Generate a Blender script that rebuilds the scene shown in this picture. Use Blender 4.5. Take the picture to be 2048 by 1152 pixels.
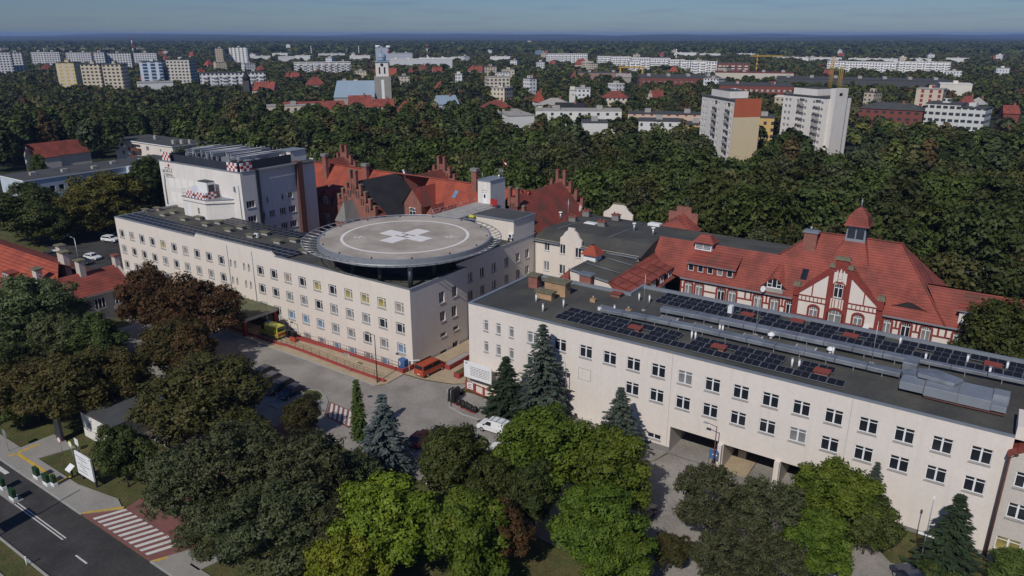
import bpy, bmesh, math, random
import numpy as np
from mathutils import Vector, Matrix

for o in list(bpy.data.objects): bpy.data.objects.remove(o)
S = bpy.context.scene
COL = S.collection
R_ = math.radians

# ------------------------------------------------------------------ camera
FPX, HC = 1480.0, 50.0                       # focal length in photo pixels, flying height in metres
PITCH = math.atan(508/FPX)
cam = bpy.data.cameras.new('camera'); cam.sensor_width = 36; cam.lens = 36*FPX/2048
cam.clip_start = 1; cam.clip_end = 60000
co = bpy.data.objects.new('camera', cam); COL.objects.link(co)
co.location = (0, 0, HC); co.rotation_euler = (math.pi/2-PITCH, 0, 0)
S.camera = co
S.render.resolution_x, S.render.resolution_y = 1024, 576

# the hospital's own axes: e1 runs along its street fronts, e2 away from the street
E1 = Vector((2274, -1565, 0)).normalized(); E2 = Vector((-E1.y, E1.x, 0))
YAW = math.atan2(E1.y, E1.x)

# ------------------------------------------------------------------ sun and sky
SUN_EL, SUN_D = R_(41.5), R_(8)
sunv = (-E2*math.cos(SUN_D)+E1*math.sin(SUN_D))*math.cos(SUN_EL)+Vector((0, 0, math.sin(SUN_EL)))
sl = bpy.data.lights.new('sun', 'SUN'); sl.energy = 4.0; sl.angle = R_(0.53); sl.color = (1, .955, .88)
so = bpy.data.objects.new('sun', sl); COL.objects.link(so)
so.rotation_euler = (-sunv).to_track_quat('-Z', 'Y').to_euler(); so.location = (0, 0, 200)
W = bpy.data.worlds.new('World'); S.world = W; W.use_nodes = True
nt = W.node_tree; nt.nodes.clear()
wo = nt.nodes.new('ShaderNodeOutputWorld'); bg = nt.nodes.new('ShaderNodeBackground')
sky = nt.nodes.new('ShaderNodeTexSky'); sky.sky_type = 'NISHITA'; sky.sun_disc = False
sky.sun_elevation = SUN_EL; sky.sun_rotation = math.atan2(sunv.x, sunv.y)
sky.altitude = 100; sky.air_density = 1.0; sky.dust_density = 0.3; sky.ozone_density = 3.0
# a few thin fair-weather clouds low over the horizon
tc = nt.nodes.new('ShaderNodeTexCoord'); mp = nt.nodes.new('ShaderNodeMapping')
mp.inputs['Scale'].default_value = (5.0, 5.0, 60.0)
nz = nt.nodes.new('ShaderNodeTexNoise'); nz.inputs['Scale'].default_value = 2.2; nz.inputs['Detail'].default_value = 6
cr = nt.nodes.new('ShaderNodeValToRGB')
cr.color_ramp.elements[0].position = .50; cr.color_ramp.elements[0].color = (0, 0, 0, 1)
cr.color_ramp.elements[1].position = .78; cr.color_ramp.elements[1].color = (.34, .34, .34, 1)
mx = nt.nodes.new('ShaderNodeMix'); mx.data_type = 'RGBA'
mx.inputs[7].default_value = (4.6, 4.9, 5.4, 1)
L = nt.links.new
L(tc.outputs['Generated'], mp.inputs['Vector']); L(mp.outputs['Vector'], nz.inputs['Vector'])
L(nz.outputs['Fac'], cr.inputs['Fac']); L(cr.outputs['Color'], mx.inputs[0]); L(sky.outputs['Color'], mx.inputs[6])
tn = nt.nodes.new('ShaderNodeMix'); tn.data_type = 'RGBA'; tn.blend_type = 'MULTIPLY'; tn.inputs[0].default_value = 1; tn.inputs[7].default_value = (.76, 1.0, 1.48, 1)   # drier, bluer air than the model's
L(mx.outputs[2], tn.inputs[6]); L(tn.outputs[2], bg.inputs['Color']); L(bg.outputs['Background'], wo.inputs['Surface'])
bg.inputs['Strength'].default_value = 0.05
S.view_settings.view_transform = 'Standard'; S.view_settings.look = 'None'
S.view_settings.exposure = -0.42; S.view_settings.gamma = 1
S.render.engine = 'CYCLES'
S.cycles.max_bounces = 5; S.cycles.diffuse_bounces = 3; S.cycles.transparent_max_bounces = 6; S.cycles.volume_bounces = 0

# ------------------------------------------------------------------ helpers
def P(a, b, z=0.0): return E1*a+E2*b+Vector((0, 0, z))
def toAB(v): return v.x*E1.x+v.y*E1.y, v.x*E2.x+v.y*E2.y
_cp, _sp = math.cos(PITCH), math.sin(PITCH)
def at(u, v, z=0.0):
    """place on the horizontal level z that the photo shows at pixel (u, v)"""
    d = Vector((u-1024, FPX*_cp+(576-v)*_sp, (576-v)*_cp-FPX*_sp)); t = (z-HC)/d.z
    return Vector((0, 0, HC))+d*t
def AB(u, v, z=0.0): return toAB(at(u, v, z))
def GZ(a):                                  # the yard falls a little towards the right-hand wing
    t = min(1, max(0, (a+48)/16)); return -1.0*t*t*(3-2*t)

def link(o): COL.objects.link(o); return o
def tag(o, label, cat, group=None, kind=None):
    if label: o['label'] = label
    if cat: o['category'] = cat
    if group: o['group'] = group
    if kind: o['kind'] = kind
    return o
def thing(name, label, cat, loc, rz=YAW, group=None):
    o = bpy.data.objects.new(name, None); link(o); o.empty_display_size = .5
    o.location = loc; o.rotation_euler = (0, 0, rz)
    return tag(o, label, cat, group)
def kids(o): return [c for c in o.children]
def dup(o, loc, rz=None, label=None, group=None, scale=None, parent=None):
    c = o.copy(); link(c); c.parent = parent
    if parent is None:
        c.location = loc
        if rz is not None: c.rotation_euler = (0, 0, rz)
        if scale is not None: c.scale = scale if hasattr(scale, '__len__') else (scale,)*3
        if label: c['label'] = label
        if group: c['group'] = group
    for ch in kids(o): dup(ch, None, parent=c)
    return c

class MB:
    """collects faces; build() makes them ONE mesh object"""
    def __init__(s): s.v = []; s.f = []; s.m = []; s.sm = []
    def poly(s, pts, m=0, smooth=False):
        i = len(s.v); s.v += [tuple(p) for p in pts]; s.f.append(tuple(range(i, i+len(pts)))); s.m.append(m); s.sm.append(smooth)
    def box(s, x0, y0, z0, x1, y1, z1, m=0, top=None, taper=0):
        t = taper
        p = [(x0, y0, z0), (x1, y0, z0), (x1, y1, z0), (x0, y1, z0), (x0+t, y0+t, z1), (x1-t, y0+t, z1), (x1-t, y1-t, z1), (x0+t, y1-t, z1)]
        i = len(s.v); s.v += p
        for k, f in enumerate([(3, 2, 1, 0), (4, 5, 6, 7), (0, 1, 5, 4), (1, 2, 6, 5), (2, 3, 7, 6), (3, 0, 4, 7)]):
            s.f.append(tuple(i+q for q in f)); s.m.append(top if (k == 1 and top is not None) else m); s.sm.append(False)
        return s
    def prism(s, pts, z0, z1, m=0, top=None):
        n = len(pts); i = len(s.v)
        s.v += [(p[0], p[1], z0) for p in pts]+[(p[0], p[1], z1) for p in pts]
        s.f.append(tuple(range(i+n-1, i-1, -1))); s.m.append(m); s.sm.append(False)
        s.f.append(tuple(range(i+n, i+2*n))); s.m.append(m if top is None else top); s.sm.append(False)
        for k in range(n):
            q = (k+1) % n; s.f.append((i+k, i+q, i+n+q, i+n+k)); s.m.append(m); s.sm.append(False)
        return s
    def slab(s, pts, y0, y1, m=0):            # outline in x,z extruded along y
        n = len(pts); i = len(s.v)
        s.v += [(p[0], y0, p[1]) for p in pts]+[(p[0], y1, p[1]) for p in pts]
        s.f.append(tuple(range(i, i+n))); s.f.append(tuple(range(i+2*n-1, i+n-1, -1))); s.m += [m, m]; s.sm += [False, False]
        for k in range(n):
            q = (k+1) % n; s.f.append((i+k, i+n+k, i+n+q, i+q)); s.m.append(m); s.sm.append(False)
        return s
    def tube(s, path, r, n=8, m=0, cap=True):
        path = [Vector(p) for p in path]; rs = r if hasattr(r, '__len__') else [r]*len(path)
        i0 = len(s.v)
        for k, p in enumerate(path):
            d = (path[min(k+1, len(path)-1)]-path[max(k-1, 0)]).normalized()
            u = d.orthogonal().normalized() if abs(d.z) > .9 else d.cross(Vector((0, 0, 1))).normalized()
            w = d.cross(u)
            for q in range(n):
                t = 2*math.pi*q/n; s.v.append(tuple(p+(u*math.cos(t)+w*math.sin(t))*rs[k]))
        for k in range(len(path)-1):
            for q in range(n):
                a = i0+k*n+q; b = i0+k*n+(q+1) % n
                s.f.append((a, b, b+n, a+n)); s.m.append(m); s.sm.append(True)
        if cap:
            s.f.append(tuple(range(i0+n-1, i0-1, -1))); s.f.append(tuple(range(len(s.v)-n, len(s.v)))); s.m += [m, m]; s.sm += [False, False]
        return s
    def cyl(s, x, y, z0, z1, r, n=12, m=0, r1=None):
        return s.tube([(x, y, z0), (x, y, z1)], [r, r if r1 is None else r1], n, m)
    def dome(s, x, y, z, r, h, n=14, k=5, m=0):
        i0 = len(s.v)
        for j in range(k+1):
            t = math.pi/2*j/k
            for q in range(n):
                f = 2*math.pi*q/n; rr = r*max(.02, math.cos(t)); s.v.append((x+rr*math.cos(f), y+rr*math.sin(f), z+h*math.sin(t)))
        for j in range(k):
            for q in range(n):
                a = i0+j*n+q; b = i0+j*n+(q+1) % n; s.f.append((a, b, b+n, a+n)); s.m.append(m); s.sm.append(True)
        return s
    def facade(s, u0, u1, z0, z1, holes, fn, depth=.25, m=0, mr=None, us=(), zs=()):
        """wall sheet with real openings; fn(u, z, d) -> point, d metres inwards"""
        mr = m if mr is None else mr
        U = sorted({u0, u1, *us, *[h[0] for h in holes], *[h[1] for h in holes]})
        Z = sorted({z0, z1, *zs, *[h[2] for h in holes], *[h[3] for h in holes]})
        U = [u for u in U if u0-1e-6 <= u <= u1+1e-6]; Z = [z for z in Z if z0-1e-6 <= z <= z1+1e-6]
        for a, b in zip(U, U[1:]):
            cu = (a+b)/2; col = [h for h in holes if h[0] < cu < h[1]]
            run = None
            for c, d in zip(Z, Z[1:]):
                cz = (c+d)/2
                if any(h[2] < cz < h[3] for h in col):
                    if run: s.poly([fn(a, run[0], 0), fn(b, run[0], 0), fn(b, run[1], 0), fn(a, run[1], 0)], m); run = None
                else: run = (run[0], d) if run else (c, d)
            if run: s.poly([fn(a, run[0], 0), fn(b, run[0], 0), fn(b, run[1], 0), fn(a, run[1], 0)], m)
        for a, b, c, d in holes:
            c = max(c, z0)
            s.poly([fn(a, c, 0), fn(a, c, depth), fn(a, d, depth), fn(a, d, 0)], mr)
            s.poly([fn(b, c, 0), fn(b, d, 0), fn(b, d, depth), fn(b, c, depth)], mr)
            s.poly([fn(a, d, 0), fn(a, d, depth), fn(b, d, depth), fn(b, d, 0)], mr)
            s.poly([fn(a, c, 0), fn(b, c, 0), fn(b, c, depth), fn(a, c, depth)], mr)
        return s
    def mesh(s, name, mats):
        me = bpy.data.meshes.new(name); me.from_pydata(s.v, [], s.f)
        for mt in (mats if isinstance(mats, (list, tuple)) else [mats]): me.materials.append(mt)
        me.polygons.foreach_set('material_index', s.m); me.polygons.foreach_set('use_smooth', s.sm)
        me.update(); return me
    def build(s, name, mats, parent=None, loc=None, rz=0):
        o = bpy.data.objects.new(name, s.mesh(name, mats)); link(o); o.parent = parent
        if loc is not None: o.location = loc
        if rz: o.rotation_euler = (0, 0, rz)
        return o
def bevel(o, w, seg=1):
    bm = bmesh.new(); bm.from_mesh(o.data)
    bmesh.ops.remove_doubles(bm, verts=bm.verts, dist=1e-4)
    es = [e for e in bm.edges if len(e.link_faces) == 2 and e.calc_face_angle(0) > .5]
    bmesh.ops.bevel(bm, geom=es, offset=w, segments=seg, affect='EDGES', profile=.6)
    bm.to_mesh(o.data); bm.free(); return o

# ------------------------------------------------------------------ materials
def mat(name, col, rough=.85, var=.18, scale=1.2, bump=0.0, bscale=20, metal=0, spec=.3, stain=0, fine=.06, tint=None):
    m = bpy.data.materials.new(name); m.use_nodes = True; t = m.node_tree; N = t.nodes; K = t.links.new
    b = N['Principled BSDF']; b.inputs['Roughness'].default_value = rough; b.inputs['Metallic'].default_value = metal
    b.inputs['Specular IOR Level'].default_value = spec
    c = N.new('ShaderNodeTexCoord'); n1 = N.new('ShaderNodeTexNoise'); n1.inputs['Scale'].default_value = scale; n1.inputs['Detail'].default_value = 6
    n1.inputs['Roughness'].default_value = .65
    K(c.outputs['Object'], n1.inputs['Vector'])
    r = N.new('ShaderNodeMapRange'); r.inputs[1].default_value = .3; r.inputs[2].default_value = .7; r.inputs[3].default_value = 1-var; r.inputs[4].default_value = 1+var
    K(n1.outputs['Fac'], r.inputs[0])
    n2 = N.new('ShaderNodeTexNoise'); n2.inputs['Scale'].default_value = scale*14; n2.inputs['Detail'].default_value = 3
    K(c.outputs['Object'], n2.inputs['Vector'])
    r2 = N.new('ShaderNodeMapRange'); r2.inputs[1].default_value = .3; r2.inputs[2].default_value = .7; r2.inputs[3].default_value = 1-fine; r2.inputs[4].default_value = 1+fine
    K(n2.outputs['Fac'], r2.inputs[0])
    mu = N.new('ShaderNodeMath'); mu.operation = 'MULTIPLY'; K(r.outputs[0], mu.inputs[0]); K(r2.outputs[0], mu.inputs[1])
    base = N.new('ShaderNodeRGB'); base.outputs[0].default_value = (*col, 1); cur = base.outputs[0]
    if tint:
        n4 = N.new('ShaderNodeTexNoise'); n4.inputs['Scale'].default_value = tint[1]; n4.inputs['Detail'].default_value = 4
        K(c.outputs['Object'], n4.inputs['Vector'])
        rr = N.new('ShaderNodeMapRange'); rr.inputs[1].default_value = .42; rr.inputs[2].default_value = .62; K(n4.outputs['Fac'], rr.inputs[0])
        mm = N.new('ShaderNodeMix'); mm.data_type = 'RGBA'; mm.inputs[7].default_value = (*tint[0], 1); K(cur, mm.inputs[6]); K(rr.outputs[0], mm.inputs[0]); cur = mm.outputs[2]
    vm = N.new('ShaderNodeVectorMath'); vm.operation = 'SCALE'; K(cur, vm.inputs[0]); K(mu.outputs[0], vm.inputs['Scale'])
    cur = vm.outputs[0]
    if stain:                                # rain streaks running down a wall
        mp = N.new('ShaderNodeMapping'); mp.inputs['Scale'].default_value = (1.3, 1.3, .09); K(c.outputs['Object'], mp.inputs['Vector'])
        n3 = N.new('ShaderNodeTexNoise'); n3.inputs['Scale'].default_value = 1.4; n3.inputs['Detail'].default_value = 5; K(mp.outputs[0], n3.inputs['Vector'])
        r3 = N.new('ShaderNodeMapRange'); r3.inputs[1].default_value = .5; r3.inputs[2].default_value = .75; r3.inputs[3].default_value = 1; r3.inputs[4].default_value = 1-stain
        K(n3.outputs['Fac'], r3.inputs[0])
        v2 = N.new('ShaderNodeVectorMath'); v2.operation = 'SCALE'; K(cur, v2.inputs[0]); K(r3.outputs[0], v2.inputs['Scale']); cur = v2.outputs[0]
    K(cur, b.inputs['Base Color'])
    if bump:
        nb = N.new('ShaderNodeTexNoise'); nb.inputs['Scale'].default_value = bscale; K(c.outputs['Object'], nb.inputs['Vector'])
        bp = N.new('ShaderNodeBump'); bp.inputs['Strength'].default_value = bump; bp.inputs['Distance'].default_value = .1
        K(nb.outputs['Fac'], bp.inputs['Height']); K(bp.outputs['Normal'], b.inputs['Normal'])
    return m
def tile_mat(name, col, col2, pitch=.36, dark=.55, amt=.5):
    """clay pantiles: courses by height, broken by patches of older tile"""
    m = mat(name, col, .8, .16, .5, fine=.16, tint=(col2, .35)); t = m.node_tree; N = t.nodes; K = t.links.new; b = N['Principled BSDF']
    src = b.inputs['Base Color'].links[0].from_socket
    c = N.new('ShaderNodeTexCoord'); sx = N.new('ShaderNodeSeparateXYZ'); K(c.outputs['Object'], sx.inputs[0])
    ml = N.new('ShaderNodeMath'); ml.operation = 'MULTIPLY'; ml.inputs[1].default_value = 1/pitch; K(sx.outputs['Z'], ml.inputs[0])
    fr = N.new('ShaderNodeMath'); fr.operation = 'FRACT'; K(ml.outputs[0], fr.inputs[0])
    r = N.new('ShaderNodeMapRange'); r.inputs[1].default_value = 0; r.inputs[2].default_value = .35; r.inputs[3].default_value = 1-amt*.9; r.inputs[4].default_value = 1.08; K(fr.outputs[0], r.inputs[0])
    v = N.new('ShaderNodeVectorMath'); v.operation = 'SCALE'; K(src, v.inputs[0]); K(r.outputs[0], v.inputs['Scale']); K(v.outputs[0], b.inputs['Base Color'])
    bp = N.new('ShaderNodeBump'); bp.inputs['Strength'].default_value = .5; bp.inputs['Distance'].default_value = .08; K(fr.outputs[0], bp.inputs['Height']); K(bp.outputs['Normal'], b.inputs['Normal'])
    return m
def brick_mat(name, c1, c2, mortar, s=3.2, squash=.5):
    m = mat(name, c1, .9, .2, .8); t = m.node_tree; N = t.nodes; K = t.links.new; b = N['Principled BSDF']
    src = b.inputs['Base Color'].links[0].from_node
    c = N.new('ShaderNodeTexCoord'); sx = N.new('ShaderNodeSeparateXYZ'); K(c.outputs['Object'], sx.inputs[0])
    ad = N.new('ShaderNodeMath'); K(sx.outputs['X'], ad.inputs[0]); K(sx.outputs['Y'], ad.inputs[1])
    cx = N.new('ShaderNodeCombineXYZ'); K(ad.outputs[0], cx.inputs['X']); K(sx.outputs['Z'], cx.inputs['Y'])
    bt = N.new('ShaderNodeTexBrick'); bt.inputs['Scale'].default_value = s; bt.inputs['Color1'].default_value = (*c1, 1); bt.inputs['Color2'].default_value = (*c2, 1); bt.inputs['Mortar'].default_value = (*mortar, 1)
    bt.inputs['Mortar Size'].default_value = .035; K(cx.outputs[0], bt.inputs['Vector'])
    K(bt.outputs['Color'], src.inputs[0]); return m
def glass_mat(name, col, rough=.08, var=.3):
    m = mat(name, col, rough, var, .6, spec=.6, fine=.02); return m
def leaf_mat(name, c1, c2, c3=None, rnd=.25, trans=.25):
    """two or three leaf tones mixed by clump, a little light through each leaf"""
    m = bpy.data.materials.new(name); m.use_nodes = True; t = m.node_tree; N = t.nodes; K = t.links.new; b = N['Principled BSDF']
    c = N.new('ShaderNodeTexCoord'); n = N.new('ShaderNodeTexNoise'); n.inputs['Scale'].default_value = .55; n.inputs['Detail'].default_value = 5; K(c.outputs['Object'], n.inputs['Vector'])
    cr = N.new('ShaderNodeValToRGB'); e = cr.color_ramp.elements
    e[0].position = .36; e[0].color = (*c1, 1); e[1].position = .62; e[1].color = (*c2, 1)
    if c3: q = e.new(.72); q.color = (*c3, 1)
    K(n.outputs['Fac'], cr.inputs['Fac'])
    oi = N.new('ShaderNodeObjectInfo'); hs = N.new('ShaderNodeHueSaturation')
    r = N.new('ShaderNodeMapRange'); r.inputs[3].default_value = 1-rnd; r.inputs[4].default_value = 1+rnd; K(oi.outputs['Random'], r.inputs[0]); K(r.outputs[0], hs.inputs['Value'])
    r2 = N.new('ShaderNodeMapRange'); r2.inputs[3].default_value = .475; r2.inputs[4].default_value = .515; K(oi.outputs['Random'], r2.inputs[0]); K(r2.outputs[0], hs.inputs['Hue'])
    K(hs.outputs['Color'], b.inputs['Base Color']); b.inputs['Roughness'].default_value = .6; b.inputs['Specular IOR Level'].default_value = .25
    n2 = N.new('ShaderNodeTexNoise'); n2.inputs['Scale'].default_value = 5.5; K(c.outputs['Object'], n2.inputs['Vector'])
    r4 = N.new('ShaderNodeMapRange'); r4.inputs[1].default_value = .3; r4.inputs[2].default_value = .7; r4.inputs[3].default_value = .66; r4.inputs[4].default_value = 1.36; K(n2.outputs['Fac'], r4.inputs[0])
    vs = N.new('ShaderNodeVectorMath'); vs.operation = 'SCALE'; K(cr.outputs['Color'], vs.inputs[0]); K(r4.outputs[0], vs.inputs['Scale']); K(vs.outputs[0], hs.inputs['Color'])
    tr = N.new('ShaderNodeBsdfTranslucent'); K(hs.outputs['Color'], tr.inputs['Color']); ms = N.new('ShaderNodeMixShader'); ms.inputs[0].default_value = trans
    K(b.outputs[0], ms.inputs[1]); K(tr.outputs[0], ms.inputs[2]); K(ms.outputs[0], N['Material Output'].inputs['Surface'])
    return m
def block_mat(name, wall, glass, sx=3.2, sz=2.9, fw=.55, fh=.5, accent=None):
    """a far block's wall: rows of small windows"""
    m = mat(name, wall, .85, .08, .2); t = m.node_tree; N = t.nodes; K = t.links.new; b = N['Principled BSDF']
    src = b.inputs['Base Color'].links[0].from_socket
    c = N.new('ShaderNodeTexCoord'); s = N.new('ShaderNodeSeparateXYZ'); K(c.outputs['Object'], s.inputs[0])
    ad = N.new('ShaderNodeMath'); K(s.outputs['X'], ad.inputs[0]); K(s.outputs['Y'], ad.inputs[1])
    def gate(sock, per, frac):
        d = N.new('ShaderNodeMath'); d.operation = 'DIVIDE'; d.inputs[1].default_value = per; K(sock, d.inputs[0])
        f = N.new('ShaderNodeMath'); f.operation = 'FRACT'; K(d.outputs[0], f.inputs[0])
        l = N.new('ShaderNodeMath'); l.operation = 'LESS_THAN'; l.inputs[1].default_value = frac; K(f.outputs[0], l.inputs[0]); return l.outputs[0]
    g = N.new('ShaderNodeMath'); g.operation = 'MULTIPLY'; K(gate(ad.outputs[0], sx, fw), g.inputs[0]); K(gate(s.outputs['Z'], sz, fh), g.inputs[1])
    ge = N.new('ShaderNodeNewGeometry'); sn = N.new('ShaderNodeSeparateXYZ'); K(ge.outputs['Normal'], sn.inputs[0])
    up = N.new('ShaderNodeMath'); up.operation = 'LESS_THAN'; up.inputs[1].default_value = .5; K(sn.outputs['Z'], up.inputs[0])
    g2 = N.new('ShaderNodeMath'); g2.operation = 'MULTIPLY'; K(g.outputs[0], g2.inputs[0]); K(up.outputs[0], g2.inputs[1])
    mm = N.new('ShaderNodeMix'); mm.data_type = 'RGBA'; mm.inputs[7].default_value = (*glass, 1); K(src, mm.inputs[6]); K(g2.outputs[0], mm.inputs[0]); K(mm.outputs[2], b.inputs['Base Color'])
    return m

M = {}
M['cream'] = mat('cream render', (.72, .648, .58), .9, .035, .22, .08, 60, stain=.07, fine=.03)
M['creamB'] = mat('pale cream render', (.73, .662, .605), .9, .03, .17, .08, 60, stain=.06, fine=.03)
M['white_render'] = mat('white render', (.73, .69, .65), .9, .05, .3, .05, 50, stain=.12)
M['light_panel'] = mat('paler wall panel', (.80, .76, .72), .9, .03, .3)
M['greyrender'] = mat('grey beige render', (.55, .50, .45), .9, .05, .3, .05, 60, stain=.06)
M['plinth'] = mat('grey plinth', (.22, .21, .20), .9, .12, .6)
M['felt'] = mat('bitumen roofing felt', (.066, .066, .064), .9, .22, .18, .15, 8, stain=0, fine=.12, tint=((.095, .092, .078), .12))
M['feltg'] = mat('grey roofing felt', (.075, .076, .078), .9, .2, .16, .15, 8, fine=.1)
M['metal'] = mat('galvanised sheet', (.36, .385, .42), .5, .16, .7, metal=.6, spec=.4, tint=((.26, .28, .31), .5))
M['metal_trim'] = mat('grey sheet trim', (.30, .33, .37), .5, .1, .7, metal=.4)
M['dark_metal'] = mat('dark steel', (.06, .065, .075), .5, .15, 1, metal=.4)
M['cladding'] = mat('dark cladding', (.035, .043, .058), .6, .12, .5)
M['alu'] = mat('aluminium', (.5, .51, .53), .4, .08, 2, metal=.6)
M['white'] = mat('white plastic', (.78, .78, .79), .5, .03, 1)
M['whitepaint'] = mat('white road paint', (.62, .60, .57), .8, .15, 1.5, fine=.15)
M['glass'] = glass_mat('dark window glass', (.018, .022, .028))
M['glass_sky'] = glass_mat('window glass with pale blind', (.16, .24, .34))  # reflection of the sky painted into the pane's blue base colour
M['blind_yellow'] = glass_mat('yellow blind', (.30, .25, .08), .4, .6)
M['blind_grey'] = glass_mat('grey blind', (.20, .20, .20), .5)
M['blind_tan'] = glass_mat('tan curtain', (.30, .25, .21), .5)
M['solar'] = mat('solar cells', (.014, .015, .020), .34, .2, .8, spec=.25, fine=.02)
M['tile'] = tile_mat('red roof tiles', (.285, .072, .053), (.20, .056, .043))
M['tile_new'] = tile_mat('bright orange-red roof tiles', (.35, .078, .044), (.27, .062, .040))
M['tile_old'] = tile_mat('weathered red tiles', (.26, .058, .044), (.15, .06, .045))  # old tiles; also the painted shade on the brick cross wings' right slopes
M['slate'] = tile_mat('black shingles', (.030, .030, .032), (.024, .024, .027), .3)
M['brick'] = brick_mat('red brick', (.28, .075, .055), (.22, .055, .042), (.30, .20, .16), 3.0)
M['brick_trim'] = mat('red brick trim', (.235, .047, .038), .9, .15, 1.5, fine=.2)
M['brick_yel'] = brick_mat('yellow brick', (.50, .30, .14), (.42, .22, .10), (.34, .28, .22), 2.2)
M['moss'] = mat('mossy coping', (.165, .15, .10), .95, .3, 2)
M['concrete'] = mat('pad concrete', (.45, .395, .345), .85, .08, .12, fine=.06, tint=((.34, .295, .255), .2))
M['conc2'] = mat('concrete', (.36, .34, .32), .9, .15, .6)
M['pad_white'] = mat('worn white pad paint', (.78, .75, .72), .8, .06, 1.2, fine=.1)
M['pavers'] = mat('grey pavers', (.31, .285, .26), .9, .1, .25, .1, 12, fine=.14, tint=((.24, .22, .20), .22))
M['pavers_y'] = mat('yellow pavers', (.42, .33, .22), .9, .14, .5, fine=.16)
M['pavers_r'] = mat('red pavers', (.215, .095, .085), .9, .15, .8, fine=.15)
M['pave_walk'] = mat('pavement slabs', (.30, .285, .26), .9, .09, .4, fine=.1)
M['tactile'] = mat('yellow tactile paving', (.55, .36, .05), .85, .25, 3, fine=.25)
M['asphalt'] = mat('asphalt', (.060, .058, .057), .9, .2, .18, .2, 20, fine=.16, tint=((.044, .043, .043), .3))
M['kerb'] = mat('kerb stone', (.36, .35, .33), .9, .15, 2)
M['grass'] = mat('short grass', (.078, .088, .026), .95, .3, .4, .6, 6, fine=.35, tint=((.10, .088, .034), .5))
M['forest_floor'] = mat('forest floor', (.028, .034, .016), .95, .35, .05, .5, 2, fine=.3)
M['red_wall'] = mat('red painted wall', (.30, .055, .048), .85, .12, 1.5)
M['rust'] = mat('brown steel', (.13, .06, .05), .7, .2, 2)
M['bark'] = mat('bark', (.085, .065, .048), .95, .35, 3, .6, 10)
M['bark_pale'] = mat('pale bark', (.20, .18, .15), .95, .3, 3, .5, 10)
M['black'] = mat('black plastic', (.012, .012, .013), .5, .2, 2)
M['blue'] = mat('blue paint', (.06, .14, .33), .5, .1, 2)
M['orange_red'] = mat('orange red paint', (.42, .07, .03), .35, .08, 1, spec=.5)
M['red'] = mat('red paint', (.35, .03, .03), .5, .1, 1)
M['amb_yellow'] = mat('fluorescent yellow paint', (.52, .50, .06), .4, .06, 1)
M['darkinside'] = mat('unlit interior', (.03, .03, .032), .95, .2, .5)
M['tyre'] = mat('tyre rubber', (.015, .015, .016), .9, .2, 2)
M['car_white'] = mat('white car paint', (.74, .75, .76), .25, .02, 1, spec=.6)
M['car_dark'] = mat('dark car paint', (.03, .034, .042), .22, .05, 1, spec=.6)
M['car_blue'] = mat('dark blue car paint', (.02, .03, .065), .22, .05, 1, spec=.6)
M['car_grey'] = mat('grey car paint', (.11, .115, .125), .25, .05, 1, spec=.6, metal=.3)
M['car_red'] = mat('red car paint', (.28, .02, .015), .25, .05, 1, spec=.6)
M['checker_r'] = mat('red marking', (.40, .05, .035), .7, .1, 1)
M['lattice_y'] = mat('yellow steel', (.48, .30, .06), .6, .12, 1)
M['grey_text'] = mat('grey lettering', (.20, .19, .185), .8, .05, 1)
M['roof_green'] = mat('greenish canopy felt', (.12, .125, .07), .95, .2, .5)

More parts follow.
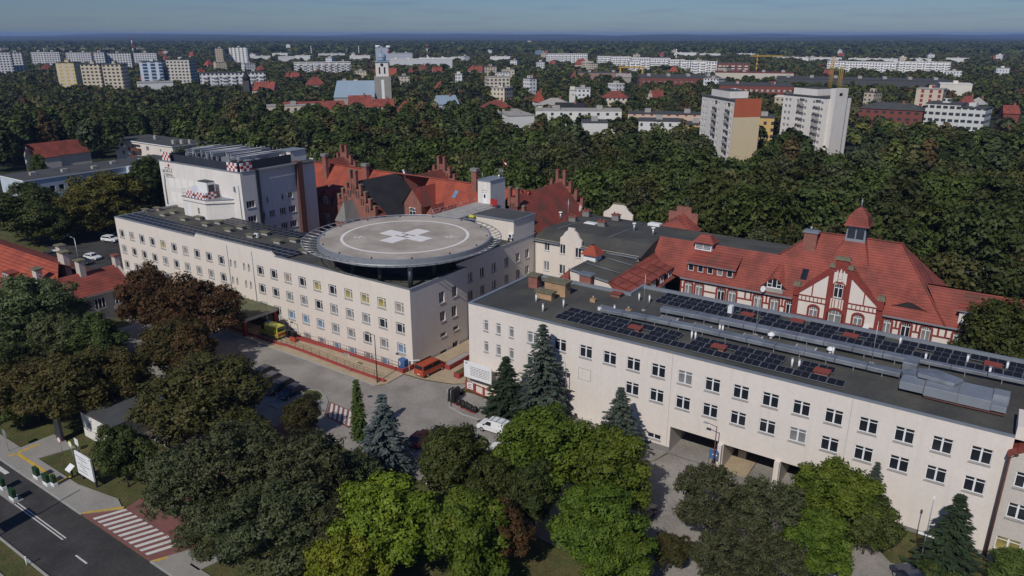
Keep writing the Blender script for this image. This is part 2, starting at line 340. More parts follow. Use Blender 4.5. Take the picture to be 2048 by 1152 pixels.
# ------------------------------------------------------------------ windows
_wm = {}
def win_parts(w, h, style, sill):
    k = (w, h, style, sill)
    if k in _wm: return _wm[k]
    f = MB(); t = .075; x, z = w/2, h/2
    if style == 'arch':
        s = z-x*.55                                            # springing of the flat arch
        pts = [(-x, s)]+[(x*math.cos(q), s+x*.55*math.sin(q)) for q in [math.pi*(1-i/8) for i in range(1, 8)]]+[(x, s)]
        for (p, q) in zip(pts, pts[1:]):
            f.slab([p, q, (q[0], q[1]-t), (p[0], p[1]-t)], -.04, .05)
        f.box(-x, -.04, -z, -x+t, .05, s); f.box(x-t, -.04, -z, x, .05, s); f.box(-x, -.04, -z, x, .05, -z+t)
        f.box(-x, -.05, s-.35, x, .05, s-.26); f.box(-.06, -.06, -z, .06, .05, s-.26)
        for q in (-.5, 0, .5): f.box(q*x-.025, -.04, s-.26, q*x+.025, .04, s+x*.45)
        # wall filling above the arch
        top = [(-x, z+.02)]+[(x*math.cos(q), s+x*.55*math.sin(q)) for q in [math.pi*(1-i/8) for i in range(0, 9)]]+[(x, z+.02)]
        f.slab(top, -.16, .06, 1)
    elif style == 'point':
        pts = [(-x, z-.55), (-x*.6, z-.22), (0, z), (x*.6, z-.22), (x, z-.55)]
        f.slab([(-x, z+.02)]+[p for p in pts[:3]]+[(0, z+.02)], -.2, .05, 1); f.slab([(0, z+.02)]+pts[2:]+[(x, z+.02)], -.2, .05, 1)
        f.box(-x, -.03, -z, -x+.05, .04, z-.5); f.box(x-.05, -.03, -z, x, .04, z-.5); f.box(-x, -.03, -z, x, .04, -z+.05)
    else:
        f.box(-x, -.04, -z, -x+t, .05, z); f.box(x-t, -.04, -z, x, .05, z); f.box(-x+t, -.04, z-t, x-t, .05, z); f.box(-x+t, -.04, -z, x-t, .05, -z+t)
        if style == 'A':
            c = .14*w; f.box(c-.06, -.05, -z+t, c+.06, .05, z-t); f.box(c+.06, -.045, z*.42, x-t, .05, z*.42+.07); f.box(-x+t, -.045, z*.62, c-.06, .05, z*.62+.07)
        elif style == 'B':
            f.box(-.09, -.05, -z+t, .09, .05, z-t); f.box(-x+t, -.045, z*.5, -.09, .05, z*.5+.06); f.box(.09, -.045, z*.5, x-t, .05, z*.5+.06)
        elif style == 'slit': f.box(-x+t, -.045, z*.5, x-t, .05, z*.5+.06)
        elif style == 'two': f.box(-.06, -.05, -z+t, .06, .05, z-t)
        elif style == 'three': f.box(-x*.36-.05, -.05, -z+t, -x*.36+.05, .05, z-t); f.box(x*.36-.05, -.05, -z+t, x*.36+.05, .05, z-t)
    p = MB(); s = z if style != 'point' else z-.1
    p.poly([(-x, .03, -z), (x, .03, -z), (x, .03, s), (-x, .03, s)])
    q = MB(); q.box(-x-.06, -sill-.05, -z-.14, x+.06, .04, -z-.02) if sill else None
    _wm[k] = (f.v and f.mesh('window', [M['white'], M['cream'] if style != 'arch' else M['creamB']]), p, q.mesh('sill', M['conc2']) if sill else None)
    return _wm[k]
_pm = {}
def window(root, off, pos, w, h, style, pane, side='f', depth=.25, sill=.22, name='window'):
    fr, p, q = win_parts(w, h, style, sill)
    o = link(bpy.data.objects.new(name, fr)); o.parent = root
    if side == 'f': o.location = (pos[0]+off[0], pos[1]+off[1]+depth-.06, pos[2]+off[2])
    elif side == 's': o.location = (pos[0]+off[0]-depth+.06, pos[1]+off[1], pos[2]+off[2]); o.rotation_euler = (0, 0, math.pi/2)
    elif side == 'w': o.location = (pos[0]+off[0]+depth-.06, pos[1]+off[1], pos[2]+off[2]); o.rotation_euler = (0, 0, -math.pi/2)
    k = (w, h, style, pane)
    if k not in _pm: _pm[k] = p.mesh('pane', M[pane])
    g = link(bpy.data.objects.new('pane', _pm[k])); g.parent = o
    if q: e = link(bpy.data.objects.new('sill', q)); e.parent = o
    return o
def bld(name, label, cat, a0, b0, group=None, z=0):
    r = thing(name, label, cat, P(a0, b0, z), YAW, group); return r, (-a0, -b0, -z)
rnd = random.Random(7)
def textmesh(body, size, name, m, depth=.02):
    c = bpy.data.curves.new(name, 'FONT'); c.body = body; c.size = size; c.extrude = depth; c.align_x = 'LEFT'
    o = bpy.data.objects.new(name, c); link(o)
    dg = bpy.context.evaluated_depsgraph_get(); me = bpy.data.meshes.new_from_object(o.evaluated_get(dg))
    bpy.data.objects.remove(o); me.materials.clear(); me.materials.append(m)
    n = bpy.data.objects.new(name, me); link(n); return n

# ------------------------------------------------------------------ ground, roads, pavements
def ground():
    m = MB(); R = 17000
    m.poly([(-R, -300, -1.6), (R, -300, -1.6), (R, 17500, -1.6), (-R, 17500, -1.6)])
    tag(m.build('ground', M['forest_floor']), None, None, None, 'structure')
def sheet(name, polys, m, dz, thick=0):
    """flat pieces of ground given in the hospital's axes, following the fall of the yard"""
    bm = bmesh.new()
    for pts in polys: bm.faces.new([bm.verts.new((a, b, 0)) for a, b in pts])
    for c in (-48, -44, -40, -36, -32):
        bmesh.ops.bisect_plane(bm, geom=bm.verts[:]+bm.edges[:]+bm.faces[:], plane_co=(c, 0, 0), plane_no=(1, 0, 0))
    for v in bm.verts: v.co.z = GZ(v.co.x)+dz
    if thick:
        r = bmesh.ops.extrude_face_region(bm, geom=bm.faces[:])
        for v in r['geom']:
            if isinstance(v, bmesh.types.BMVert): v.co.z -= thick
    bmesh.ops.recalc_face_normals(bm, faces=bm.faces[:])
    me = bpy.data.meshes.new(name); bm.to_mesh(me); bm.free(); me.materials.append(M[m])
    o = bpy.data.objects.new(name, me); link(o); o.rotation_euler = (0, 0, YAW)
    return tag(o, None, None, None, 'structure')
def rect(a0, b0, a1, b1): return [(a0, b0), (a1, b0), (a1, b1), (a0, b1)]
ground()
sheet('lawn', [rect(-260, -40, 70, 77.0), rect(-260, 77.0, -105.6, 150), rect(-73.2, 77.0, 70, 146)], 'grass', -.02, 1.3)
# street, its markings and pavements
sheet('road', [rect(-330, 23.1, 60, 29.8)], 'asphalt', .0)
sheet('pavement', [rect(-330, 29.98, -84, 32.6), [(-84, 29.98), (-78, 29.98), (-75.2, 33.0), (-77.5, 33.7), (-84, 32.6)], [(-64.5, 29.98), (60, 29.98), (60, 32), (-61, 32), (-60, 33.4), (-62.7, 33.4)],
                   rect(-330, 18, 60, 20.6), [(-98.5, 32.6), (-94, 32.6), (-92.8, 36.6), (-98.5, 36.6)], [(-60.8, 31.8), (-59.3, 31.8), (-57.4, 41), (-59.2, 41)]], 'pave_walk', .12, .12)
sheet('kerb', [rect(-330, 29.8, -78, 29.97), rect(-64.5, 29.8, 60, 29.97), rect(-330, 22.9, 60, 23.08)], 'kerb', .13, .14)
sheet('entry_road', [[(-78, 29.85), (-64.6, 29.85), (-62.9, 33.5), (-67, 37), (-69.5, 47), (-71.2, 58), (-75.8, 58), (-77.6, 46), (-75.2, 33.2)]], 'pavers_r', .012)
zs = [[(-76.4+i*1.02, 30.25), (-75.9+i*1.02, 30.25), (-74.6+i*1.02, 33.2), (-75.1+i*1.02, 33.2)] for i in range(11)]
sheet('crossing_stripes', zs, 'whitepaint', .02)
sheet('road_markings', [rect(-86.2, 26.55, -75.3, 26.68), rect(-86.2, 26.85, -75.3, 26.98)]+[rect(-71.7+i*6.2, 26.05, -69.5+i*6.2, 26.22) for i in range(12)]
      + [rect(-97.2, 29.2-i*.95, -93.6, 28.7-i*.95) for i in range(6)]+[rect(-124+i*6.2, 26.2, -121.7+i*6.2, 26.36) for i in range(4)], 'whitepaint', .008)
sheet('tactile_strip', [rect(-97.3, 31.45, -86.3, 31.85), rect(-97.7, 31.85, -97.25, 34.3), rect(-97.7, 30.7, -97.25, 31.45), rect(-86.7, 31.85, -86.3, 33.0)]
      + [[(-78.3, 30.0), (-77.9, 30.0), (-75.1, 33.1), (-75.5, 33.3)], [(-64.4, 30.0), (-64.0, 30.0), (-63.4, 31.2), (-63.8, 31.2)]], 'tactile', .126)
# hospital yard
yard = [(-128, 46), (-72, 46), (-72, 56), (-30, 56), (12, 60), (12, 72), (-3.5, 73.2), (-10, 79.8), (-16, 79.8), (-30.5, 79.8), (-31.2, 77.3), (-33.2, 74.4), (-36, 73), (-54, 71.5), (-57.6, 71.4), (-60.4, 72.1), (-61.9, 73.8), (-62.4, 75.6),
        (-62.5, 79.6), (-64.5, 78.0), (-69, 76.6), (-72.9, 76.4), (-72.8, 72.6), (-73.2, 71.6), (-74.2, 71.1), (-78.5, 71.0), (-89.4, 71.4), (-128, 71.3)]
sheet('yard_road', [yard], 'pavers', .005)
sheet('yard_kerb', [[(-73.8, 70.95), (-73.8, 71.12), (-89.4, 71.57), (-128, 71.47), (-128, 71.3), (-89.4, 71.4)], [(-54, 71.5), (-57.6, 71.4), (-57.6, 71.58), (-54, 71.68)],
                    [(-57.6, 71.4), (-60.4, 72.1), (-61.9, 73.8), (-62.4, 75.6), (-62.22, 75.65), (-61.72, 73.9), (-60.3, 72.27), (-57.6, 71.58)], [(-54, 71.5), (-54, 71.68), (-36, 73.18), (-36, 73)]], 'kerb', .13, .14)
sheet('ramp_path', [[(-128, 71.5), (-89.4, 71.6), (-73.9, 71.2), (-72.9, 72.6), (-73.0, 76.6), (-128, 76.6)]], 'pavers_y', .09, .12)
sheet('corner_path', [[(-61.5, 74), (-60.2, 72.4), (-57.6, 71.7), (-54, 71.7), (-36, 73.2), (-33.3, 74.6), (-31.3, 77.4), (-30.7, 79.9), (-46, 79.9), (-48, 76.2), (-60, 77.2), (-61.9, 77)]], 'pavers', .06, .08)
sheet('yellow_court', [[(-73.2, 76.6), (-69, 76.8), (-64.5, 78.2), (-62.7, 79.7), (-62.7, 96), (-73.2, 96)]], 'pavers_y', .03)
sheet('garage_apron', [rect(-30.6, 79.9, -25.2, 93), rect(-24.6, 79.9, -23.9, 93), rect(-20.5, 79.9, -11, 93)], 'pavers', .004)
sheet('garage_walk', [rect(-25.1, 77.2, -23.2, 93), rect(-23.2, 79.9, -20.6, 93)], 'pavers_y', .03, .05)
sheet('yard_crossing', [[(-75.6, 63.7), (-70.4, 63.5), (-67.6, 59.8), (-72.9, 60.3)]], 'pavers_r', .012)
sheet('yard_crossing_stripes', [[(-75.1+i*.95, 63.45-i*.02), (-74.6+i*.95, 63.43-i*.02), (-71.9+i*.95, 60.55-i*.06), (-72.4+i*.95, 60.6-i*.06)] for i in range(5)], 'whitepaint', .02)
sheet('traffic_island', [[(-81.6, 64.3), (-79.5, 65.3), (-77.6, 64.7), (-75.8, 63.6), (-73.0, 60.3), (-74.5, 58), (-82, 58)]], 'pave_walk', .11, .11)
sheet('island_grass', [[(-81.2, 64.1), (-79.5, 64.9), (-77.8, 64.3), (-76.9, 63.0), (-79.5, 61.8)]], 'grass', .13)
sheet('back_car_park', [[(-232, 88), (-165, 74), (-160, 112), (-225, 118)]], 'asphalt', .004)
sheet('back_drive', [[(-165, 68), (-128, 64), (-128, 71.3), (-158.5, 79)]], 'pave_walk', .01)

# ------------------------------------------------------------------ hospital wing under the helipad
def wing_helipad():
    r, off = bld('hospital_wing', 'long cream wing with rows of square windows, carrying the round helipad', 'hospital building', -73.5, 79.2)
    b0 = 79.2; cols = [-155.86+3.857*i for i in range(10)]+[-109.68+3.757*i for i in range(10)]
    rows = [9.62, 6.18, 2.7]; holes = []; wins = []
    for i, a in enumerate(cols):
        for j, z in enumerate(rows+[-.55]):
            w, h = (1.85, 1.72) if j < 3 else (1.85, 1.35)
            if j == 3 and a < -113: continue
            holes.append((a-w/2, a+w/2, z-h/2-.1, z+h/2)); wins.append((a, z-.02, w, h, i, j))
    sl = []
    for a in (-118.3, -116.95, -114.35, -112.95):
        for z in (9.45, 6.1, 2.6): holes.append((a-.3, a+.3, z-.85, z+.85)); sl.append((a, z))
    w = MB()
    w.facade(-157.8, -73.5, -1.6, 13.0, holes, lambda u, z, d: (u, b0+d, z), .3)
    # side wall towards the yard
    sh = [(90.06, 9.62, 1.3, 1.9), (86.7, 9.56, 1.3, 1.9), (89.8, 6.2, 1.3, 1.9), (86.8, 6.25, 1.3, 1.7), (90.1, 3.1, 1.5, .75), (86.8, 3.05, 1.5, .75), (86.8, -.2, 1.8, .9), (89.9, -.1, 1.5, 1.6)]
    w.facade(79.2, 93.3, -1.6, 13.0, [(b-q/2, b+q/2, z-h/2, z+h/2) for b, z, q, h in sh], lambda u, z, d: (-73.5-d, u, z), .25)
    wh = [(b, z, 1.3, 1.75) for b in (98.2, 101.7, 105.3, 109.3, 113.1, 116.4) for z in (9.35, 5.95, 2.55)]
    w.facade(93.3, 118.9, -1.6, 12.6, [(b-q/2, b+q/2, z-h/2, z+h/2) for b, z, q, h in wh], lambda u, z, d: (-76.5-d, u, z), .25)
    w.poly([(-73.5, 93.3, -1.6), (-76.5, 93.3, -1.6), (-76.5, 93.3, 13), (-73.5, 93.3, 13)])
    w.poly([(-157.8, 79.2, -1.6), (-157.8, 93.6, -1.6), (-157.8, 93.6, 13), (-157.8, 79.2, 13)])
    w.poly([(-157.8, 93.6, -1.6), (-90, 93.6, -1.6), (-90, 93.6, 12.6), (-157.8, 93.6, 12.6)])
    w.poly([(-90, 93.6, -1.6), (-90, 118.9, -1.6), (-90, 118.9, 12.6), (-90, 93.6, 12.6)])
    # parapet, higher in the middle
    pr = [(-157.8, 13.0), (-129.0, 13.0), (-128.4, 13.75), (-106.4, 13.75), (-105.2, 13.0), (-73.5, 13.0), (-73.5, 12.7), (-157.8, 12.7)]
    w.slab(pr, 79.2-.001, 79.55)
    w.box(-157.8, 79.56, 12.7, -157.5, 93.6, 13.0); w.box(-73.85, 79.56, 12.7, -73.501, 93.3, 13.0); w.box(-76.8, 93.31, 12.5, -76.501, 118.9, 12.75)
    w.build('wall', M['cream'], r, off)
    c = MB()
    for x0, x1, z in ((-157.9, -129, 13.0), (-128.4, -106.4, 13.75), (-105.2, -73.4, 13.0)): c.box(x0, 79.1, z+.003, x1, 79.6, z+.06)
    c.box(-157.9, 79.6, 13.003, -157.45, 93.6, 13.06); c.box(-73.9, 79.6, 13.003, -73.4, 93.3, 13.06); c.box(-76.85, 93.3, 12.753, -76.4, 118.9, 12.81)
    c.build('coping', M['metal_trim'], r, off)
    f = MB(); f.poly([(-157.5, 79.55, 12.62), (-73.85, 79.55, 12.62), (-73.85, 93.3, 12.62), (-157.5, 93.6, 12.62)]); f.poly([(-90, 93.3, 12.615), (-76.8, 93.3, 12.615), (-76.8, 118.9, 12.615), (-90, 118.9, 12.615)])
    f.build('roof', M['felt'], r, off)
    for a, z, q, h, i, j in wins:
        if j == 0: pm = rnd.choice(['blind_yellow', 'glass', 'blind_yellow', 'blind_tan', 'glass']) if i > 9 else rnd.choice(['glass', 'glass', 'glass', 'blind_tan', 'blind_yellow'])
        elif j == 1: pm = rnd.choice(['glass', 'blind_grey', 'glass', 'blind_grey'])
        elif j == 2: pm = rnd.choice(['glass_sky', 'glass', 'glass_sky', 'blind_grey']) if i > 9 else 'glass'
        else: pm = rnd.choice(['blind_grey', 'glass_sky'])
        window(r, off, (a, b0, z), q, h, 'A', pm, depth=.3, sill=.3)
    for a, z in sl: window(r, off, (a, b0, z), .6, 1.7, 'point', 'blind_tan', depth=.3, sill=0, name='arched_slit_window')
    for b, z, q, h in sh: window(r, off, (-73.5, b, z), q, h, 'two' if h > 1 else 'slit', 'glass', 's')
    for b, z, q, h in wh: window(r, off, (-76.5, b, z), q, h, 'two', rnd.choice(['glass', 'glass', 'blind_grey']), 's')
    # penthouse on the wing's roof
    p = MB(); p.box(-89.5, 112.3, 12.62, -76.9, 119.5, 16.5, 0, 1); p.box(-89.7, 112.1, 16.5, -76.7, 119.7, 16.75, 2); p.box(-89.4, 112.4, 16.74, -77, 119.4, 16.78, 1)
    p.build('penthouse', [M['cream'], M['feltg'], M['metal_trim']], r, off)
    # dark plant storey and columns under the pad
    g = MB(); g.box(-93.5, 84.5, 12.62, -78.5, 98, 15.6); g.build('plant_storey', M['cladding'], r, off)
    for k, (a, b) in enumerate([(-74.9, 81), (-80.8, 80.4), (-87, 80.6), (-75.3, 87), (-75.6, 92.6), (-92.5, 82), (-96.5, 86.5), (-96.5, 92.5)]):
        q = MB(); q.cyl(a, b, 12.62, 15.7, .38, 12); q.build('column', M['dark_metal'], r, off)
    e = MB(); e.box(-105.9, 77.02, -1.6, -73.2, 77.25, .35); e.build('light_well_wall', M['red_wall'], r, off)
    d = MB()
    d.tube([(-118.9, 79.12, -1), (-118.9, 79.12, 12.9)], .06, 6); d.tube([(-111.6, 79.12, -1), (-111.6, 79.12, 12.9)], .06, 6); d.build('downpipe', M['metal_trim'], r, off)
wing_helipad()

# ------------------------------------------------------------------ helipad, bridge and lift tower
def helipad():
    cx, cy, z = -85.5, 91.7, 17.0
    r = thing('helipad', 'round raised concrete helipad with white cross and ring, ringed by a steel safety net', 'helipad', P(cx, cy, 0)); Z = z
    n = 96; circ = lambda q, rr: [(rr*math.cos(2*math.pi*i/q), rr*math.sin(2*math.pi*i/q)) for i in range(q)]
    d = MB(); d.prism(circ(n, 14.55), Z-.55, Z, 0); d.build('deck', M['concrete'], r)
    e = MB()
    for q in range(n):
        a, b = 2*math.pi*q/n, 2*math.pi*(q+1)/n
        for r0, r1, z0, z1 in ((14.55, 14.85, Z-1.15, Z+.06),):
            p = [(r0*math.cos(a), r0*math.sin(a)), (r1*math.cos(a), r1*math.sin(a)), (r1*math.cos(b), r1*math.sin(b)), (r0*math.cos(b), r0*math.sin(b))]
            e.prism(p, z0, z1)
    e.build('rim', M['metal_trim'], r)
    u = MB()
    for q in range(24):
        a = 2*math.pi*q/24; c, s = math.cos(a), math.sin(a); u.tube([(2*c, 2*s, Z-.9), (14.5*c, 14.5*s, Z-.9)], .22, 4)
    u.build('underside_beam', M['dark_metal'], r)
    # net outriggers and rings: steel sections about a palm wide
    o = MB(); N = 60
    def wide(q): t = 2*math.pi*q/N; return 16.6+1.1*max(0, math.cos(t-R_(200)))**2
    for q in range(N):
        t = 2*math.pi*q/N; c, s = math.cos(t), math.sin(t); w = wide(q)
        o.tube([(14.8*c, 14.8*s, Z-.75), (w*c, w*s, Z-.25)], .075, 4)
    for f, rr, zz in ((0.0, .06, -.75), (.5, .045, -.5), (1.0, .09, -.25)):
        ring = []
        for q in range(N+1):
            t = 2*math.pi*q/N; w = 14.9+(wide(q)-14.9)*f; ring.append((w*math.cos(t), w*math.sin(t), Z+zz))
        o.tube(ring, rr, 4, cap=False)
    o.build('safety_net_frame', M['alu'], r)
    # marks
    m = MB()
    for q in range(n):
        a, b = 2*math.pi*q/n, 2*math.pi*(q+1)/n
        m.poly([(10.55*math.cos(a), 10.55*math.sin(a), Z+.008), (11.05*math.cos(a), 11.05*math.sin(a), Z+.008), (11.05*math.cos(b), 11.05*math.sin(b), Z+.008), (10.55*math.cos(b), 10.55*math.sin(b), Z+.008)])
    h = 1.5; l = 4.9
    m.poly([(x, y, Z+.008) for x, y in [(-l, -h), (-h, -h), (-h, -l), (h, -l), (h, -h), (l, -h), (l, h), (h, h), (h, l), (-h, l), (-h, h), (-l, h)]])
    for sx, k in ((-1, 0), (1, 1)):          # worn mass figures by the ring
        ox, oy = (-5.9, -5.2) if sx < 0 else (6.9, 3.9)
        for p, q in (((-.9, -.5), (.9, .6)), ((-.3, .7), (.5, -.6)), ((-.9, -.5), (-.2, -.7))):
            dx, dy = q[0]-p[0], q[1]-p[1]; ll = math.hypot(dx, dy); nx, ny = -dy/ll*.11, dx/ll*.11
            m.poly([(ox+p[0]+nx, oy+p[1]+ny, Z+.008), (ox+p[0]-nx, oy+p[1]-ny, Z+.008), (ox+q[0]-nx, oy+q[1]-ny, Z+.008), (ox+q[0]+nx, oy+q[1]+ny, Z+.008)])
    m.build('white_marking', M['pad_white'], r)
    g = MB()
    for x0, y0, x1, y1 in ((-1.55, -.95, 1.55, -.65), (-1.55, .65, 1.55, .95), (-.15, -.65, .15, .65)): g.poly([(x0, y0, Z+.014), (x1, y0, Z+.014), (x1, y1, Z+.014), (x0, y1, Z+.014)])
    g.build('h_letter', M['rust'], r)
    for q in range(14):
        t = 2*math.pi*(q+.3)/14; l = MB(); l.cyl(14.1*math.cos(t), 14.1*math.sin(t), Z, Z+.18, .13, 8); l.build('edge_light', M['black'], r)
helipad()
def bridge():
    r, off = bld('walkway_bridge', 'pale concrete walkway leading from the helipad to the small white lift tower', 'walkway', -88.9, 112)
    d = MB(); d.prism([(-91.9, 104.5), (-85.9, 105.6), (-85.6, 120.4), (-91.9, 120.4)], 16.3, 16.98); d.build('deck', M['conc2'], r, off)
    for x in (-91.8, -85.7):
        q = MB()
        for b in range(7): q.tube([(x, 106.4+b*2.2, 16.9), (x, 106.4+b*2.2, 18.0)], .03, 5)
        for z in (17.4, 18.0): q.tube([(x, 106.4, z), (x, 119.8, z)], .025, 5)
        q.build('railing', M['alu'], r, off)
    for b in (109.5, 115.5): q = MB(); q.cyl(-88.8, b, 12.6, 16.3, .4, 10); q.build('support', M['dark_metal'], r, off)
    r, off = bld('foam_monitor', 'yellow topped foam monitor on a small grey stand beside the walkway bridge', 'fire monitor', -83.6, 108.2)
    q = MB(); q.cyl(-83.6, 108.2, 12.62, 16.9, .12, 8); q.box(-84.3, 107.6, 16.9, -82.9, 108.8, 17.0); q.build('stand', M['alu'], r, off)
    q = MB(); q.box(-84.2, 107.8, 17.35, -83, 108.6, 17.7, 0, None, .12); q.tube([(-83.6, 108.2, 17), (-83.6, 108.2, 17.4)], .1, 6); q.build('head', M['amb_yellow'], r, off)
    r, off = bld('lift_tower', 'small white lift tower with a white door at the end of the helipad bridge', 'lift tower', -89.8, 123)
    w = MB(); w.facade(-91.4, -88.2, -1.6, 21.5, [(-90.35, -89.15, 17.0, 19.2)], lambda u, z, d: (u, 120.4+d, z), .15)
    w.poly([(-88.2, 120.4, -1.6), (-88.2, 125.6, -1.6), (-88.2, 125.6, 21.5), (-88.2, 120.4, 21.5)]); w.poly([(-91.4, 120.4, -1.6), (-91.4, 125.6, -1.6), (-91.4, 125.6, 21.5), (-91.4, 120.4, 21.5)]); w.poly([(-91.4, 125.6, -1.6), (-88.2, 125.6, -1.6), (-88.2, 125.6, 21.5), (-91.4, 125.6, 21.5)])
    w.build('wall', M['white_render'], r, off)
    w = MB(); w.box(-91.5, 120.3, 21.503, -88.1, 125.7, 21.75); w.build('roof', M['metal_trim'], r, off)
    w = MB(); w.box(-90.35, 120.5, 17.0, -89.15, 120.56, 19.2); dd = w.build('door', M['white'], r, off)
    w = MB(); w.box(-89.95, 120.46, 18.1, -89.55, 120.497, 18.8); g = w.build('door_pane', M['glass'], dd)
    t = MB()
    for i in range(6): t.box(-90.5+i*.26, 120.36, 19.62, -90.36+i*.26, 120.395, 19.72)
    t.build('lettering', M['grey_text'], r, off)
    a = MB(); a.tube([(-90.6, 120.9, 21.7), (-90.6, 120.9, 23.2)], .05, 5)
    for i in range(4): a.tube([(-89.4+i*.3, 125.2, 21.7), (-89.4+i*.3, 125.2, 23.6)], .035, 5)
    a.cyl(-88.9, 124.4, 21.7, 22.4, .25, 10); a.build('antenna', M['alu'], r, off)
    r, off = bld('windsock', 'red and white windsock on a thin mast above the small white lift tower', 'windsock', -88.4, 125.3)
    q = MB(); q.tube([(-88.4, 125.3, 21.7), (-88.4, 125.3, 25.6)], .05, 6); q.tube([(-88.9, 125.3, 25.4), (-87.9, 125.3, 25.4)], .03, 5); q.build('mast', M['red'], r, off)
    q = MB(); q.tube([(-88.35, 125.3, 24.9), (-87.9, 125.2, 24.75)], [.22, .18], 10); q.tube([(-87.45, 125.1, 24.5), (-87.1, 125.0, 24.1)], [.14, .09], 10); q.build('sock', M['red'], r, off)
    q = MB(); q.tube([(-87.9, 125.2, 24.75), (-87.45, 125.1, 24.5)], [.18, .14], 10); q.build('sock_band', M['white'], r, off)
    r, off = bld('warning_board', 'red square warning board on the railing beside the white lift tower', 'sign', -85.9, 118.6)
    q = MB(); q.box(-86.9, 118.55, 17.2, -85.3, 118.65, 18.6); q.build('board', M['red'], r, off)
    q = MB(); q.tube([(-86.1, 118.7, 16.9), (-86.1, 118.7, 18.8)], .05, 5); q.build('post', M['dark_metal'], r, off)
bridge()

# ------------------------------------------------------------------ tall white block with plant on its roof
def checker(name, label, a, b, z, nx, ny, h=1.5, side='f', ln=3.0):
    """box painted in red and white squares"""
    r, off = bld(name, label, 'marker panel', a, b, 'red and white chequered markers on the roof edges', z)
    for i in range(nx):
        for j in range(ny):
            pass
    w = MB(); s = ln/nx; hh = h/ny
    for i in range(nx):
        for j in range(ny):
            m = (i+j) % 2
            if side == 'f': w.box(i*s, 0, j*hh, (i+1)*s-.0005, .25, (j+1)*hh-.0005, m)
            else: w.box(-.25, i*s, j*hh, 0, (i+1)*s-.0005, (j+1)*hh-.0005, m)
    w.build('chequered_board', [M['white'], M['checker_r']], r); return r
def block_e():
    r, off = bld('clinic_block', 'tall white windowless clinic block with grey lettering and pipework on its roof', 'hospital building', -147, 101)
    w = MB(); f0 = 93.8
    w.poly([(-162.5, f0, -1.6), (-133, f0, -1.6), (-133, f0, 22.65), (-162.5, f0, 22.65)])
    sw = [(b, z, q, 1.5) for z in (15.85, 12.6, 9.2, 5.8) for b, q in ((95.6, 2.1), (99.0, 1.2), (101.5, 1.5), (104.4, 1.7), (107.0, 1.9))]
    sw[1] = (98.6, 15.9, .9, 1.3); sw[2] = (100.6, 15.9, .5, 1.3); sw[3] = (104.7, 15.8, .6, 1.3); sw[4] = (106.8, 15.8, 1.2, 1.3)
    w.facade(93.8, 97.5, -1.6, 22.65, [(b-q/2, b+q/2, z-h/2, z+h/2) for b, z, q, h in sw if b < 97], lambda u, z, d: (-133-d, u, z), .25)
    w.facade(98.3, 108.7, -1.6, 22.65, [(b-q/2, b+q/2, z-h/2, z+h/2) for b, z, q, h in sw if b > 97], lambda u, z, d: (-133.9-d, u, z), .25)
    w.poly([(-162.5, f0, -1.6), (-162.5, 116, -1.6), (-162.5, 116, 22.65), (-162.5, f0, 22.65)]); w.poly([(-162.5, 116, -1.6), (-136, 116, -1.6), (-136, 116, 22.65), (-162.5, 116, 22.65)])
    w.box(-137, 110.2, -1.6, -134.6, 115, 22.0)
    w.build('wall', M['white_render'], r, off)
    q = MB(); q.box(-134.4, 97.5, -1.6, -132.7, 98.3, 22.9); q.build('dark_pier', M['cladding'], r, off)
    q = MB(); q.box(-135, 108.7, -1.6, -133.0, 110.2, 23.0); q.build('red_pier', M['rust'], r, off)
    q = MB(); q.poly([(-162.4, 93.9, 22.4), (-133.6, 93.9, 22.4), (-133.6, 116, 22.4), (-162.4, 116, 22.4)]); q.build('roof', M['feltg'], r, off)
    q = MB(); q.box(-162.6, 93.7, 22.65, -133, 94.1, 22.85); q.box(-133.5, 94.1, 22.65, -132.9, 108.7, 22.85); q.build('coping', M['metal_trim'], r, off)
    q = MB(); q.box(-158.8, 95.0, 22.4, -136.6, 95.2, 24.3); q.box(-136.6, 95.0, 22.4, -136.4, 110, 24.3); q.box(-160.5, 95.2, 22.4, -160.3, 114, 24.3); q.build('roof_screen', M['cladding'], r, off)
    for b, z, qq, h in sw:
        window(r, off, (-133 if b < 97 else -133.9, b, z), qq, h, 'three' if qq > 1.4 else ('two' if qq > .9 else 'slit'), 'glass', 's')
    p = MB()
    for i in range(5):
        for j in range(2): p.box(-159.5+i*2.55, 93.77, 16.9-j*3.4, -157.6+i*2.55, 93.798, 19.2-j*3.4)
    p.build('light_panel', M['light_panel'], r, off)
    # lettering by the top left corner, with its little red cross
    t = textmesh('SZU', 1.55, 'lettering', M['grey_text']); t.parent = r; t.location = (-160.6+off[0], 93.76+off[1], 20.35); t.rotation_euler = (math.pi/2, 0, 0)
    t = textmesh('SZPITAL', .8, 'lettering', M['grey_text']); t.parent = r; t.location = (-160.6+off[0], 93.76+off[1], 19.45); t.rotation_euler = (math.pi/2, 0, 0)
    t = MB(); t.box(-160.6, 93.75, 19.15, -156.9, 93.79, 19.27); t.build('lettering', M['grey_text'], r, off)
    t = MB(); t.box(-159.0, 93.74, 21.55, -158.7, 93.79, 22.25); t.box(-159.2, 93.739, 21.75, -158.5, 93.79, 22.05); t.build('red_cross', M['red'], r, off)
    d = MB(); d.tube([(-161.3, 93.7, 12.7), (-161.3, 93.7, 17.5), (-161.1, 93.7, 18.2), (-161.1, 93.7, 20.6)], .14, 8); d.dome(-161.1, 93.7, 20.5, .35, .4); d.build('flue_pipe', M['metal'], r, off)
    d = MB(); d.tube([(-133.9, 93.7, 13), (-133.9, 93.7, 20)], .07, 6); d.box(-135.4, 93.45, 18.6, -135.1, 93.78, 19.7); d.build('downpipe', M['metal_trim'], r, off)
    # roof plant: runs of ducts, each its own unit
    rr = random.Random(3)
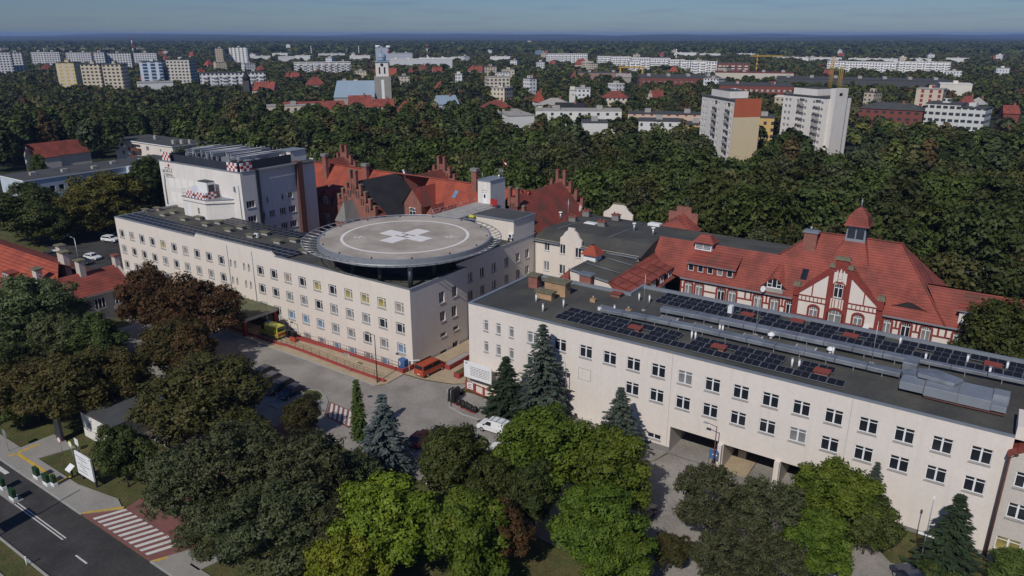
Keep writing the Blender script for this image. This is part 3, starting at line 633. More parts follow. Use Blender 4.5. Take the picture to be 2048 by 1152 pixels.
    for i in range(11):
        a0 = -158.5+i*1.95; n, o2 = bld('ventilation_duct', 'silver ventilation duct in the crowded plant on the tall white clinic roof', 'duct', a0, 103, 'ducts on the clinic roof', 22.4)
        d = MB(); ln = rr.uniform(7, 13); b1 = 97+rr.uniform(0, 3); zt = rr.uniform(1.3, 2.6); wd = rr.uniform(.35, .55)
        d.box(-wd, b1-103, zt-.35, wd, b1-103+ln, zt+.35); d.build('duct_run', M['metal'], n)
        d = MB(); d.tube([(-wd-.4, b1-103+.3, .1), (-wd-.4, b1-103+.3, zt+.55), (-wd-.4, b1-103+ln-1, zt+.55), (-wd-.4, b1-103+ln-1, .1)], .12, 6); d.build('pipe', M['alu'], n)
        d = MB()
        for k in range(4): d.box(-wd-.05, b1-103+k*ln/4+.4, 0, -wd+.05, b1-103+k*ln/4+.5, zt-.3); d.box(wd-.05, b1-103+k*ln/4+.4, 0, wd+.05, b1-103+k*ln/4+.5, zt-.3)
        d.build('support', M['dark_metal'], n)
    for i in range(6):
        n, o2 = bld('air_handling_unit', 'blue grey air handling unit among the pipes on the tall white clinic roof', 'air handling unit', -156+i*3.6, 100, 'air handlers on the clinic roof', 22.4)
        d = MB(); d.box(-1.3, -1, .3, 1.3, 2.2, 1.9); d.box(-1.1, -1.02, .5, 1.1, -1.0, 1.7); d.build('casing', M['metal_trim'], n)
        d = MB(); d.cyl(-.5, .6, 1.9, 2.1, .45, 12); d.cyl(.6, .6, 1.9, 2.1, .45, 12); d.build('fan', M['dark_metal'], n)
    n, o2 = bld('roof_hut', 'white stair hut at the back corner of the tall clinic roof', 'roof hut', -139, 113, None, 22.4)
    d = MB(); d.box(-2.2, -2.4, 0, 1.8, 2, 2.3); d.build('wall', M['white_render'], n); d = MB(); d.box(-2.4, -2.6, 2.3, 2.0, 2.2, 2.5); d.build('roof', M['metal_trim'], n)
    q = MB()
    for i in range(15): q.tube([(-162.2, 95+i*1.4, 22.6), (-162.2, 95+i*1.4, 24.0)], .03, 4)
    for i in range(19): q.tube([(-162+i*1.5, 115.8, 22.6), (-162+i*1.5, 115.8, 24.2)], .03, 4)
    q.build('roof_railing', M['alu'], r, off)
    checker('chequered_marker', 'red and white chequered marker at the far left corner of the tall clinic roof', -161.2, 93.95, 22.9, 5, 3, 1.9, 'f', 2.9)
    checker('chequered_marker', 'red and white chequered marker at the front right corner of the tall clinic roof', -137.4, 93.95, 22.9, 5, 3, 1.7, 'f', 3.3)
    checker('chequered_marker', 'shaded chequered marker facing the side on the right corner of the tall clinic roof', -133.2, 94.3, 22.9, 4, 3, 1.7, 's', 2.8)
    # low stair tower in front
    r, off = bld('stair_tower', 'low white stair tower with rooftop machinery in front of the tall clinic block', 'stair tower', -144.3, 92)
    w = MB(); w.prism([(-148.5, 89.8), (-140.3, 89.8), (-136.2, 93.79), (-148.5, 93.79)], 12.62, 16.75); w.prism([(-148.8, 89.5), (-140.1, 89.5), (-135.8, 93.79), (-148.8, 93.79)], 16.1, 16.45); w.build('wall', M['white_render'], r, off)
    w = MB(); w.prism([(-148.7, 89.6), (-140.2, 89.6), (-136, 93.79), (-148.7, 93.79)], 16.75, 16.9); w.build('coping', M['metal_trim'], r, off)
    w = MB(); w.box(-146.9, 89.76, 12.9, -145.8, 89.795, 15.2); w.build('door', M['white'], r, off)
    w = MB(); w.box(-143.4, 89.76, 13.6, -142.8, 89.796, 14.9); w.build('window', M['blind_grey'], r, off)
    q = MB()
    for z in (17.6, 18.3): q.tube([(-140.3, 93.6, z), (-148.4, 93.6, z), (-148.4, 89.9, z), (-146.4, 89.9, z)], .03, 4)
    for x, y in ((-148.4, 93.6), (-148.4, 91.8), (-148.4, 89.9), (-140.3, 93.6), (-144, 93.6)): q.tube([(x, y, 16.9), (x, y, 18.3)], .03, 4)
    q.build('railing', M['alu'], r, off)
    checker('chequered_marker', 'left one of two red and white chequered markers on the low white stair tower', -146.6, 89.6, 16.9, 5, 3, 1.4, 'f', 2.6)
    checker('chequered_marker', 'right one of two red and white chequered markers on the low white stair tower', -143.3, 89.6, 16.9, 5, 3, 1.4, 'f', 2.9)
    checker('chequered_marker', 'shaded chequered marker on the side of the low white stair tower', -140.15, 89.9, 16.9, 4, 3, 1.4, 's', 2.6)
    n, o2 = bld('cooling_unit', 'white boxy cooling unit on top of the low stair tower', 'cooling unit', -142.3, 91.8, None, 16.9)
    d = MB(); d.box(-1.7, -1, .8, 1.7, 1, 3.4); d.build('casing', M['white'], n); d = MB(); d.box(-1.6, -.9, 3.4, 1.6, .9, 3.6); d.box(1.7, -.7, 1.3, 1.74, .7, 2.9); d.build('grille', M['dark_metal'], n)
    d = MB()
    for x in (-1.4, 1.4):
        for y in (-.8, .8): d.box(x-.08, y-.08, 0, x+.08, y+.08, .8)
    d.build('frame', M['dark_metal'], n)
    n, o2 = bld('satellite_dish', 'grey satellite dish beside the cooling unit on the low stair tower', 'satellite dish', -144.9, 90.8, None, 16.9)
    d = MB(); d.tube([(0, 0, 0), (0, 0, 1.2)], .06, 6); d.build('mast', M['alu'], n)
    d = MB(); d.tube([(0, -.05, 1.6), (.1, -.3, 1.7)], [.15, .85], 16); d.build('dish', M['alu'], n)
block_e()

# ------------------------------------------------------------------ roof furniture of the helipad wing
def roof_furniture_a():
    spots = [(292, 423), (316, 420), (347, 426), (327, 431), (368, 440), (398, 438), (412, 451), (437, 447), (458, 462), (482, 457), (502, 474), (531, 469), (556, 486), (588, 483), (610, 505)]
    sp = None
    for i, (u, v) in enumerate(spots):
        p = at(u, v, 12.7); p.z = 12.62
        if sp is None:
            n = thing('vent_stack', 'low vent stack with a mossy slab lid on the helipad wing roof', 'vent stack', p, YAW, 'vent stacks on the helipad wing roof')
            d = MB(); d.box(-.9, -.35, 0, .9, .35, .55); d.build('stack', M['conc2'], n); d = MB(); d.box(-1.15, -.55, .55, 1.15, .55, .7); d.build('lid', M['moss'], n); sp = n
        else: dup(sp, p)
    # solar panels, each its own module
    d = MB(); d.box(-.82, -.5, -.02, .82, .5, .02, 0); d.box(-.78, -.46, .0205, -.01, .46, .024, 1); d.box(.01, -.46, .0205, .78, .46, .024, 1)
    me = d.mesh('solar_panel', [M['alu'], M['solar']])
    def array(a0, a1, b0, rows, pitch, label, group, step=1.69, skip=(), z=12.95):
        k = 0
        for j in range(rows):
            a = a0+j*.15
            while a < a1:
                if not any(s[0] <= a <= s[1] and j in s[2] for s in skip):
                    o = link(bpy.data.objects.new('solar_panel', me)); o.location = P(a, b0+j*pitch, z+.06*j); o.rotation_euler = (R_(9), 0, YAW)
                    tag(o, label, 'solar panel', group)
                a += step
    array(-156.5, -102.6, 80.6, 3, 1.28, 'black solar panel in the long array along the front edge of the helipad wing roof', 'solar panels along the front of the helipad wing')
    array(-135.5, -112.5, 90.0, 3, 1.2, 'black solar panel in the short array at the back of the helipad wing roof', 'solar panels at the back of the helipad wing')
    n = thing('air_conditioner', 'small white air conditioner between vent stacks on the helipad wing roof', 'air conditioner', P(-119.3, 86.2, 12.62))
    d = MB(); d.box(-.5, -.2, .15, .5, .2, .95); d.build('casing', M['white'], n); d = MB(); d.cyl(0, 0, .1, .16, .3); d.tube([(0, -.21, .55), (0, -.25, .55)], .3, 12); d.build('fan', M['dark_metal'], n)
    n = thing('air_conditioner', 'white air conditioner on the ledge below the cream penthouse', 'air conditioner', P(-77.4, 112.0, 13.2))
    d = MB(); d.box(-.5, -.2, .15, .5, .2, .95); d.build('casing', M['white'], n); d = MB(); d.tube([(0, -.21, .55), (0, -.25, .55)], .3, 12); d.box(-.5, -.2, -.6, -.4, .2, .14); d.box(.4, -.2, -.6, .5, .2, .14); d.build('bracket', M['dark_metal'], n)
roof_furniture_a()

# ------------------------------------------------------------------ right-hand wing with garages and solar roof
def wing_garage():
    r, off = bld('garage_wing', 'pale cream wing with drive-in garages below and silver ducts on its roof', 'hospital building', -29, 80)
    b0 = 80.0; T = 12.85; holes = []; W_ = []
    for i in range(16):
        a = -51.55+[0, 4.42, 8.4, 11.95, 15.35, 18.78, 22.3, 25.8, 29.25, 32.7, 36.15, 39.62, 43.13, 46.65, 50.15, 53.6][i]
        W_.append((a, 10.0, 1.85, 1.75, 'B'))
        if i not in (1, 2, 3): W_.append((a, 6.54, 1.85, 1.75, 'B'))
    for a in (-59.65, -57.43, -55.18): W_ += [(a, 10.02, .8, 1.65, 'slit'), (a, 6.7, .8, 1.65, 'slit')]
    W_ += [(-59.66, 2.2, .8, 1.65, 'slit'), (-32.75, .7, 1.9, .75, 'two'), (-51.5, 3.0, 1.85, 1.5, 'B')]
    holes = [(a-w/2, a+w/2, z-h/2-.1, z+h/2) for a, z, w, h, s in W_]
    gar = [(-30.6, -24.4, -1.0, 2.78), (-23.65, -17.45, -1.0, 2.6), (-16.8, -10.8, -1.0, 2.6)]
    w = MB(); w.facade(-62.8, 4.4, -1.6, T, holes, lambda u, z, d: (u, b0+d, z), .22)
    # replace wall over the garage mouths by real openings: rebuild with deep reveals
    w = MB(); w.facade(-62.8, 4.4, -1.6, T, holes+gar, lambda u, z, d: (u, b0+d, z), .22)
    w.poly([(-62.8, 80, -1.6), (-62.8, 97, -1.6), (-62.8, 97, T), (-62.8, 80, T)]); w.poly([(-62.8, 97, -1.6), (-45, 97, -1.6), (-45, 97, T), (-62.8, 97, T)])
    w.poly([(-45, 97, -1.6), (-45, 101.5, -1.6), (-45, 101.5, T), (-45, 97, T)]); w.poly([(-45, 101.5, -1.6), (8, 101.5, -1.6), (8, 101.5, T), (-45, 101.5, T)])
    w.box(-62.8, 80.001, T-.3, 4.3, 80.35, T+.001); w.box(-62.799, 80.36, T-.3, -62.45, 97, T)
    for a in (-40.5, -27.1+.05, -14.2):
        pass
    w.build('wall', M['creamB'], r, off)
    q = MB()
    for a in (-31.0, -10.3): q.box(a-.02, 79.985, 2.9 if a > -12 else -1.2, a+.02, 79.998, T-.1)
    q.build('expansion_joint', M['conc2'], r, off)
    for x0, x1, z in ((-62.8, -30.6, -.2), (-10.8, 4.4, -.55)): q = MB(); q.box(x0, 79.96, -1.6, x1, 79.995, z); q.build('plinth', M['plinth'], r, off)
    g = MB()                                    # garage interior: side walls, back wall, ceiling
    for a0, a1, z0, z1 in gar:
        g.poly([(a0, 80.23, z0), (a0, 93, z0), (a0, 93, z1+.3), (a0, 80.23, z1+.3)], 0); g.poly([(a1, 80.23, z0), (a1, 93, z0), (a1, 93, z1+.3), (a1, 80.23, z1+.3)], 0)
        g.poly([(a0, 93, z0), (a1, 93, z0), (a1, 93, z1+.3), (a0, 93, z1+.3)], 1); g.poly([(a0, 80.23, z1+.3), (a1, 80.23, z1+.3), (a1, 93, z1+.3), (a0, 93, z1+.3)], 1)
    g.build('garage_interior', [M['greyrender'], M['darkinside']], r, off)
    f = MB(); f.poly([(-62.4, 80.3, T-.2), (4.4, 80.3, T-.2), (8, 80.3, T-.2), (8, 101.4, T-.2), (-45.05, 101.4, T-.2), (-45.05, 96.9, T-.2), (-62.4, 96.9, T-.2)]); f.build('roof', M['felt'], r, off)
    c = MB(); c.box(-62.9, 79.9, T+.003, 4.4, 80.4, T+.09); c.box(-62.9, 80.41, T+.003, -62.4, 97.1, T+.09); c.box(-62.39, 96.7, T-.2, -45.2, 97.1, T+.25); c.box(-45.19, 96.7, T-.2, -44.8, 101.1, T+.25); c.box(-45.19, 101.11, T-.2, 8, 101.6, T+.25)
    c.build('coping', M['metal_trim'], r, off)
    for a, z, q, h, s in W_:
        window(r, off, (a, b0, z), q, h, s, rnd.choice(['glass']*9+['blind_grey']) if s != 'slit' else 'blind_grey', depth=.22, sill=.22)
    for a, z in ((-47.1, 6.65), (-43.2, 6.65)): b = MB(); b.box(a-.95, 79.985, z-.85, a+.95, 79.998, z+.85); b.box(a-.9, 79.975, z-.8, a+.9, 79.984, z+.8, 1); b.build('blind_window', [M['plinth'], M['creamB']], r, off)
    for a, q in ((-24.0, 79.3), (-17.13, 79.5)): pl = MB(); pl.box(a-.29, q, -1.0, a+.29, 79.98, 2.65); pl.build('garage_pier', M['creamB'], r, off)
    bx = MB(); bx.box(-22.9, 84, -.97, -21.9, 84.8, .1); bx.build('garage_step', M['conc2'], r, off)
    # ---- roof furniture
    Z = T-.2
    d = MB(); d.box(-.92, -.66, -.025, .92, .66, .02, 0); d.box(-.885, -.62, .0205, -.012, .62, .025, 1); d.box(.012, -.62, .0205, .885, .62, .025, 1)
    me = d.mesh('solar_panel', [M['alu'], M['solar']])
    def arr(a0, a1, b0, lab, grp, skip):
        for j in range(3):
            a = a0+j*.12+.9
            while a < a1-.2:
                if not any(s[0] <= a <= s[1] and j in s[2] for s in skip):
                    o = link(bpy.data.objects.new('solar_panel', me)); o.location = P(a, b0+j*1.45, Z+.28+.05*j); o.rotation_euler = (R_(10), 0, YAW)
                    tag(o, lab, 'solar panel', grp)
                a += 1.885
    arr(-49.4, -12.3, 82.75, 'black twin solar panel in the front array of the garage wing roof', 'solar panels at the front of the garage wing', [(-38.6, -36.2, (1,)), (-32.4, -30.6, (1, 2)), (-25.9, -24.0, (1,)), (-18.6, -17.0, (1, 2)), (-15.2, -12, (1,))])
    arr(-40.6, 8.5, 96.4, 'black twin solar panel in the back array of the garage wing roof', 'solar panels at the back of the garage wing', [(-29.8, -25.9, (1,)), (-22.8, -20.5, (2,)), (-15.6, -12.6, (1,)), (-10.5, -8.5, (2,)), (-6.5, -3.8, (1,)), (-.6, 3.0, (1,))])
    def duct(path, w, h, z, label, parts=True):
        n, o2 = bld('roof_duct', label, 'duct', path[0][0], path[0][1], None, Z)
        d = MB()
        for (x0, y0), (x1, y1) in zip(path, path[1:]):
            L_ = math.hypot(x1-x0, y1-y0); nseg = max(1, int(L_/3.2)); ux, uy = (x1-x0)/L_, (y1-y0)/L_; px, py = -uy*w/2, ux*w/2
            for k in range(nseg):
                s0, s1 = L_*k/nseg, L_*(k+1)/nseg-.05
                q = [(x0+ux*s0-px-path[0][0], y0+uy*s0-py-path[0][1]), (x0+ux*s1-px-path[0][0], y0+uy*s1-py-path[0][1]), (x0+ux*s1+px-path[0][0], y0+uy*s1+py-path[0][1]), (x0+ux*s0+px-path[0][0], y0+uy*s0+py-path[0][1])]
                jz = (k % 3)*.012; d.prism(q, z+jz, z+h+jz)
        bevel(d.build('casing', M['metal'], n), .03)
        d = MB()
        for (x0, y0), (x1, y1) in zip(path, path[1:]):
            L_ = math.hypot(x1-x0, y1-y0); nn = max(2, int(L_/3))
            for k in range(nn): t = (k+.4)/nn; x, y = x0+(x1-x0)*t-path[0][0], y0+(y1-y0)*t-path[0][1]; d.box(x-.04, y-w/2+.05, 0, x+.04, y-w/2+.13, z); d.box(x-.04, y+w/2-.13, 0, x+.04, y+w/2-.05, z)
        d.build('support_leg', M['alu'], n)
    duct([(-38.0, 92.3), (-33, 92.7), (-6.1, 92.9)], 1.35, .55, .5, 'long silver duct running the length of the garage wing roof, behind the skylights')
    duct([(-44.9, 87.6), (-31.5, 88.4), (-6.9, 88.3)], 1.25, .5, .45, 'long silver duct beside the front solar panels on the garage wing roof')
    duct([(-6.3, 92.2), (-6.3, 89.6)], 1.5, 1.1, .55, 'short silver crosswise duct joining the two long ducts on the garage wing roof')
    duct([(-6.0, 93.6), (8.5, 93.8)], .8, .4, .5, 'narrow silver duct at the right below the back panels of the garage wing')
    n, o2 = bld('air_handling_unit', 'big silver air handling unit at the right end of the garage wing roof', 'air handling unit', -1, 86, None, Z)
    n.scale = (1, 1, .72)
    d = MB(); d.box(-5.6, -1.5, .7, -3.2, .6, 1.9); d.box(-3.2, -1.7, .6, 3.0, 2.0, 2.1); d.box(3.0, -1.5, .6, 4.4, .3, 1.5); bevel(d.build('casing', M['metal_trim'], n), .05)
    d = MB(); d.prism([(-5.4, .62), (-3.3, .62), (-2.4, 1.8), (-2.6, 3.2), (-5.0, 3.2), (-5.9, 2.0)], .9, 1.9); d.prism([(-4.2, .4), (-.6, -.3), (.2, 1.6), (-2.6, 2.8), (-4.4, 2.0)], 2.11, 2.75); bevel(d.build('intake_hood', M['metal'], n), .12)
    d = MB(); d.box(3.05, .35, .8, 4.5, 2.0, 2.2); d.box(4.5, .5, .95, 4.52, 1.8, 2.05, 1); d.build('outlet_box', [M['metal_trim'], M['dark_metal']], n)
    d = MB(); d.box(-3.1, -1.6, .25, 4.3, -1.45, .45); d.box(-3.1, 1.7, .25, 4.3, 1.85, .45); d.box(-3.21, -1.72, .9, -3.19, 2.02, 2.13); d.box(-.05, -1.72, .62, -.02, 2.02, 2.13)
    d.build('base_frame', M['rust'], n)
    def small(kind, lab, pts, make, grp, cat):
        sp = None
        for (a, b) in pts:
            if sp is None: sp = thing(kind, lab, cat, P(a, b, Z), YAW, grp); make(sp)
            else: dup(sp, P(a, b, Z))
    def pipe(n): d = MB(); d.cyl(0, 0, 0, 1.15, .13, 8); d.build('pipe', M['white'], n); d = MB(); d.cyl(0, 0, 1.15, 1.22, .19, 8); d.build('cap', M['alu'], n)
    small('vent_pipe', 'white vent pipe standing on the flat roof of the garage wing', [(-55.2, 86.5), (-52.2, 83.6), (-50.7, 86.8), (-43.6, 88.9), (-42.9, 95.5), (-41.3, 95.6), (-31, 86), (-30.5, 86), (-18, 84.6), (-17.2, 84.6), (-8.5, 99), (-28.8, 90.2), (-28.4, 90.2), (-1, 97.5), (-14.8, 91), (3, 97.9), (1.4, 95), (-5.2, 95.2)], pipe, 'vent pipes on the garage wing roof', 'vent pipe')
    def sky_(n): d = MB(); d.box(-1.2, -.6, 0, 1.2, .6, .45); d.build('kerb', M['white'], n); d = MB(); d.box(-1.1, -.5, .45, 1.1, .5, .5); d.build('dome', M['blind_grey'], n)
    small('roof_skylight', 'low white skylight between the silver ducts on the garage wing roof', [(-44.9, 89.2), (-36, 90.4), (-31.2, 90.2), (-24.5, 90.4), (-17.9, 90.6)], sky_, 'skylights on the garage wing roof', 'skylight')
    def hatch(n): d = MB(); d.box(-.75, -.55, 0, .75, .55, .4); d.build('stack', M['brick'], n); d = MB(); d.box(-.9, -.7, .4, .9, .7, .52); d.build('lid', M['tile_old'], n)
    small('brick_vent', 'low red brick vent among the solar panels on the garage wing roof', [(-46.6, 95.5), (-38.3, 84.6), (-27.5, 97.9), (-26.9, 84.7), (-21.2, 99.3) , (-14.1, 97.9), (-14.6, 84.6), (1.6, 97.9)], hatch, 'brick vents on the garage wing roof', 'roof vent')
    def cow(n): d = MB(); d.cyl(0, 0, 0, .5, .2, 10); d.build('stub', M['white'], n); d = MB(); d.dome(0, 0, .5, .45, .4); d.build('hood', M['white'], n)
    small('roof_fan', 'white mushroom roof fan beside the long back duct on the garage wing roof', [(-22.6, 92.0), (-15.2, 91.4)], cow, 'roof fans on the garage wing', 'roof fan')
    def bv(n): d = MB(); d.box(-.4, -.3, 0, .4, .3, .5); d.build('stack', M['brick_yel'], n); d = MB(); d.cyl(0, 0, .5, .9, .12, 8); d.build('pot', M['conc2'], n)
    small('chimney_stub', 'small tan brick chimney stub near the left end of the garage wing roof', [(-48.3, 91.3), (-42.0, 90.1)], bv, 'brick stubs on the garage wing roof', 'chimney')
    def mast(n): d = MB(); d.tube([(0, 0, 0), (0, 0, 5.5)], [.05, .025], 6); d.build('rod', M['alu'], n); d = MB(); d.cyl(0, 0, 0, .15, .3, 8); d.build('foot', M['conc2'], n)
    small('lightning_rod', 'thin lightning rod on the garage wing roof', [(-40.6, 92.1), (-24.6, 92.0), (-10.4, 91.0), (-53.7, 91.7)], mast, 'lightning rods on the garage wing roof', 'lightning rod')
    n, o2 = bld('air_conditioner', 'white air conditioner standing among the back solar panels on the garage wing roof', 'air conditioner', -29.8, 97.4, None, Z)
    d = MB(); d.box(-.3, -.45, .2, .3, .45, 1.4); d.build('casing', M['white'], n); d = MB(); d.box(-.3, -.45, 0, .3, -.35, .19); d.box(-.3, .35, 0, .3, .45, .19); d.build('foot', M['dark_metal'], n)
    for nm, lab, a, b, w_, d_, h_, mt in (('brick_chimney', 'large yellow brick chimney with a mossy lid on the garage wing roof', -54.4, 91.2, 3.6, 1.6, 2.0, 'brick_yel'), ('brick_chimney', 'low yellow brick chimney in front of the larger one on the garage wing roof', -54.9, 88.6, 2.7, 1.1, 1.0, 'brick_yel'), ('brick_chimney', 'red brick chimney with a mossy lid at the left rim of the garage wing', -59.0, 92.0, 1.6, 1.2, 1.9, 'brick'), ('brick_chimney', 'red brick chimney under a shiny metal hood behind the yellow brick chimney', -53.0, 97.8, 2.0, 1.3, 1.6, 'brick')):
        n, o2 = bld(nm, lab, 'chimney', a, b, None, Z); d = MB(); d.box(-w_/2, -d_/2, 0, w_/2, d_/2, h_); d.build('stack', M[mt], n)
        d = MB(); d.box(-w_/2-.2, -d_/2-.2, h_, w_/2+.2, d_/2+.2, h_+.25); d.build('lid', M['metal' if 'shiny' in lab else 'moss'], n)
wing_garage()

# ------------------------------------------------------------------ neighbouring grey beige gabled house at the right edge
def house_f():
    r, off = bld('gabled_house', 'grey beige gabled building joined to the right end of the garage wing', 'building', 12, 79)
    Wn = [(6.0, 8.9, 1.7, 1.7), (6.0, 5.4, 1.7, 1.7), (5.9, 1.4, 2.1, 1.6), (10.4, 8.9, 1.7, 1.7), (10.4, 5.4, 1.7, 1.7), (10.4, 1.6, 1.7, 1.6)]
    w = MB(); w.facade(4.4, 22, -1.6, 11.2, [(a-q/2, a+q/2, z-h/2-.1, z+h/2) for a, z, q, h in Wn], lambda u, z, d: (u, 79.2+d, z), .2)
    w.slab([(4.4, 11.2), (22, 11.2), (13.2, 17.8)], 79.2, 79.4); w.poly([(4.4, 79.2, -1.6), (4.4, 95, -1.6), (4.4, 95, 11.2), (4.4, 79.2, 11.2)]); w.poly([(22, 79.2, -1.6), (22, 95, -1.6), (22, 95, 11.2), (22, 79.2, 11.2)])
    w.slab([(4.4, -1.6), (22, -1.6), (22, 11.2), (13.2, 17.8), (4.4, 11.2)], 94.8, 95)
    w.build('wall', M['greyrender'], r, off)
    q = MB()
    for s in (-1, 1): q.slab([(13.2, 17.95), (13.2+s*9.1, 11.15), (13.2+s*9.1, 11.4), (13.2, 18.2)], 78.95, 95.2)
    q.build('roof', M['tile_old'], r, off)
    q = MB(); q.tube([(4.3, 79.1, -1.5), (4.3, 79.1, 11.0), (4.9, 79.0, 11.6)], .13, 8); q.tube([(4.25, 79, 11.2), (4.25, 95, 11.2)], .12, 6); q.build('downpipe', M['rust'], r, off)
    for i, (a, z, ww, h) in enumerate(Wn): window(r, off, (a, 79.2, z), ww, h, 'B', 'blind_yellow' if i == 2 else 'glass', depth=.2, sill=.25)
    q = MB(); q.box(4.4, 80.2, 12.6, 5.4, 84.5, 14.0); q.build('parapet', M['creamB'], r, off)
house_f()

# ------------------------------------------------------------------ half-timbered hospital with the big red roof
def half_timbered():
    r, off = bld('half_timbered_hospital', 'old hospital with brick striped cream front, centre gable and great red hipped roof', 'hospital building', -22, 122.3)
    f0 = 122.3; ez = 8.5; k = 1.09; wz = 6.5
    wl = [-45.5, -43.49, -39.47, -37.46, -32.98, -30.17, -27.6]; wr = [-12.84, -10.1, -7.33, -3.05, 0.6, 3.4]
    hol = lambda L_, z, w, h: [(a-w/2, a+w/2, z-h/2, z+h/2) for a in L_]
    w = MB(); w.facade(-47, 9, -1.6, ez, hol(wl+wr, wz, 1.25, 2.5)+hol(wl+wr, 1.8, 1.25, 2.6), lambda u, z, d: (u, f0+d, z), .18)
    w.poly([(-47, f0, -1.6), (-47, f0+11, -1.6), (-47, f0+11, ez), (-47, f0, ez)]); w.poly([(9, f0, -1.6), (9, f0+16, -1.6), (9, f0+16, ez), (9, f0, ez)]); w.poly([(-47, f0+16, -1.6), (9, f0+16, -1.6), (9, f0+16, ez), (-47, f0+16, ez)])
    # gable bay
    g0 = f0-.45; gw = [(-23.75, wz, 1.3, 2.5), (-20.4, wz, 2.0, 2.6), (-16.95, wz, 1.3, 2.5), (-20.4, 11.1, 1.35, 2.3)]
    w.facade(-27.2, -13.6, -1.6, 9.9, hol([-23.75, -16.95], wz, 1.3, 2.5)+hol([-20.4], wz, 2.0, 2.6), lambda u, z, d: (u, g0+d, z), .18)
    gl = lambda z: (-27.2+(z-9.9)*1.12, -13.6-(z-9.9)*1.12)
    w.poly([(-27.2, g0, 9.9), (-21.07, g0, 9.9), (-21.07, g0, 15.1), (-21.6, g0, 14.9)]); w.poly([(-13.6, g0, 9.9), (-19.2, g0, 14.9), (-19.73, g0, 15.1), (-19.73, g0, 9.9)]); w.poly([(-21.07, g0, 12.25), (-19.73, g0, 12.25), (-19.73, g0, 16.2), (-21.07, g0, 16.2)])
    w.poly([(-27.2, g0, -1.6), (-27.2, f0, -1.6), (-27.2, f0, 9.9), (-27.2, g0, 9.9)]); w.poly([(-13.6, g0, -1.6), (-13.6, f0, -1.6), (-13.6, f0, 9.9), (-13.6, g0, 9.9)])
    w.build('wall', M['creamB'], r, off)
    for a in wl+wr:
        window(r, off, (a, f0, wz), 1.25, 2.5, 'arch', rnd.choice(['blind_grey', 'blind_grey', 'glass']), depth=.18, sill=.12); window(r, off, (a, f0, 1.8), 1.25, 2.6, 'arch', 'blind_grey', depth=.18, sill=.12)
    for a, z, ww, h in gw: window(r, off, (a, g0 if z < 10 else g0-.1, z), ww, h, 'arch', 'glass' if z > 10 else rnd.choice(['blind_grey', 'glass']), depth=.18, sill=.12)
    # brick strips: verticals, bands, arches over the windows and a dentil course under the eaves
    t = MB()
    def V(a, z0, z1, b=f0, w_=.28): t.box(a-w_/2, b-.08, z0, a+w_/2, b-.002, z1)
    def Hh(a0, a1, z, b=f0, h=.26): t.box(a0, b-.07, z-h/2, a1, b-.001, z+h/2)
    def arch(a, z, w_, b=f0):
        x = w_/2; s = z-x*.55; n = 8
        for i in range(n):
            q0, q1 = math.pi*(1-i/n), math.pi*(1-(i+1)/n)
            pts = [(a+(x+d)*math.cos(q), s+(x*.6+d)*math.sin(q)) for q, d in ((q0, .0), (q1, .0), (q1, .34), (q0, .34))]
            t.slab(pts, b-.1, b-.003)
        V(a-x-.17, z-2.5, s, b, .34); V(a+x+.17, z-2.5, s, b, .34)
    for a in wl+wr: arch(a, wz+1.25, 1.25)
    for a0, a1 in ((-47, -27.2), (-13.6, 9)):
        Hh(a0, a1, ez-.14, h=.12); Hh(a0, a1, ez-.50, h=.14)
        n = int((a1-a0)/.42)
        for i in range(n): t.box(a0+i*(a1-a0)/n, f0-.14, ez-.45, a0+i*(a1-a0)/n+.17, f0-.004, ez-.2)
        cuts = sorted([a for a in wl+wr if a0 < a < a1]); prev = a0
        for a in cuts+[a1]:
            e = a-.95 if a != a1 else a1
            if e-prev > .2: Hh(prev, e, 6.55)
            prev = a+.95
        for a in cuts: V(a, wz+1.62, ez-.5, w_=.14); V(a-.5, wz+1.5, ez-.5, w_=.12); V(a+.5, wz+1.5, ez-.5, w_=.12)
    for a in (-46.9, -35.2, -34.2, -31.55, -28.9, -13.4, -11.5, -8.7, -5.7, -4.7, -1.6, 2.0, 5.2): V(a, 6.68 if a not in (-46.9, -13.4) else -1, ez-.5)
    for a, z, ww, h in gw: arch(a, z+h/2, ww, g0)
    for a in (-26.75, -14.05): V(a, 0 if 0 else 5.6, 10.7, g0, .95); t.box(a-.48, g0-.35, 9.2, a+.48, g0-.09, 10.7)
    for a in (-21.75, -19.05): V(a, -1, 15.0, g0, .75)
    for s in (-1, 1):
        p0, p1 = (-20.4+s*6.9, 9.7), (-20.4+s*1.3, 15.0)
        t.slab([p0, (p0[0]-s*.9, p0[1]-.15), (p1[0]-s*.3, p1[1]-.9), (p1[0]-s*.3, p1[1]), p1], g0-.13, g0+.35)
        Hh(-20.4+s*1.7 if s > 0 else -26.3, -14.5 if s > 0 else -20.4+s*1.7, 9.35, g0, .2); Hh(-20.4+s*1.7 if s > 0 else -26.3, -14.5 if s > 0 else -20.4+s*1.7, 8.45, g0, .2); Hh(-20.4+s*1.7 if s > 0 else -26.3, -14.5 if s > 0 else -20.4+s*1.7, 5.9, g0, .2)
        for i in range(7): V(-20.4+s*(2.3+i*.62), 8.5, 9.3, g0, .13)
        V(-20.4+s*3.9, 9.4, 11.6, g0, .18)
    for a in (-20.75, -20.05): V(a, 12.6, 14.2, g0, .12); 
    for a in (-21.1, -20.7, -20.1, -19.7): V(a, 8.0, 9.6, g0, .12)
    t.box(-21.4, g0-.1, 14.2, -19.4, g0+.5, 16.2); t.box(-22.1, g0-.1, 14.0, -21.4, g0+.5, 14.85); t.box(-19.4, g0-.1, 14.0, -18.7, g0+.5, 14.85)
    t.build('brick_trim', M['brick_trim'], r, off)
    n = MB()
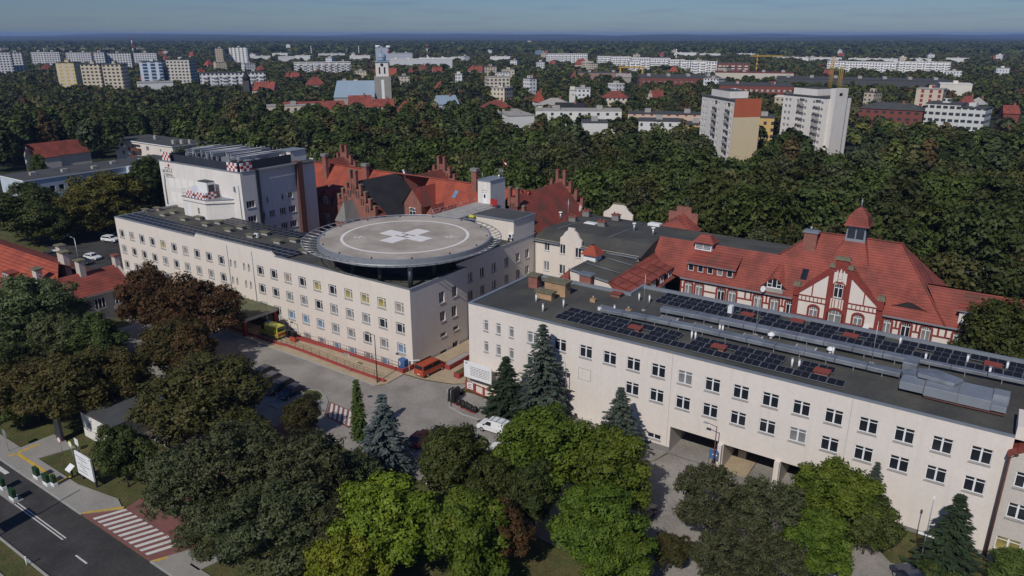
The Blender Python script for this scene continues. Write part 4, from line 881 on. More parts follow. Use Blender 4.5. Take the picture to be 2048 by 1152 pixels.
    for a in (-20.9, -20.4, -19.9): h_ = 1.5 if a == -20.4 else 1.0; n.slab([(a-.14, 12.7 if a != -20.4 else 13.1), (a+.14, 12.7 if a != -20.4 else 13.1), (a+.14, 13.7+h_*.5), (a, 14.1+h_*.5), (a-.14, 13.7+h_*.5)], g0-.16, g0-.101)
    n.build('niche', M['creamB'], r, off)
    for a, w2, z0, z1 in ((-20.4, 1.2, 16.2, 16.75), (-21.75, .5, 14.85, 15.5), (-19.05, .5, 14.85, 15.5), (-26.75, .62, 10.7, 11.5), (-14.05, .62, 10.7, 11.5)):
        n = MB(); n.box(a-w2, g0-.3, z0, a+w2, g0+.6, z1, 0, None, .17); n.build('stone_cap', M['moss'], r, off)
    # roofs
    yr = lambda z: f0-.45+(z-ez+.1)/k
    def pl(a, z): return (a, yr(z), z)
    e0 = ez-.1
    q = MB(); mz = 18.0; lz = 14.0
    mb = yr(mz); lb = yr(lz)
    q.poly([pl(-46.6, e0), pl(-28.6, e0), pl(-28.6, lz), pl(-53.5, lz), pl(-53.5, 11.6), pl(-50.5, 9.0)])         # left wing front slope
    q.poly([pl(-28.6, e0), pl(-4.9, e0), pl(-13.4, mz), pl(-26.6, mz), pl(-31.6, lz), pl(-28.6, lz)])
    q.poly([(-4.9, yr(e0), e0), (-4.9, 2*mb-yr(e0), e0), (-13.4, mb, mz)])                                          # right hip
    q.poly([pl(-4.95, e0), pl(9.5, e0), pl(9.5, lz-.8), pl(-8.6, lz-.8)])
    q.poly([(-8.6, lb, lz-.8), (9.5, lb, lz-.8), (9.5, 2*lb-yr(e0), e0), (-8.6, 2*lb-yr(e0), e0)])
    q.poly([(-26.6, mb, mz), (-13.4, mb, mz), (-8, mb+9, e0), (-36, mb+9, e0)]); q.poly([(-31.6, lb, lz), (-26.6, mb, mz), (-36, mb+9, e0)])
    # bay roof behind the gable
    gz = 14.6; gb = yr(gz)
    q.poly([(-20.4, g0+.3, gz), (-20.4, gb, gz), (-27.1, yr(9.0), 9.0), (-27.1, g0+.3, 9.6)]); q.poly([(-20.4, g0+.3, gz), (-20.4, gb, gz), (-13.7, yr(9.0), 9.0), (-13.7, g0+.3, 9.6)])
    q.build('roof', M['tile'], r, off)
    q = MB()
    for s in ((-13.4, mb, mz, -4.9, yr(e0), e0), (-26.6, mb, mz, -13.4, mb, mz), (-26.6, mb, mz, -31.6, lb, lz), (-20.4, g0+.3, gz, -20.4, gb, gz), (-20.4, gb, gz, -13.9, yr(9.1), 9.1)):
        q.tube([(s[0], s[1], s[2]+.05), (s[3], s[4], s[5]+.05)], .17, 6)
    q.build('ridge_tiles', M['tile_old'], r, off)
    q = MB(); q.poly([(-53.5, lb, lz), (-31.6, lb, lz), (-28, 141, 12.25), (-53.5, 141, 12.25)]); q.build('flat_back_roof', M['felt'], r, off)
    q = MB(); q.box(-47, f0-.62, ez-.22, -27.3, f0-.02, ez-.02); q.box(-13.5, f0-.62, ez-.22, 9.2, f0-.02, ez-.02); q.build('gutter', M['metal_trim'], r, off)
    # ridge turret
    c = MB(); c.box(-21.9, mb-1.5, 17.2, -18.7, mb+1.5, 20.2, 0, None, .22)
    for i in range(6): c.box(-21.55, mb-1.62, 18.2+i*.3, -20.4, mb-1.45, 18.34+i*.3, 1); c.box(-20.2, mb-1.62, 18.2+i*.3, -19.05, mb-1.45, 18.34+i*.3, 1); c.box(-18.95, mb-1.1, 18.2+i*.3, -18.65, mb+1.1, 18.34+i*.3, 1)
    cu = c.build('turret', [M['metal_trim'], M['dark_metal']], r, off)
    c = MB(); pr = [(2.0, 20.2), (1.75, 20.6), (1.45, 21.7), (.75, 22.7), (.1, 23.2)]
    for (r0, z0), (r1, z1) in zip(pr, pr[1:]):
        for j in range(4):
            s0 = [(-1, -1), (1, -1), (1, 1), (-1, 1)][j]; s1 = [(1, -1), (1, 1), (-1, 1), (-1, -1)][j]
            c.poly([(-20.3+s0[0]*r0, mb+s0[1]*r0, z0), (-20.3+s1[0]*r0, mb+s1[1]*r0, z0), (-20.3+s1[0]*r1, mb+s1[1]*r1, z1), (-20.3+s0[0]*r1, mb+s0[1]*r1, z1)])
    c.build('turret_roof', M['tile'], cu, (0, 0, 0))
    c = MB(); c.tube([(-20.3, mb, 23.1), (-20.3, mb, 24.6)], [.22, .03], 8); c.box(-20.5, mb-.02, 24.15, -20.1, mb+.02, 24.2); c.build('finial', M['metal'], cu, (0, 0, 0))
    c = MB()                                   # flared skirt of tiles below the turret
    zb = 14.0; c.poly([(-21.9, mb-1.5, 17.6), (-18.7, mb-1.5, 17.6), (-17.2, yr(zb)-.12, zb), (-23.6, yr(zb)-.12, zb)]); c.poly([(-18.7, mb-1.5, 17.6), (-18.7, mb, 18.0), (-17.2, yr(zb)-.02, zb)]); c.poly([(-21.9, mb-1.5, 17.6), (-21.9, mb, 18.0), (-23.6, yr(zb)-.02, zb)])
    c.build('turret_skirt', M['tile'], r, off)
    c = MB(); c.box(-28.1, mb-2.6, 14.2, -26.0, mb-1.2, 18.3); ch = c.build('chimney', M['brick'], r, off); c = MB(); c.box(-28.3, mb-2.8, 18.3, -25.8, mb-1.0, 18.6); c.cyl(-27.2, mb-1.9, 18.6, 19.3, .2, 8); c.build('chimney_cap', M['metal_trim'], ch, (0, 0, 0))
    c = MB(); c.box(-28.2, mb-2.75, 14.0, -25.9, mb-2.605, 14.5); c.build('chimney_flashing', M['metal_trim'], ch, (0, 0, 0))
    # long shed dormer on the left wing
    c = MB(); zz = 11.3; yb = yr(9.5)
    c.poly([(-46.4, yb-.5, 11.25), (-37.3, yb-.5, 11.25), (-37.3, yr(13.0), 13.0), (-45.6, yr(13.0), 13.0)]); c.box(-46.45, yb-.55, 11.15, -37.25, yb-.48, 11.27, 1)
    dm = c.build('shed_dormer', [M['tile_old'], M['metal_trim']], r, off)
    c = MB(); c.facade(-46.2, -37.5, 9.4, 11.2, [(-46+i*1.77, -45+i*1.77, 9.75, 11.1) for i in range(5)], lambda u, z, d: (u, yb+d, z), .1); c.poly([(-37.5, yb, 9.4), (-37.5, yr(11.2), 11.2), (-37.5, yb, 11.2)]); c.build('dormer_wall', M['tile'], dm, (0, 0, 0))
    for i in range(5): window(r, off, (-45.5+i*1.77, yb, 10.42), 1.0, 1.35, 'plain', 'blind_grey' if i == 3 else 'glass', depth=.1, sill=0, name='dormer_window')
    # eyebrow dormers
    for (ac, zc, hw, hh, kind) in ((-30.6, 9.5, 2.3, 1.6, 0), (-10.2, 10.0, 2.5, .85, 1)):
        c = MB(); n_ = 14; prev = None
        for i in range(n_+1):
            x = -1+2*i/n_; hgt = hh*(.5+.5*math.cos(math.pi*x)); a = ac+x*hw; fr = (a, yr(zc)-.35, zc+hgt); bk = (ac+x*hw*.5, yr(zc+hgt+2.0)-.03, zc+hgt+2.0-.0)
            if prev: c.poly([prev[0], fr, bk, prev[1]], 0, True); c.poly([(prev[0][0], prev[0][1]+.12, zc-.05), (fr[0], fr[1]+.12, zc-.05), (fr[0], fr[1]+.12, fr[2]), (prev[0][0], prev[0][1]+.12, prev[0][2])], 1)
            prev = (fr, bk)
        e = c.build('eyebrow_dormer', [M['tile'], M['darkinside'] if kind else M['glass']], r, off)
        if kind == 0:
            c = MB(); y = yr(zc)-.3; c.box(ac-1.2, y-.05, zc-.15, ac+1.2, y+.04, zc); c.box(ac-1.2, y-.05, zc, ac-1.1, y+.04, zc+.85); c.box(ac+1.1, y-.05, zc, ac+1.2, y+.04, zc+.85); c.box(ac-.4, y-.05, zc, ac-.3, y+.04, zc+1.3); c.box(ac+.35, y-.05, zc, ac+.45, y+.04, zc+1.3); c.box(ac-1.1, y-.04, zc+.5, ac-.4, y+.03, zc+.58); c.box(ac+.45, y-.04, zc+.5, ac+1.1, y+.03, zc+.58)
            c.build('dormer_frame', M['white'], e, (0, 0, 0)); c = MB(); c.box(ac-1.6, y-.5, zc-.75, ac+1.6, y-.05, zc-.16); c.build('dormer_sill', M['conc2'], e, (0, 0, 0))
    # white dormer on the right and a roof window
    c = MB(); yb = yr(9.2)-.1; c.box(-3.5, yb, 8.9, 6.5, yb+3, 11.3); dm = c.build('white_dormer', M['white_render'], r, off)
    c = MB(); c.poly([(-3.8, yb-.4, 11.25), (6.8, yb-.4, 11.25), (6.8, yr(13.1)-.05, 13.1), (-3.4, yr(13.1)-.05, 13.1)]); c.box(-3.82, yb-.45, 11.1, 6.8, yb-.38, 11.27, 1); c.build('dormer_roof', [M['tile_old'], M['metal_trim']], dm, (0, 0, 0))
    for a in (-2.3, -.6, 1.5, 3.2): window(r, off, (a, yb-.12, 10.1), 1.15, 1.5, 'plain', 'blind_grey' if a > -1 else 'glass', depth=.08, sill=.15, name='dormer_window')
    c = MB(); y0, z0 = yr(11.2)-.12, 11.2; y1, z1 = yr(12.7)-.12, 12.7; c.poly([(-27.0, y0, z0), (-26.0, y0, z0), (-26.0, y1, z1), (-27.0, y1, z1)]); c.build('roof_window', M['glass'], r, off)
    for a, z in ((-31.9, 9.2), (-15.4, 5.9)):
        d = MB(); d.tube([(a, yr(8.6)-.5 if z > 8 else g0-.2, z), (a-.15, (yr(8.6)-.5 if z > 8 else g0-.2)-.25, z+.1)], [.1, .55], 14); d.build('satellite_dish', M['white'], r, off)
    # louvre vent on the left ridge
    c = MB(); vb = lb-.2; c.box(-46.1, vb-1.2, 13.0, -43.0, vb+1.2, 14.5, 0, None, .08)
    for i in range(4): c.box(-45.9, vb-1.3, 13.3+i*.28, -44.65, vb-1.1, 13.42+i*.28, 1); c.box(-44.5, vb-1.3, 13.3+i*.28, -43.2, vb-1.1, 13.42+i*.28, 1)
    v = c.build('louvre_vent', [M['white'], M['plinth']], r, off)
    c = MB(); 
    for s0, s1 in (((-1, -1), (1, -1)), ((1, -1), (1, 1)), ((1, 1), (-1, 1)), ((-1, 1), (-1, -1))):
        c.poly([(-44.55+s0[0]*2.0, vb+s0[1]*1.65, 14.4), (-44.55+s1[0]*2.0, vb+s1[1]*1.65, 14.4), (-44.55+s1[0]*.9, vb+s1[1]*.4, 15.7), (-44.55+s0[0]*.9, vb+s0[1]*.4, 15.7)])
    c.poly([(-45.45, vb-.4, 15.7), (-43.65, vb-.4, 15.7), (-43.65, vb+.4, 15.7), (-45.45, vb+.4, 15.7)]); c.build('vent_roof', M['tile'], v, (0, 0, 0))
half_timbered()

# ------------------------------------------------------------------ cream block with curved gable and black roofs
def cream_block():
    r, off = bld('cream_hospital_block', 'cream hospital block with a curved white gable, wide black flat roofs and red tiled sides', 'hospital building', -66, 119)
    f0 = 119.0
    Wn = [(-73.6, 11.0, 1.15, 1.9), (-70.05, 10.9, 1.2, 1.9), (-66.6, 10.7, 1.3, 1.9), (-73.65, 6.9, 1.25, 1.9), (-70.05, 6.8, 1.3, 1.9), (-74.0, 2.8, 1.2, 1.8), (-63.3, 10.5, 1.3, 1.9)]
    Wn = [(a, z-.25, w, h) for a, z, w, h in Wn]
    w = MB(); w.facade(-76.4, -54, -1.6, 11.9, [(a-q/2, a+q/2, z-h/2, z+h/2) for a, z, q, h in Wn], lambda u, z, d: (u, f0+d, z), .2)
    cg = [(-70.6, 11.9), (-65.9, 11.9), (-65.9, 12.9), (-66.4, 13.3), (-66.9, 14.2), (-67.5, 14.6), (-67.5, 15.1), (-68.9, 15.1), (-68.9, 14.6), (-69.5, 14.2), (-70.1, 13.3), (-70.6, 12.9)]
    w.slab(cg, f0, f0+.45)
    w.poly([(-76.4, f0, -1.6), (-76.4, 142, -1.6), (-76.4, 142, 11.9), (-76.4, f0, 11.9)]); w.poly([(-76.4, 142, -1.6), (-54, 142, -1.6), (-54, 142, 11.9), (-76.4, 142, 11.9)])
    # front wing coming towards the street
    w.poly([(-62.3, 106, -1.6), (-50.5, 106, -1.6), (-50.5, 106, 8.2), (-53.3, 106, 10.7), (-60.5, 106, 11.6), (-62.3, 106, 9.9)]); w.poly([(-49.9, 106, -1.6), (-49.9, 122.3, -1.6), (-49.9, 122.3, 7.6), (-49.9, 106, 7.6)]); w.poly([(-62.3, 106, -1.6), (-62.3, 119, -1.6), (-62.3, 119, 9.5), (-62.3, 106, 9.5)])
    w.build('wall', M['cream'], r, off)
    for a, z, q, h in Wn: window(r, off, (a, f0, z), q, h, 'two', rnd.choice(['glass', 'blind_grey', 'blind_grey']), depth=.2, sill=.15)
    q = MB()
    q.poly([(-76.9, f0-.5, 11.7), (-70.6, f0-.5, 11.7), (-70.6, 123.5, 13.2), (-76.6, 123.5, 13.2)]); q.poly([(-65.9, f0-.5, 11.7), (-53.5, f0-.5, 11.7), (-53.5, 123.5, 13.2), (-65.9, 123.5, 13.2)]); q.poly([(-70.6, f0+.45, 11.95), (-65.9, f0+.45, 11.95), (-65.9, 123.5, 13.2), (-70.6, 123.5, 13.2)])
    q.poly([(-76.9, f0-.5, 11.7), (-76.6, 123.5, 13.2), (-77.2, 142.5, 12.2), (-77.2, 130, 11.9)])
    q.poly([(-76.6, 123.5, 13.2), (-53.5, 123.5, 13.2), (-53.5, 142, 12.2), (-77.2, 142, 12.2)]); q.poly([(-53.5, 118.5, 11.7), (-53.5, 123.5, 13.2), (-53.5, 127.4, 13.9), (-53.5, 141, 12.3), (-53.5, 141, 9), (-53.5, 118.5, 9)])
    q.poly([(-60.8, 105.8, 11.7), (-53.3, 105.8, 10.8), (-53.3, 127.0, 10.9), (-60.8, 127, 11.8)])
    q.build('flat_roof', M['felt'], r, off)
    q = MB(); q.slab([(-76.95, 11.55), (-70.55, 11.55), (-70.55, 11.72), (-76.95, 11.72)], f0-.6, f0-.48); q.slab([(-65.95, 11.55), (-54, 11.55), (-54, 11.72), (-65.95, 11.72)], f0-.6, f0-.48)
    q.slab([(-60.9, 11.62), (-53.2, 10.72), (-53.2, 10.92), (-60.9, 11.82)], 105.6, 105.85); q.tube([(-76.2, f0-.1, 0), (-76.2, f0-.1, 11.5)], .07, 6); q.build('gutter', M['metal_trim'], r, off)
    q = MB(); q.poly([(-53.3, 105.6, 10.75), (-53.3, 128, 11.55), (-48.2, 123, 8.0), (-49.2, 105.6, 7.2)]); q.poly([(-60.8, 105.6, 11.6), (-60.8, 119, 11.9), (-64.2, 119, 8.6), (-64.6, 105.6, 8.2)]); q.poly([(-60.8, 105.6, 11.6), (-64.6, 105.6, 8.2), (-63.5, 103.6, 8.0), (-60.2, 104.6, 9.6)])
    q.build('tile_slope', M['tile'], r, off)
    for i in range(5):
        b = 107.2+i*3.55; d = MB()
        d.poly([(-53.2, b-1.4, 10.9), (-53.2, b+1.4, 10.9), (-48.6, b+1.4, 9.75), (-48.6, b-1.4, 9.75)]); d.poly([(-53.2, b-1.4, 10.8), (-48.7, b-1.4, 9.7), (-48.9, b-1.4, 7.6), (-49.6, b-1.4, 7.5)], 0); d.poly([(-53.2, b+1.4, 10.8), (-48.7, b+1.4, 9.7), (-48.9, b+1.4, 7.6), (-49.6, b+1.4, 7.5)], 0)
        d.poly([(-48.9, b-1.4, 7.6), (-48.9, b+1.4, 7.6), (-48.9, b+1.4, 9.78), (-48.9, b-1.4, 9.78)], 1); o = d.build('dormer', [M['tile'], M['cladding']], r, off)
        window(r, off, (-48.85, b, 8.75), 1.4, 1.2, 'two', 'glass', 's', depth=.0, sill=0, name='dormer_window')
    q = MB()                                   # bent lead seams with their fixings
    for a in (-74, -62.5): q.tube([(a, 123.6, 13.23), (a-.5, 142, 12.23)], .05, 4)
    for b in (110.2, 115.4, 120.6): q.tube([(-60.6, b, 11.92), (-53.4, b, 11.2)], .05, 4)
    q.build('roof_seam', M['metal_trim'], r, off)
    # little tiled ventilator hoods, chimneys, roof lights on the black roof
    n, o2 = bld('tiled_ventilator', 'square ventilator with a red tiled cap on the left rim of the black roof', 'ventilator', -60.5, 113.5, None, 11.7)
    d = MB(); d.box(-1.2, -1.2, -.2, 1.2, 1.2, 1.1); d.build('louvre_box', M['white'], n); d = MB()
    for j in range(4):
        s0 = [(-1, -1), (1, -1), (1, 1), (-1, 1)][j]; s1 = [(1, -1), (1, 1), (-1, 1), (-1, -1)][j]; d.poly([(s0[0]*1.7, s0[1]*1.7, 1.0), (s1[0]*1.7, s1[1]*1.7, 1.0), (s1[0]*.3, s1[1]*.3, 2.6), (s0[0]*.3, s0[1]*.3, 2.6)])
    d.build('cap', M['tile_new'], n)
    def put(n0, lab, cat, spots, make, grp, z=12.9):
        sp = None
        for u, v in spots:
            p = at(u, v, z)
            if sp is None: sp = thing(n0, lab, cat, p, YAW, grp); make(sp)
            else: dup(sp, p)
    def ch(n): d = MB(); d.box(-.8, -.5, -.4, .8, .5, .8); d.build('stack', M['plinth'], n); d = MB(); d.box(-.95, -.65, .8, .95, .65, .95); d.cyl(-.4, 0, .95, 1.4, .16, 8); d.cyl(.4, 0, .95, 1.3, .16, 8); d.build('pot', M['brick'], n)
    put('brick_chimney', 'short dark brick chimney with pots on the wide black hospital roof', 'chimney', [(1146, 441), (1204, 451), (1173, 429), (1232, 437)], ch, 'chimneys on the black roof')
    def sk(n): d = MB(); d.box(-1.3, -.8, -.2, 1.3, .8, .25); d.build('kerb', M['white'], n); d = MB(); d.box(-1.2, -.7, .25, 1.2, .7, .33); d.build('dome', M['white'], n)
    put('roof_skylight', 'white skylight on the wide black hospital roof', 'skylight', [(1182, 448), (1310, 449)], sk, 'skylights on the black roof', 12.6)
    def vp(n): d = MB(); d.cyl(0, 0, -.3, 1.2, .22, 8); d.build('pipe', M['alu'], n); d = MB(); d.cyl(0, 0, 1.2, 1.45, .4, 10); d.build('cap', M['white'], n)
    put('vent_pipe', 'silver vent pipe with a cap on the wide black hospital roof', 'vent pipe', [(1268, 460), (1306, 469), (1121, 437)], vp, 'vent pipes on the black roof', 12.8)
    n = thing('vent_pipe', 'vent pipe with a blue round cap near the red roof corner on the black roof', 'vent pipe', at(1327, 491, 11.3)); d = MB(); d.cyl(0, 0, -.3, 1.1, .22, 8); d.build('pipe', M['alu'], n); d = MB(); d.dome(0, 0, 1.1, .42, .35); d.build('cap', M['blue'], n)
    n = thing('satellite_dish', 'white satellite dish on the far left part of the black roof', 'satellite dish', at(1163, 428, 12.4)); d = MB(); d.tube([(0, 0, -.3), (0, 0, 1.0)], .06, 6); d.build('mast', M['alu'], n); d = MB(); d.tube([(0, -.05, 1.3), (-.25, -.3, 1.35)], [.15, .75], 16); d.build('dish', M['white'], n)
    n = thing('antenna_mast', 'thin aerial mast on the black roof beside a brick chimney', 'antenna', at(1136, 437, 12.9)); d = MB(); d.tube([(0, 0, -.3), (0, 0, 4.2)], .05, 6); d.build('rod', M['alu'], n); d = MB(); d.box(-.4, -.02, 3.6, .4, .02, 3.64); d.box(-.3, -.02, 3.2, .3, .02, 3.24); d.build('dipole', M['alu'], n)
    # rear gables peeping over the roof
    p = toAB(at(1350, 455, 12.2)); n, o2 = bld('stepped_gable', 'small red brick stepped gable with a red tiled roof peeping over the black roof', 'gable', p[0], p[1]+2, None, 0)
    d = MB(); d.slab([(-3.2, 0), (3.2, 0), (3.2, 14.6), (1.7, 14.6), (1.7, 15.8), (-1.5, 15.8), (-1.5, 14.6), (-3.2, 14.6)], 2, 2.5); d.build('wall', M['brick'], n)
    d = MB(); d.poly([(0, 1.95, 14.5), (-4.4, 1.95, 11.5), (-4.4, -3, 11.5), (0, -1.5, 13.8)]); d.poly([(0, 1.95, 14.5), (4.4, 1.95, 11.5), (4.4, -3, 11.5), (0, -1.5, 13.8)]); d.poly([(0, -1.5, 13.8), (-4.4, -3, 11.5), (4.4, -3, 11.5)]); d.build('roof', M['tile'], n)
    p = toAB(at(1232, 428, 12.2)); n, o2 = bld('curved_gable', 'small cream curved gable at the back edge of the black roof', 'gable', p[0], p[1]+1, None, 0)
    d = MB(); d.slab([(-3.6, 0), (3.6, 0), (3.6, 12.1), (2.4, 12.9), (1.4, 14.2), (-1.2, 14.2), (-2.3, 12.9), (-3.6, 12.1)], 0, .5); d.build('wall', M['cream'], n); d = MB(); d.box(-1.4, -.1, 14.2, 1.6, .6, 14.4); d.build('coping', M['moss'], n)
cream_block()

# ------------------------------------------------------------------ red brick hospital with stepped gables
def brick_hospital():
    r, off = bld('brick_hospital', 'old red brick hospital with stepped gables, orange red tiled roofs and one black shingled wing', 'hospital building', -120, 134)
    mb, mz, ez = 134.0, 17.4, 10.0; f0, r0 = 126.5, 141.5
    w = MB(); w.box(-168, f0, -1.6, -83, r0, ez); w.build('wall', M['brick'], r, off)
    q = MB(); q.poly([(-168.5, f0-.4, ez-.4), (-126.9, f0-.4, ez-.4), (-126.9, mb, mz), (-163, mb, mz)]); q.poly([(-116.2, f0-.4, ez-.4), (-87.5, f0-.4, ez-.4), (-87.5, mb, mz), (-116.2, mb, mz)]); q.poly([(-116.2, f0-.4, ez-.4), (-116.2, mb, mz), (-116.2, mb, ez-.4)]); q.poly([(-168.5, r0+.4, ez-.4), (-87.5, r0+.4, ez-.4), (-87.5, mb, mz), (-163, mb, mz)]); q.poly([(-168.5, f0-.4, ez-.4), (-163, mb, mz), (-168.5, r0+.4, ez-.4)])
    q.build('roof', M['tile_new'], r, off)
    q = MB(); q.tube([(-163, mb, mz+.05), (-87.5, mb, mz+.05)], .18, 6); q.build('ridge_tiles', M['tile'], r, off)
    def gable(ac, b, apex, half, steps, thick=.6, cap='moss', lanc=True):
        """stepped gable: body, pinnacles with caps, narrow blind lancets"""
        d = MB(); x, z = half, apex-half*1.02
        pts = [(ac-half, -1.6)]; L_ = []
        st = half/(steps+.6)
        for i in range(steps):
            L_.append((half-i*st, z+(i)*st*1.05+(.3 if b < 130 else 1.3)))
        left = []
        for i, (xx, zz) in enumerate(L_): left += [(ac-xx, zz), (ac-xx+st, zz)]
        top = [(ac-st*.6, apex+.4), (ac+st*.6, apex+.4)]
        right = [(2*ac-p[0], p[1]) for p in reversed(left)]
        d.slab([(ac-half, -1.6)]+left+[(ac-st*.6, left[-1][1])]+top+[(ac+st*.6, left[-1][1])]+right+[(ac+half, -1.6)], b, b+thick)
        caps = MB()
        for i, (xx, zz) in enumerate(L_):
            for s in (-1, 1):
                d.box(ac+s*xx-.35, b-.15, zz-1.2, ac+s*xx+.35, b+thick+.1, zz+1.05); caps.box(ac+s*xx-.42, b-.2, zz+1.05, ac+s*xx+.42, b+thick+.15, zz+1.3, 0, None, .1)
        for s in (-1, 1): d.box(ac+s*st*.6-.33, b-.15, apex-1.5, ac+s*st*.6+.33, b+thick+.1, apex+2.3); caps.box(ac+s*st*.6-.42, b-.2, apex+2.3, ac+s*st*.6+.42, b+thick+.15, apex+2.6, 0, None, .1)
        g = d.build('stepped_gable', M['brick'], r, off); caps.build('coping', M[cap], g, (0, 0, 0))
        if lanc:
            d = MB()
            for i, (xx, zz) in enumerate(L_[1:]):
                for s in (-1, 1):
                    for dx in (-.1, .55): cx_ = ac+s*(xx-.75)+dx*s*-1; d.box(cx_-.14, b-.012, zz-2.2, cx_+.14, b-.002, zz-.5)
            for dx in (-.55, 0, .55): d.box(ac+dx-.14, b-.012, apex-3.2, ac+dx+.14, b-.002, apex-.9)
            d.build('lancet', M['darkinside'], g, (0, 0, 0))
    def cross_roof(ac, b0, b1, z, half, drop, left, right, nm='wing_roof'):
        for s, mt in ((-1, left), (1, right)):
            d = MB(); d.poly([(ac, b0, z), (ac, b1, z), (ac+s*half, b1, z-drop), (ac+s*half, b0, z-drop)]); d.build(nm, M[mt], r, off)
    # black-shingled wing to the front, rear wings behind the ridge
    d = MB(); d.box(-135.0, 121.6, -1.6, -122.0, f0-.01, 9.6); d.build('wall', M['brick'], r, off)
    cross_roof(-128.2, 121.6, mb, 17.2, 6.9, 7.8, 'tile', 'tile')
    d = MB(); d.poly([(-128.2, 121.6, 17.25), (-126.4, 138.5, 17.5), (-116.3, 138.5, 9.6), (-116.3, 121.6, 8.6)]); d.build('shingle_roof', M['slate'], r, off); d = MB(); d.box(-121.9, 122.0, -1.6, -116.4, f0-.01, 8.5); d.build('wall', M['brick'], r, off); gable(-128.7, 121.0, 17.4, 6.6, 4)
    for ac in (-161.0, -124.7, -88.4):
        d = MB(); d.box(ac-5.8, r0+.01, -1.6, ac+5.8, 148.4, 10.2); d.build('wall', M['brick'], r, off)
        cross_roof(ac, mb, 148.6, 16.6, 6.2, 6.6, 'tile', 'tile_old'); gable(ac, 148.6, 17.4, 5.8, 3, .6, 'tile_old')  # right slope's darker tile paints in its shade
    # long roof running back to the right-hand gable, with a pinnacled front gable
    d = MB(); d.box(-91.5, 127.4, -1.6, -82.4, 133, 10); d.build('wall', M['brick'], r, off); gable(-87.0, 126.8, 17.0, 4.2, 2); cross_roof(-88.2, 127.3, 148.6, 17.3, 7.6, 7.6, 'tile', 'tile_old')  # shade of the right-hand slope is put into its darker tile colour
    # plain gabled bay
    d = MB(); d.slab([(-116.3, -1.6), (-111.1, -1.6), (-111.1, 13.0), (-113.7, 16.4), (-116.3, 13.0)], 124.9, 125.4); d.box(-116.3, 125.4, -1.6, -111.1, 130, 12.9); d.build('wall', M['brick'], r, off)
    d = MB(); d.poly([(-113.7, 124.7, 16.55), (-113.7, 133.2, 16.55), (-117.0, 129.5, 12.6), (-117.0, 124.7, 12.6)]); d.poly([(-113.7, 124.7, 16.55), (-113.7, 133.2, 16.55), (-110.4, 129.5, 12.6), (-110.4, 124.7, 12.6)]); d.build('wing_roof', M['tile_old'], r, off)
    window(r, off, (-113.7, 124.75, 10.9), 1.9, 2.5, 'arch', 'glass', depth=.1, sill=.1)
    # little gabled dormers
    def dormer(ac, b, z, w_=1.5, win=True):
        d = MB(); d.slab([(ac-w_, z-1.6), (ac+w_, z-1.6), (ac+w_, z), (ac, z+1.7), (ac-w_, z)], b, b+.25); o = d.build('dormer', M['brick'], r, off)
        d = MB()
        for s in (-1, 1): d.poly([(ac, b-.35, z+1.85), (ac, b+4.5, z+1.85), (ac+s*(w_+.3), b+4.5, z-.25), (ac+s*(w_+.3), b-.35, z-.25)])
        d.build('dormer_roof', M['tile'], o, (0, 0, 0))
        if win: window(r, off, (ac, b-.1, z-.6), 1.2, 1.7, 'two', 'glass', depth=.08, sill=0, name='dormer_window')
    d = MB(); d.box(-144.5, 121.0, -1.6, -135.1, f0-.01, 10.8); d.build('wall', M['brick'], r, off); d = MB(); d.poly([(-145, 120.6, 10.7), (-135.1, 120.6, 10.7), (-135.1, 127.5, 14), (-145, 127.5, 14)]); d.build('wing_roof', M['tile'], r, off)
    dormer(-142.4, 120.8, 12.3); dormer(-138.2, 120.8, 12.3)
    for a in (-142.4, -138.2): window(r, off, (a, 120.85, 7.0), 1.3, 2.4, 'arch', 'glass', depth=.1, sill=0)
    dormer(-108.4, 125.2, 11.4, 1.5, False); dormer(-104.8, 125.2, 11.4, 1.5, False)
    d = MB(); d.box(-110.2, 123.5, -1.6, -92, f0-.01, 10.4); d.build('wall', M['brick'], r, off)
    for a, b, h in ((-149.3, 131.2, 20.0), (-135.5, 132, 18.6), (-101.6, 132.8, 20.6), (-158, 130, 17)):
        d = MB(); d.box(a-.7, b-.5, 13, a+.7, b+.5, h); c = d.build('chimney', M['brick'], r, off); d = MB(); d.box(a-.9, b-.7, h, a+.9, b+.7, h+.7); d.build('chimney_cap', M['plinth'], c, (0, 0, 0))
    def yf(z): return f0-.4+(z-ez+.4)/(mz-ez+.4)*(mb-f0+.4)
    for a, z in ((-106.4, 14.2), (-97.8, 15.4), (-98.9, 12.6), (-94.0, 13.0)):
        d = MB(); d.poly([(a-.55, yf(z)-.1, z+.05), (a+.55, yf(z)-.1, z+.05), (a+.55, yf(z+1.5)-.1, z+1.55), (a-.55, yf(z+1.5)-.1, z+1.55)]); d.build('roof_window', M['glass_sky'], r, off)
    d = MB(); d.tube([(-114, 131.5, 0), (-114, 131.5, .01)], .02, 4); 
    n, o2 = bld('light_dome', 'white slanted flue pipe on the black shingled wing ridge', 'flue', -124.5, 134.5, None, 17.2); d = MB(); d.tube([(0, 0, -.4), (-.3, -.2, 1.0)], .22, 8); d.build('pipe', M['white'], n); d = MB(); d.tube([(-.3, -.2, 1.0), (-.4, -.26, 1.25)], .3, 8); d.build('cap', M['white'], n)
    d = MB(); d.poly([(-130.9, 116.5, 8.4), (-127.2, 116.5, 8.4), (-129, 118, 13)]); d.poly([(-127.2, 116.5, 8.4), (-127, 121, 8.4), (-129, 121, 13), (-129, 118, 13)]); d.poly([(-130.9, 116.5, 8.4), (-131, 121, 8.4), (-129, 121, 13), (-129, 118, 13)]); d.box(-130.8, 116.7, -1.6, -127.2, 120.99, 8.4, 1); d.build('porch', [M['plinth'], M['brick']], r, off)
brick_hospital()

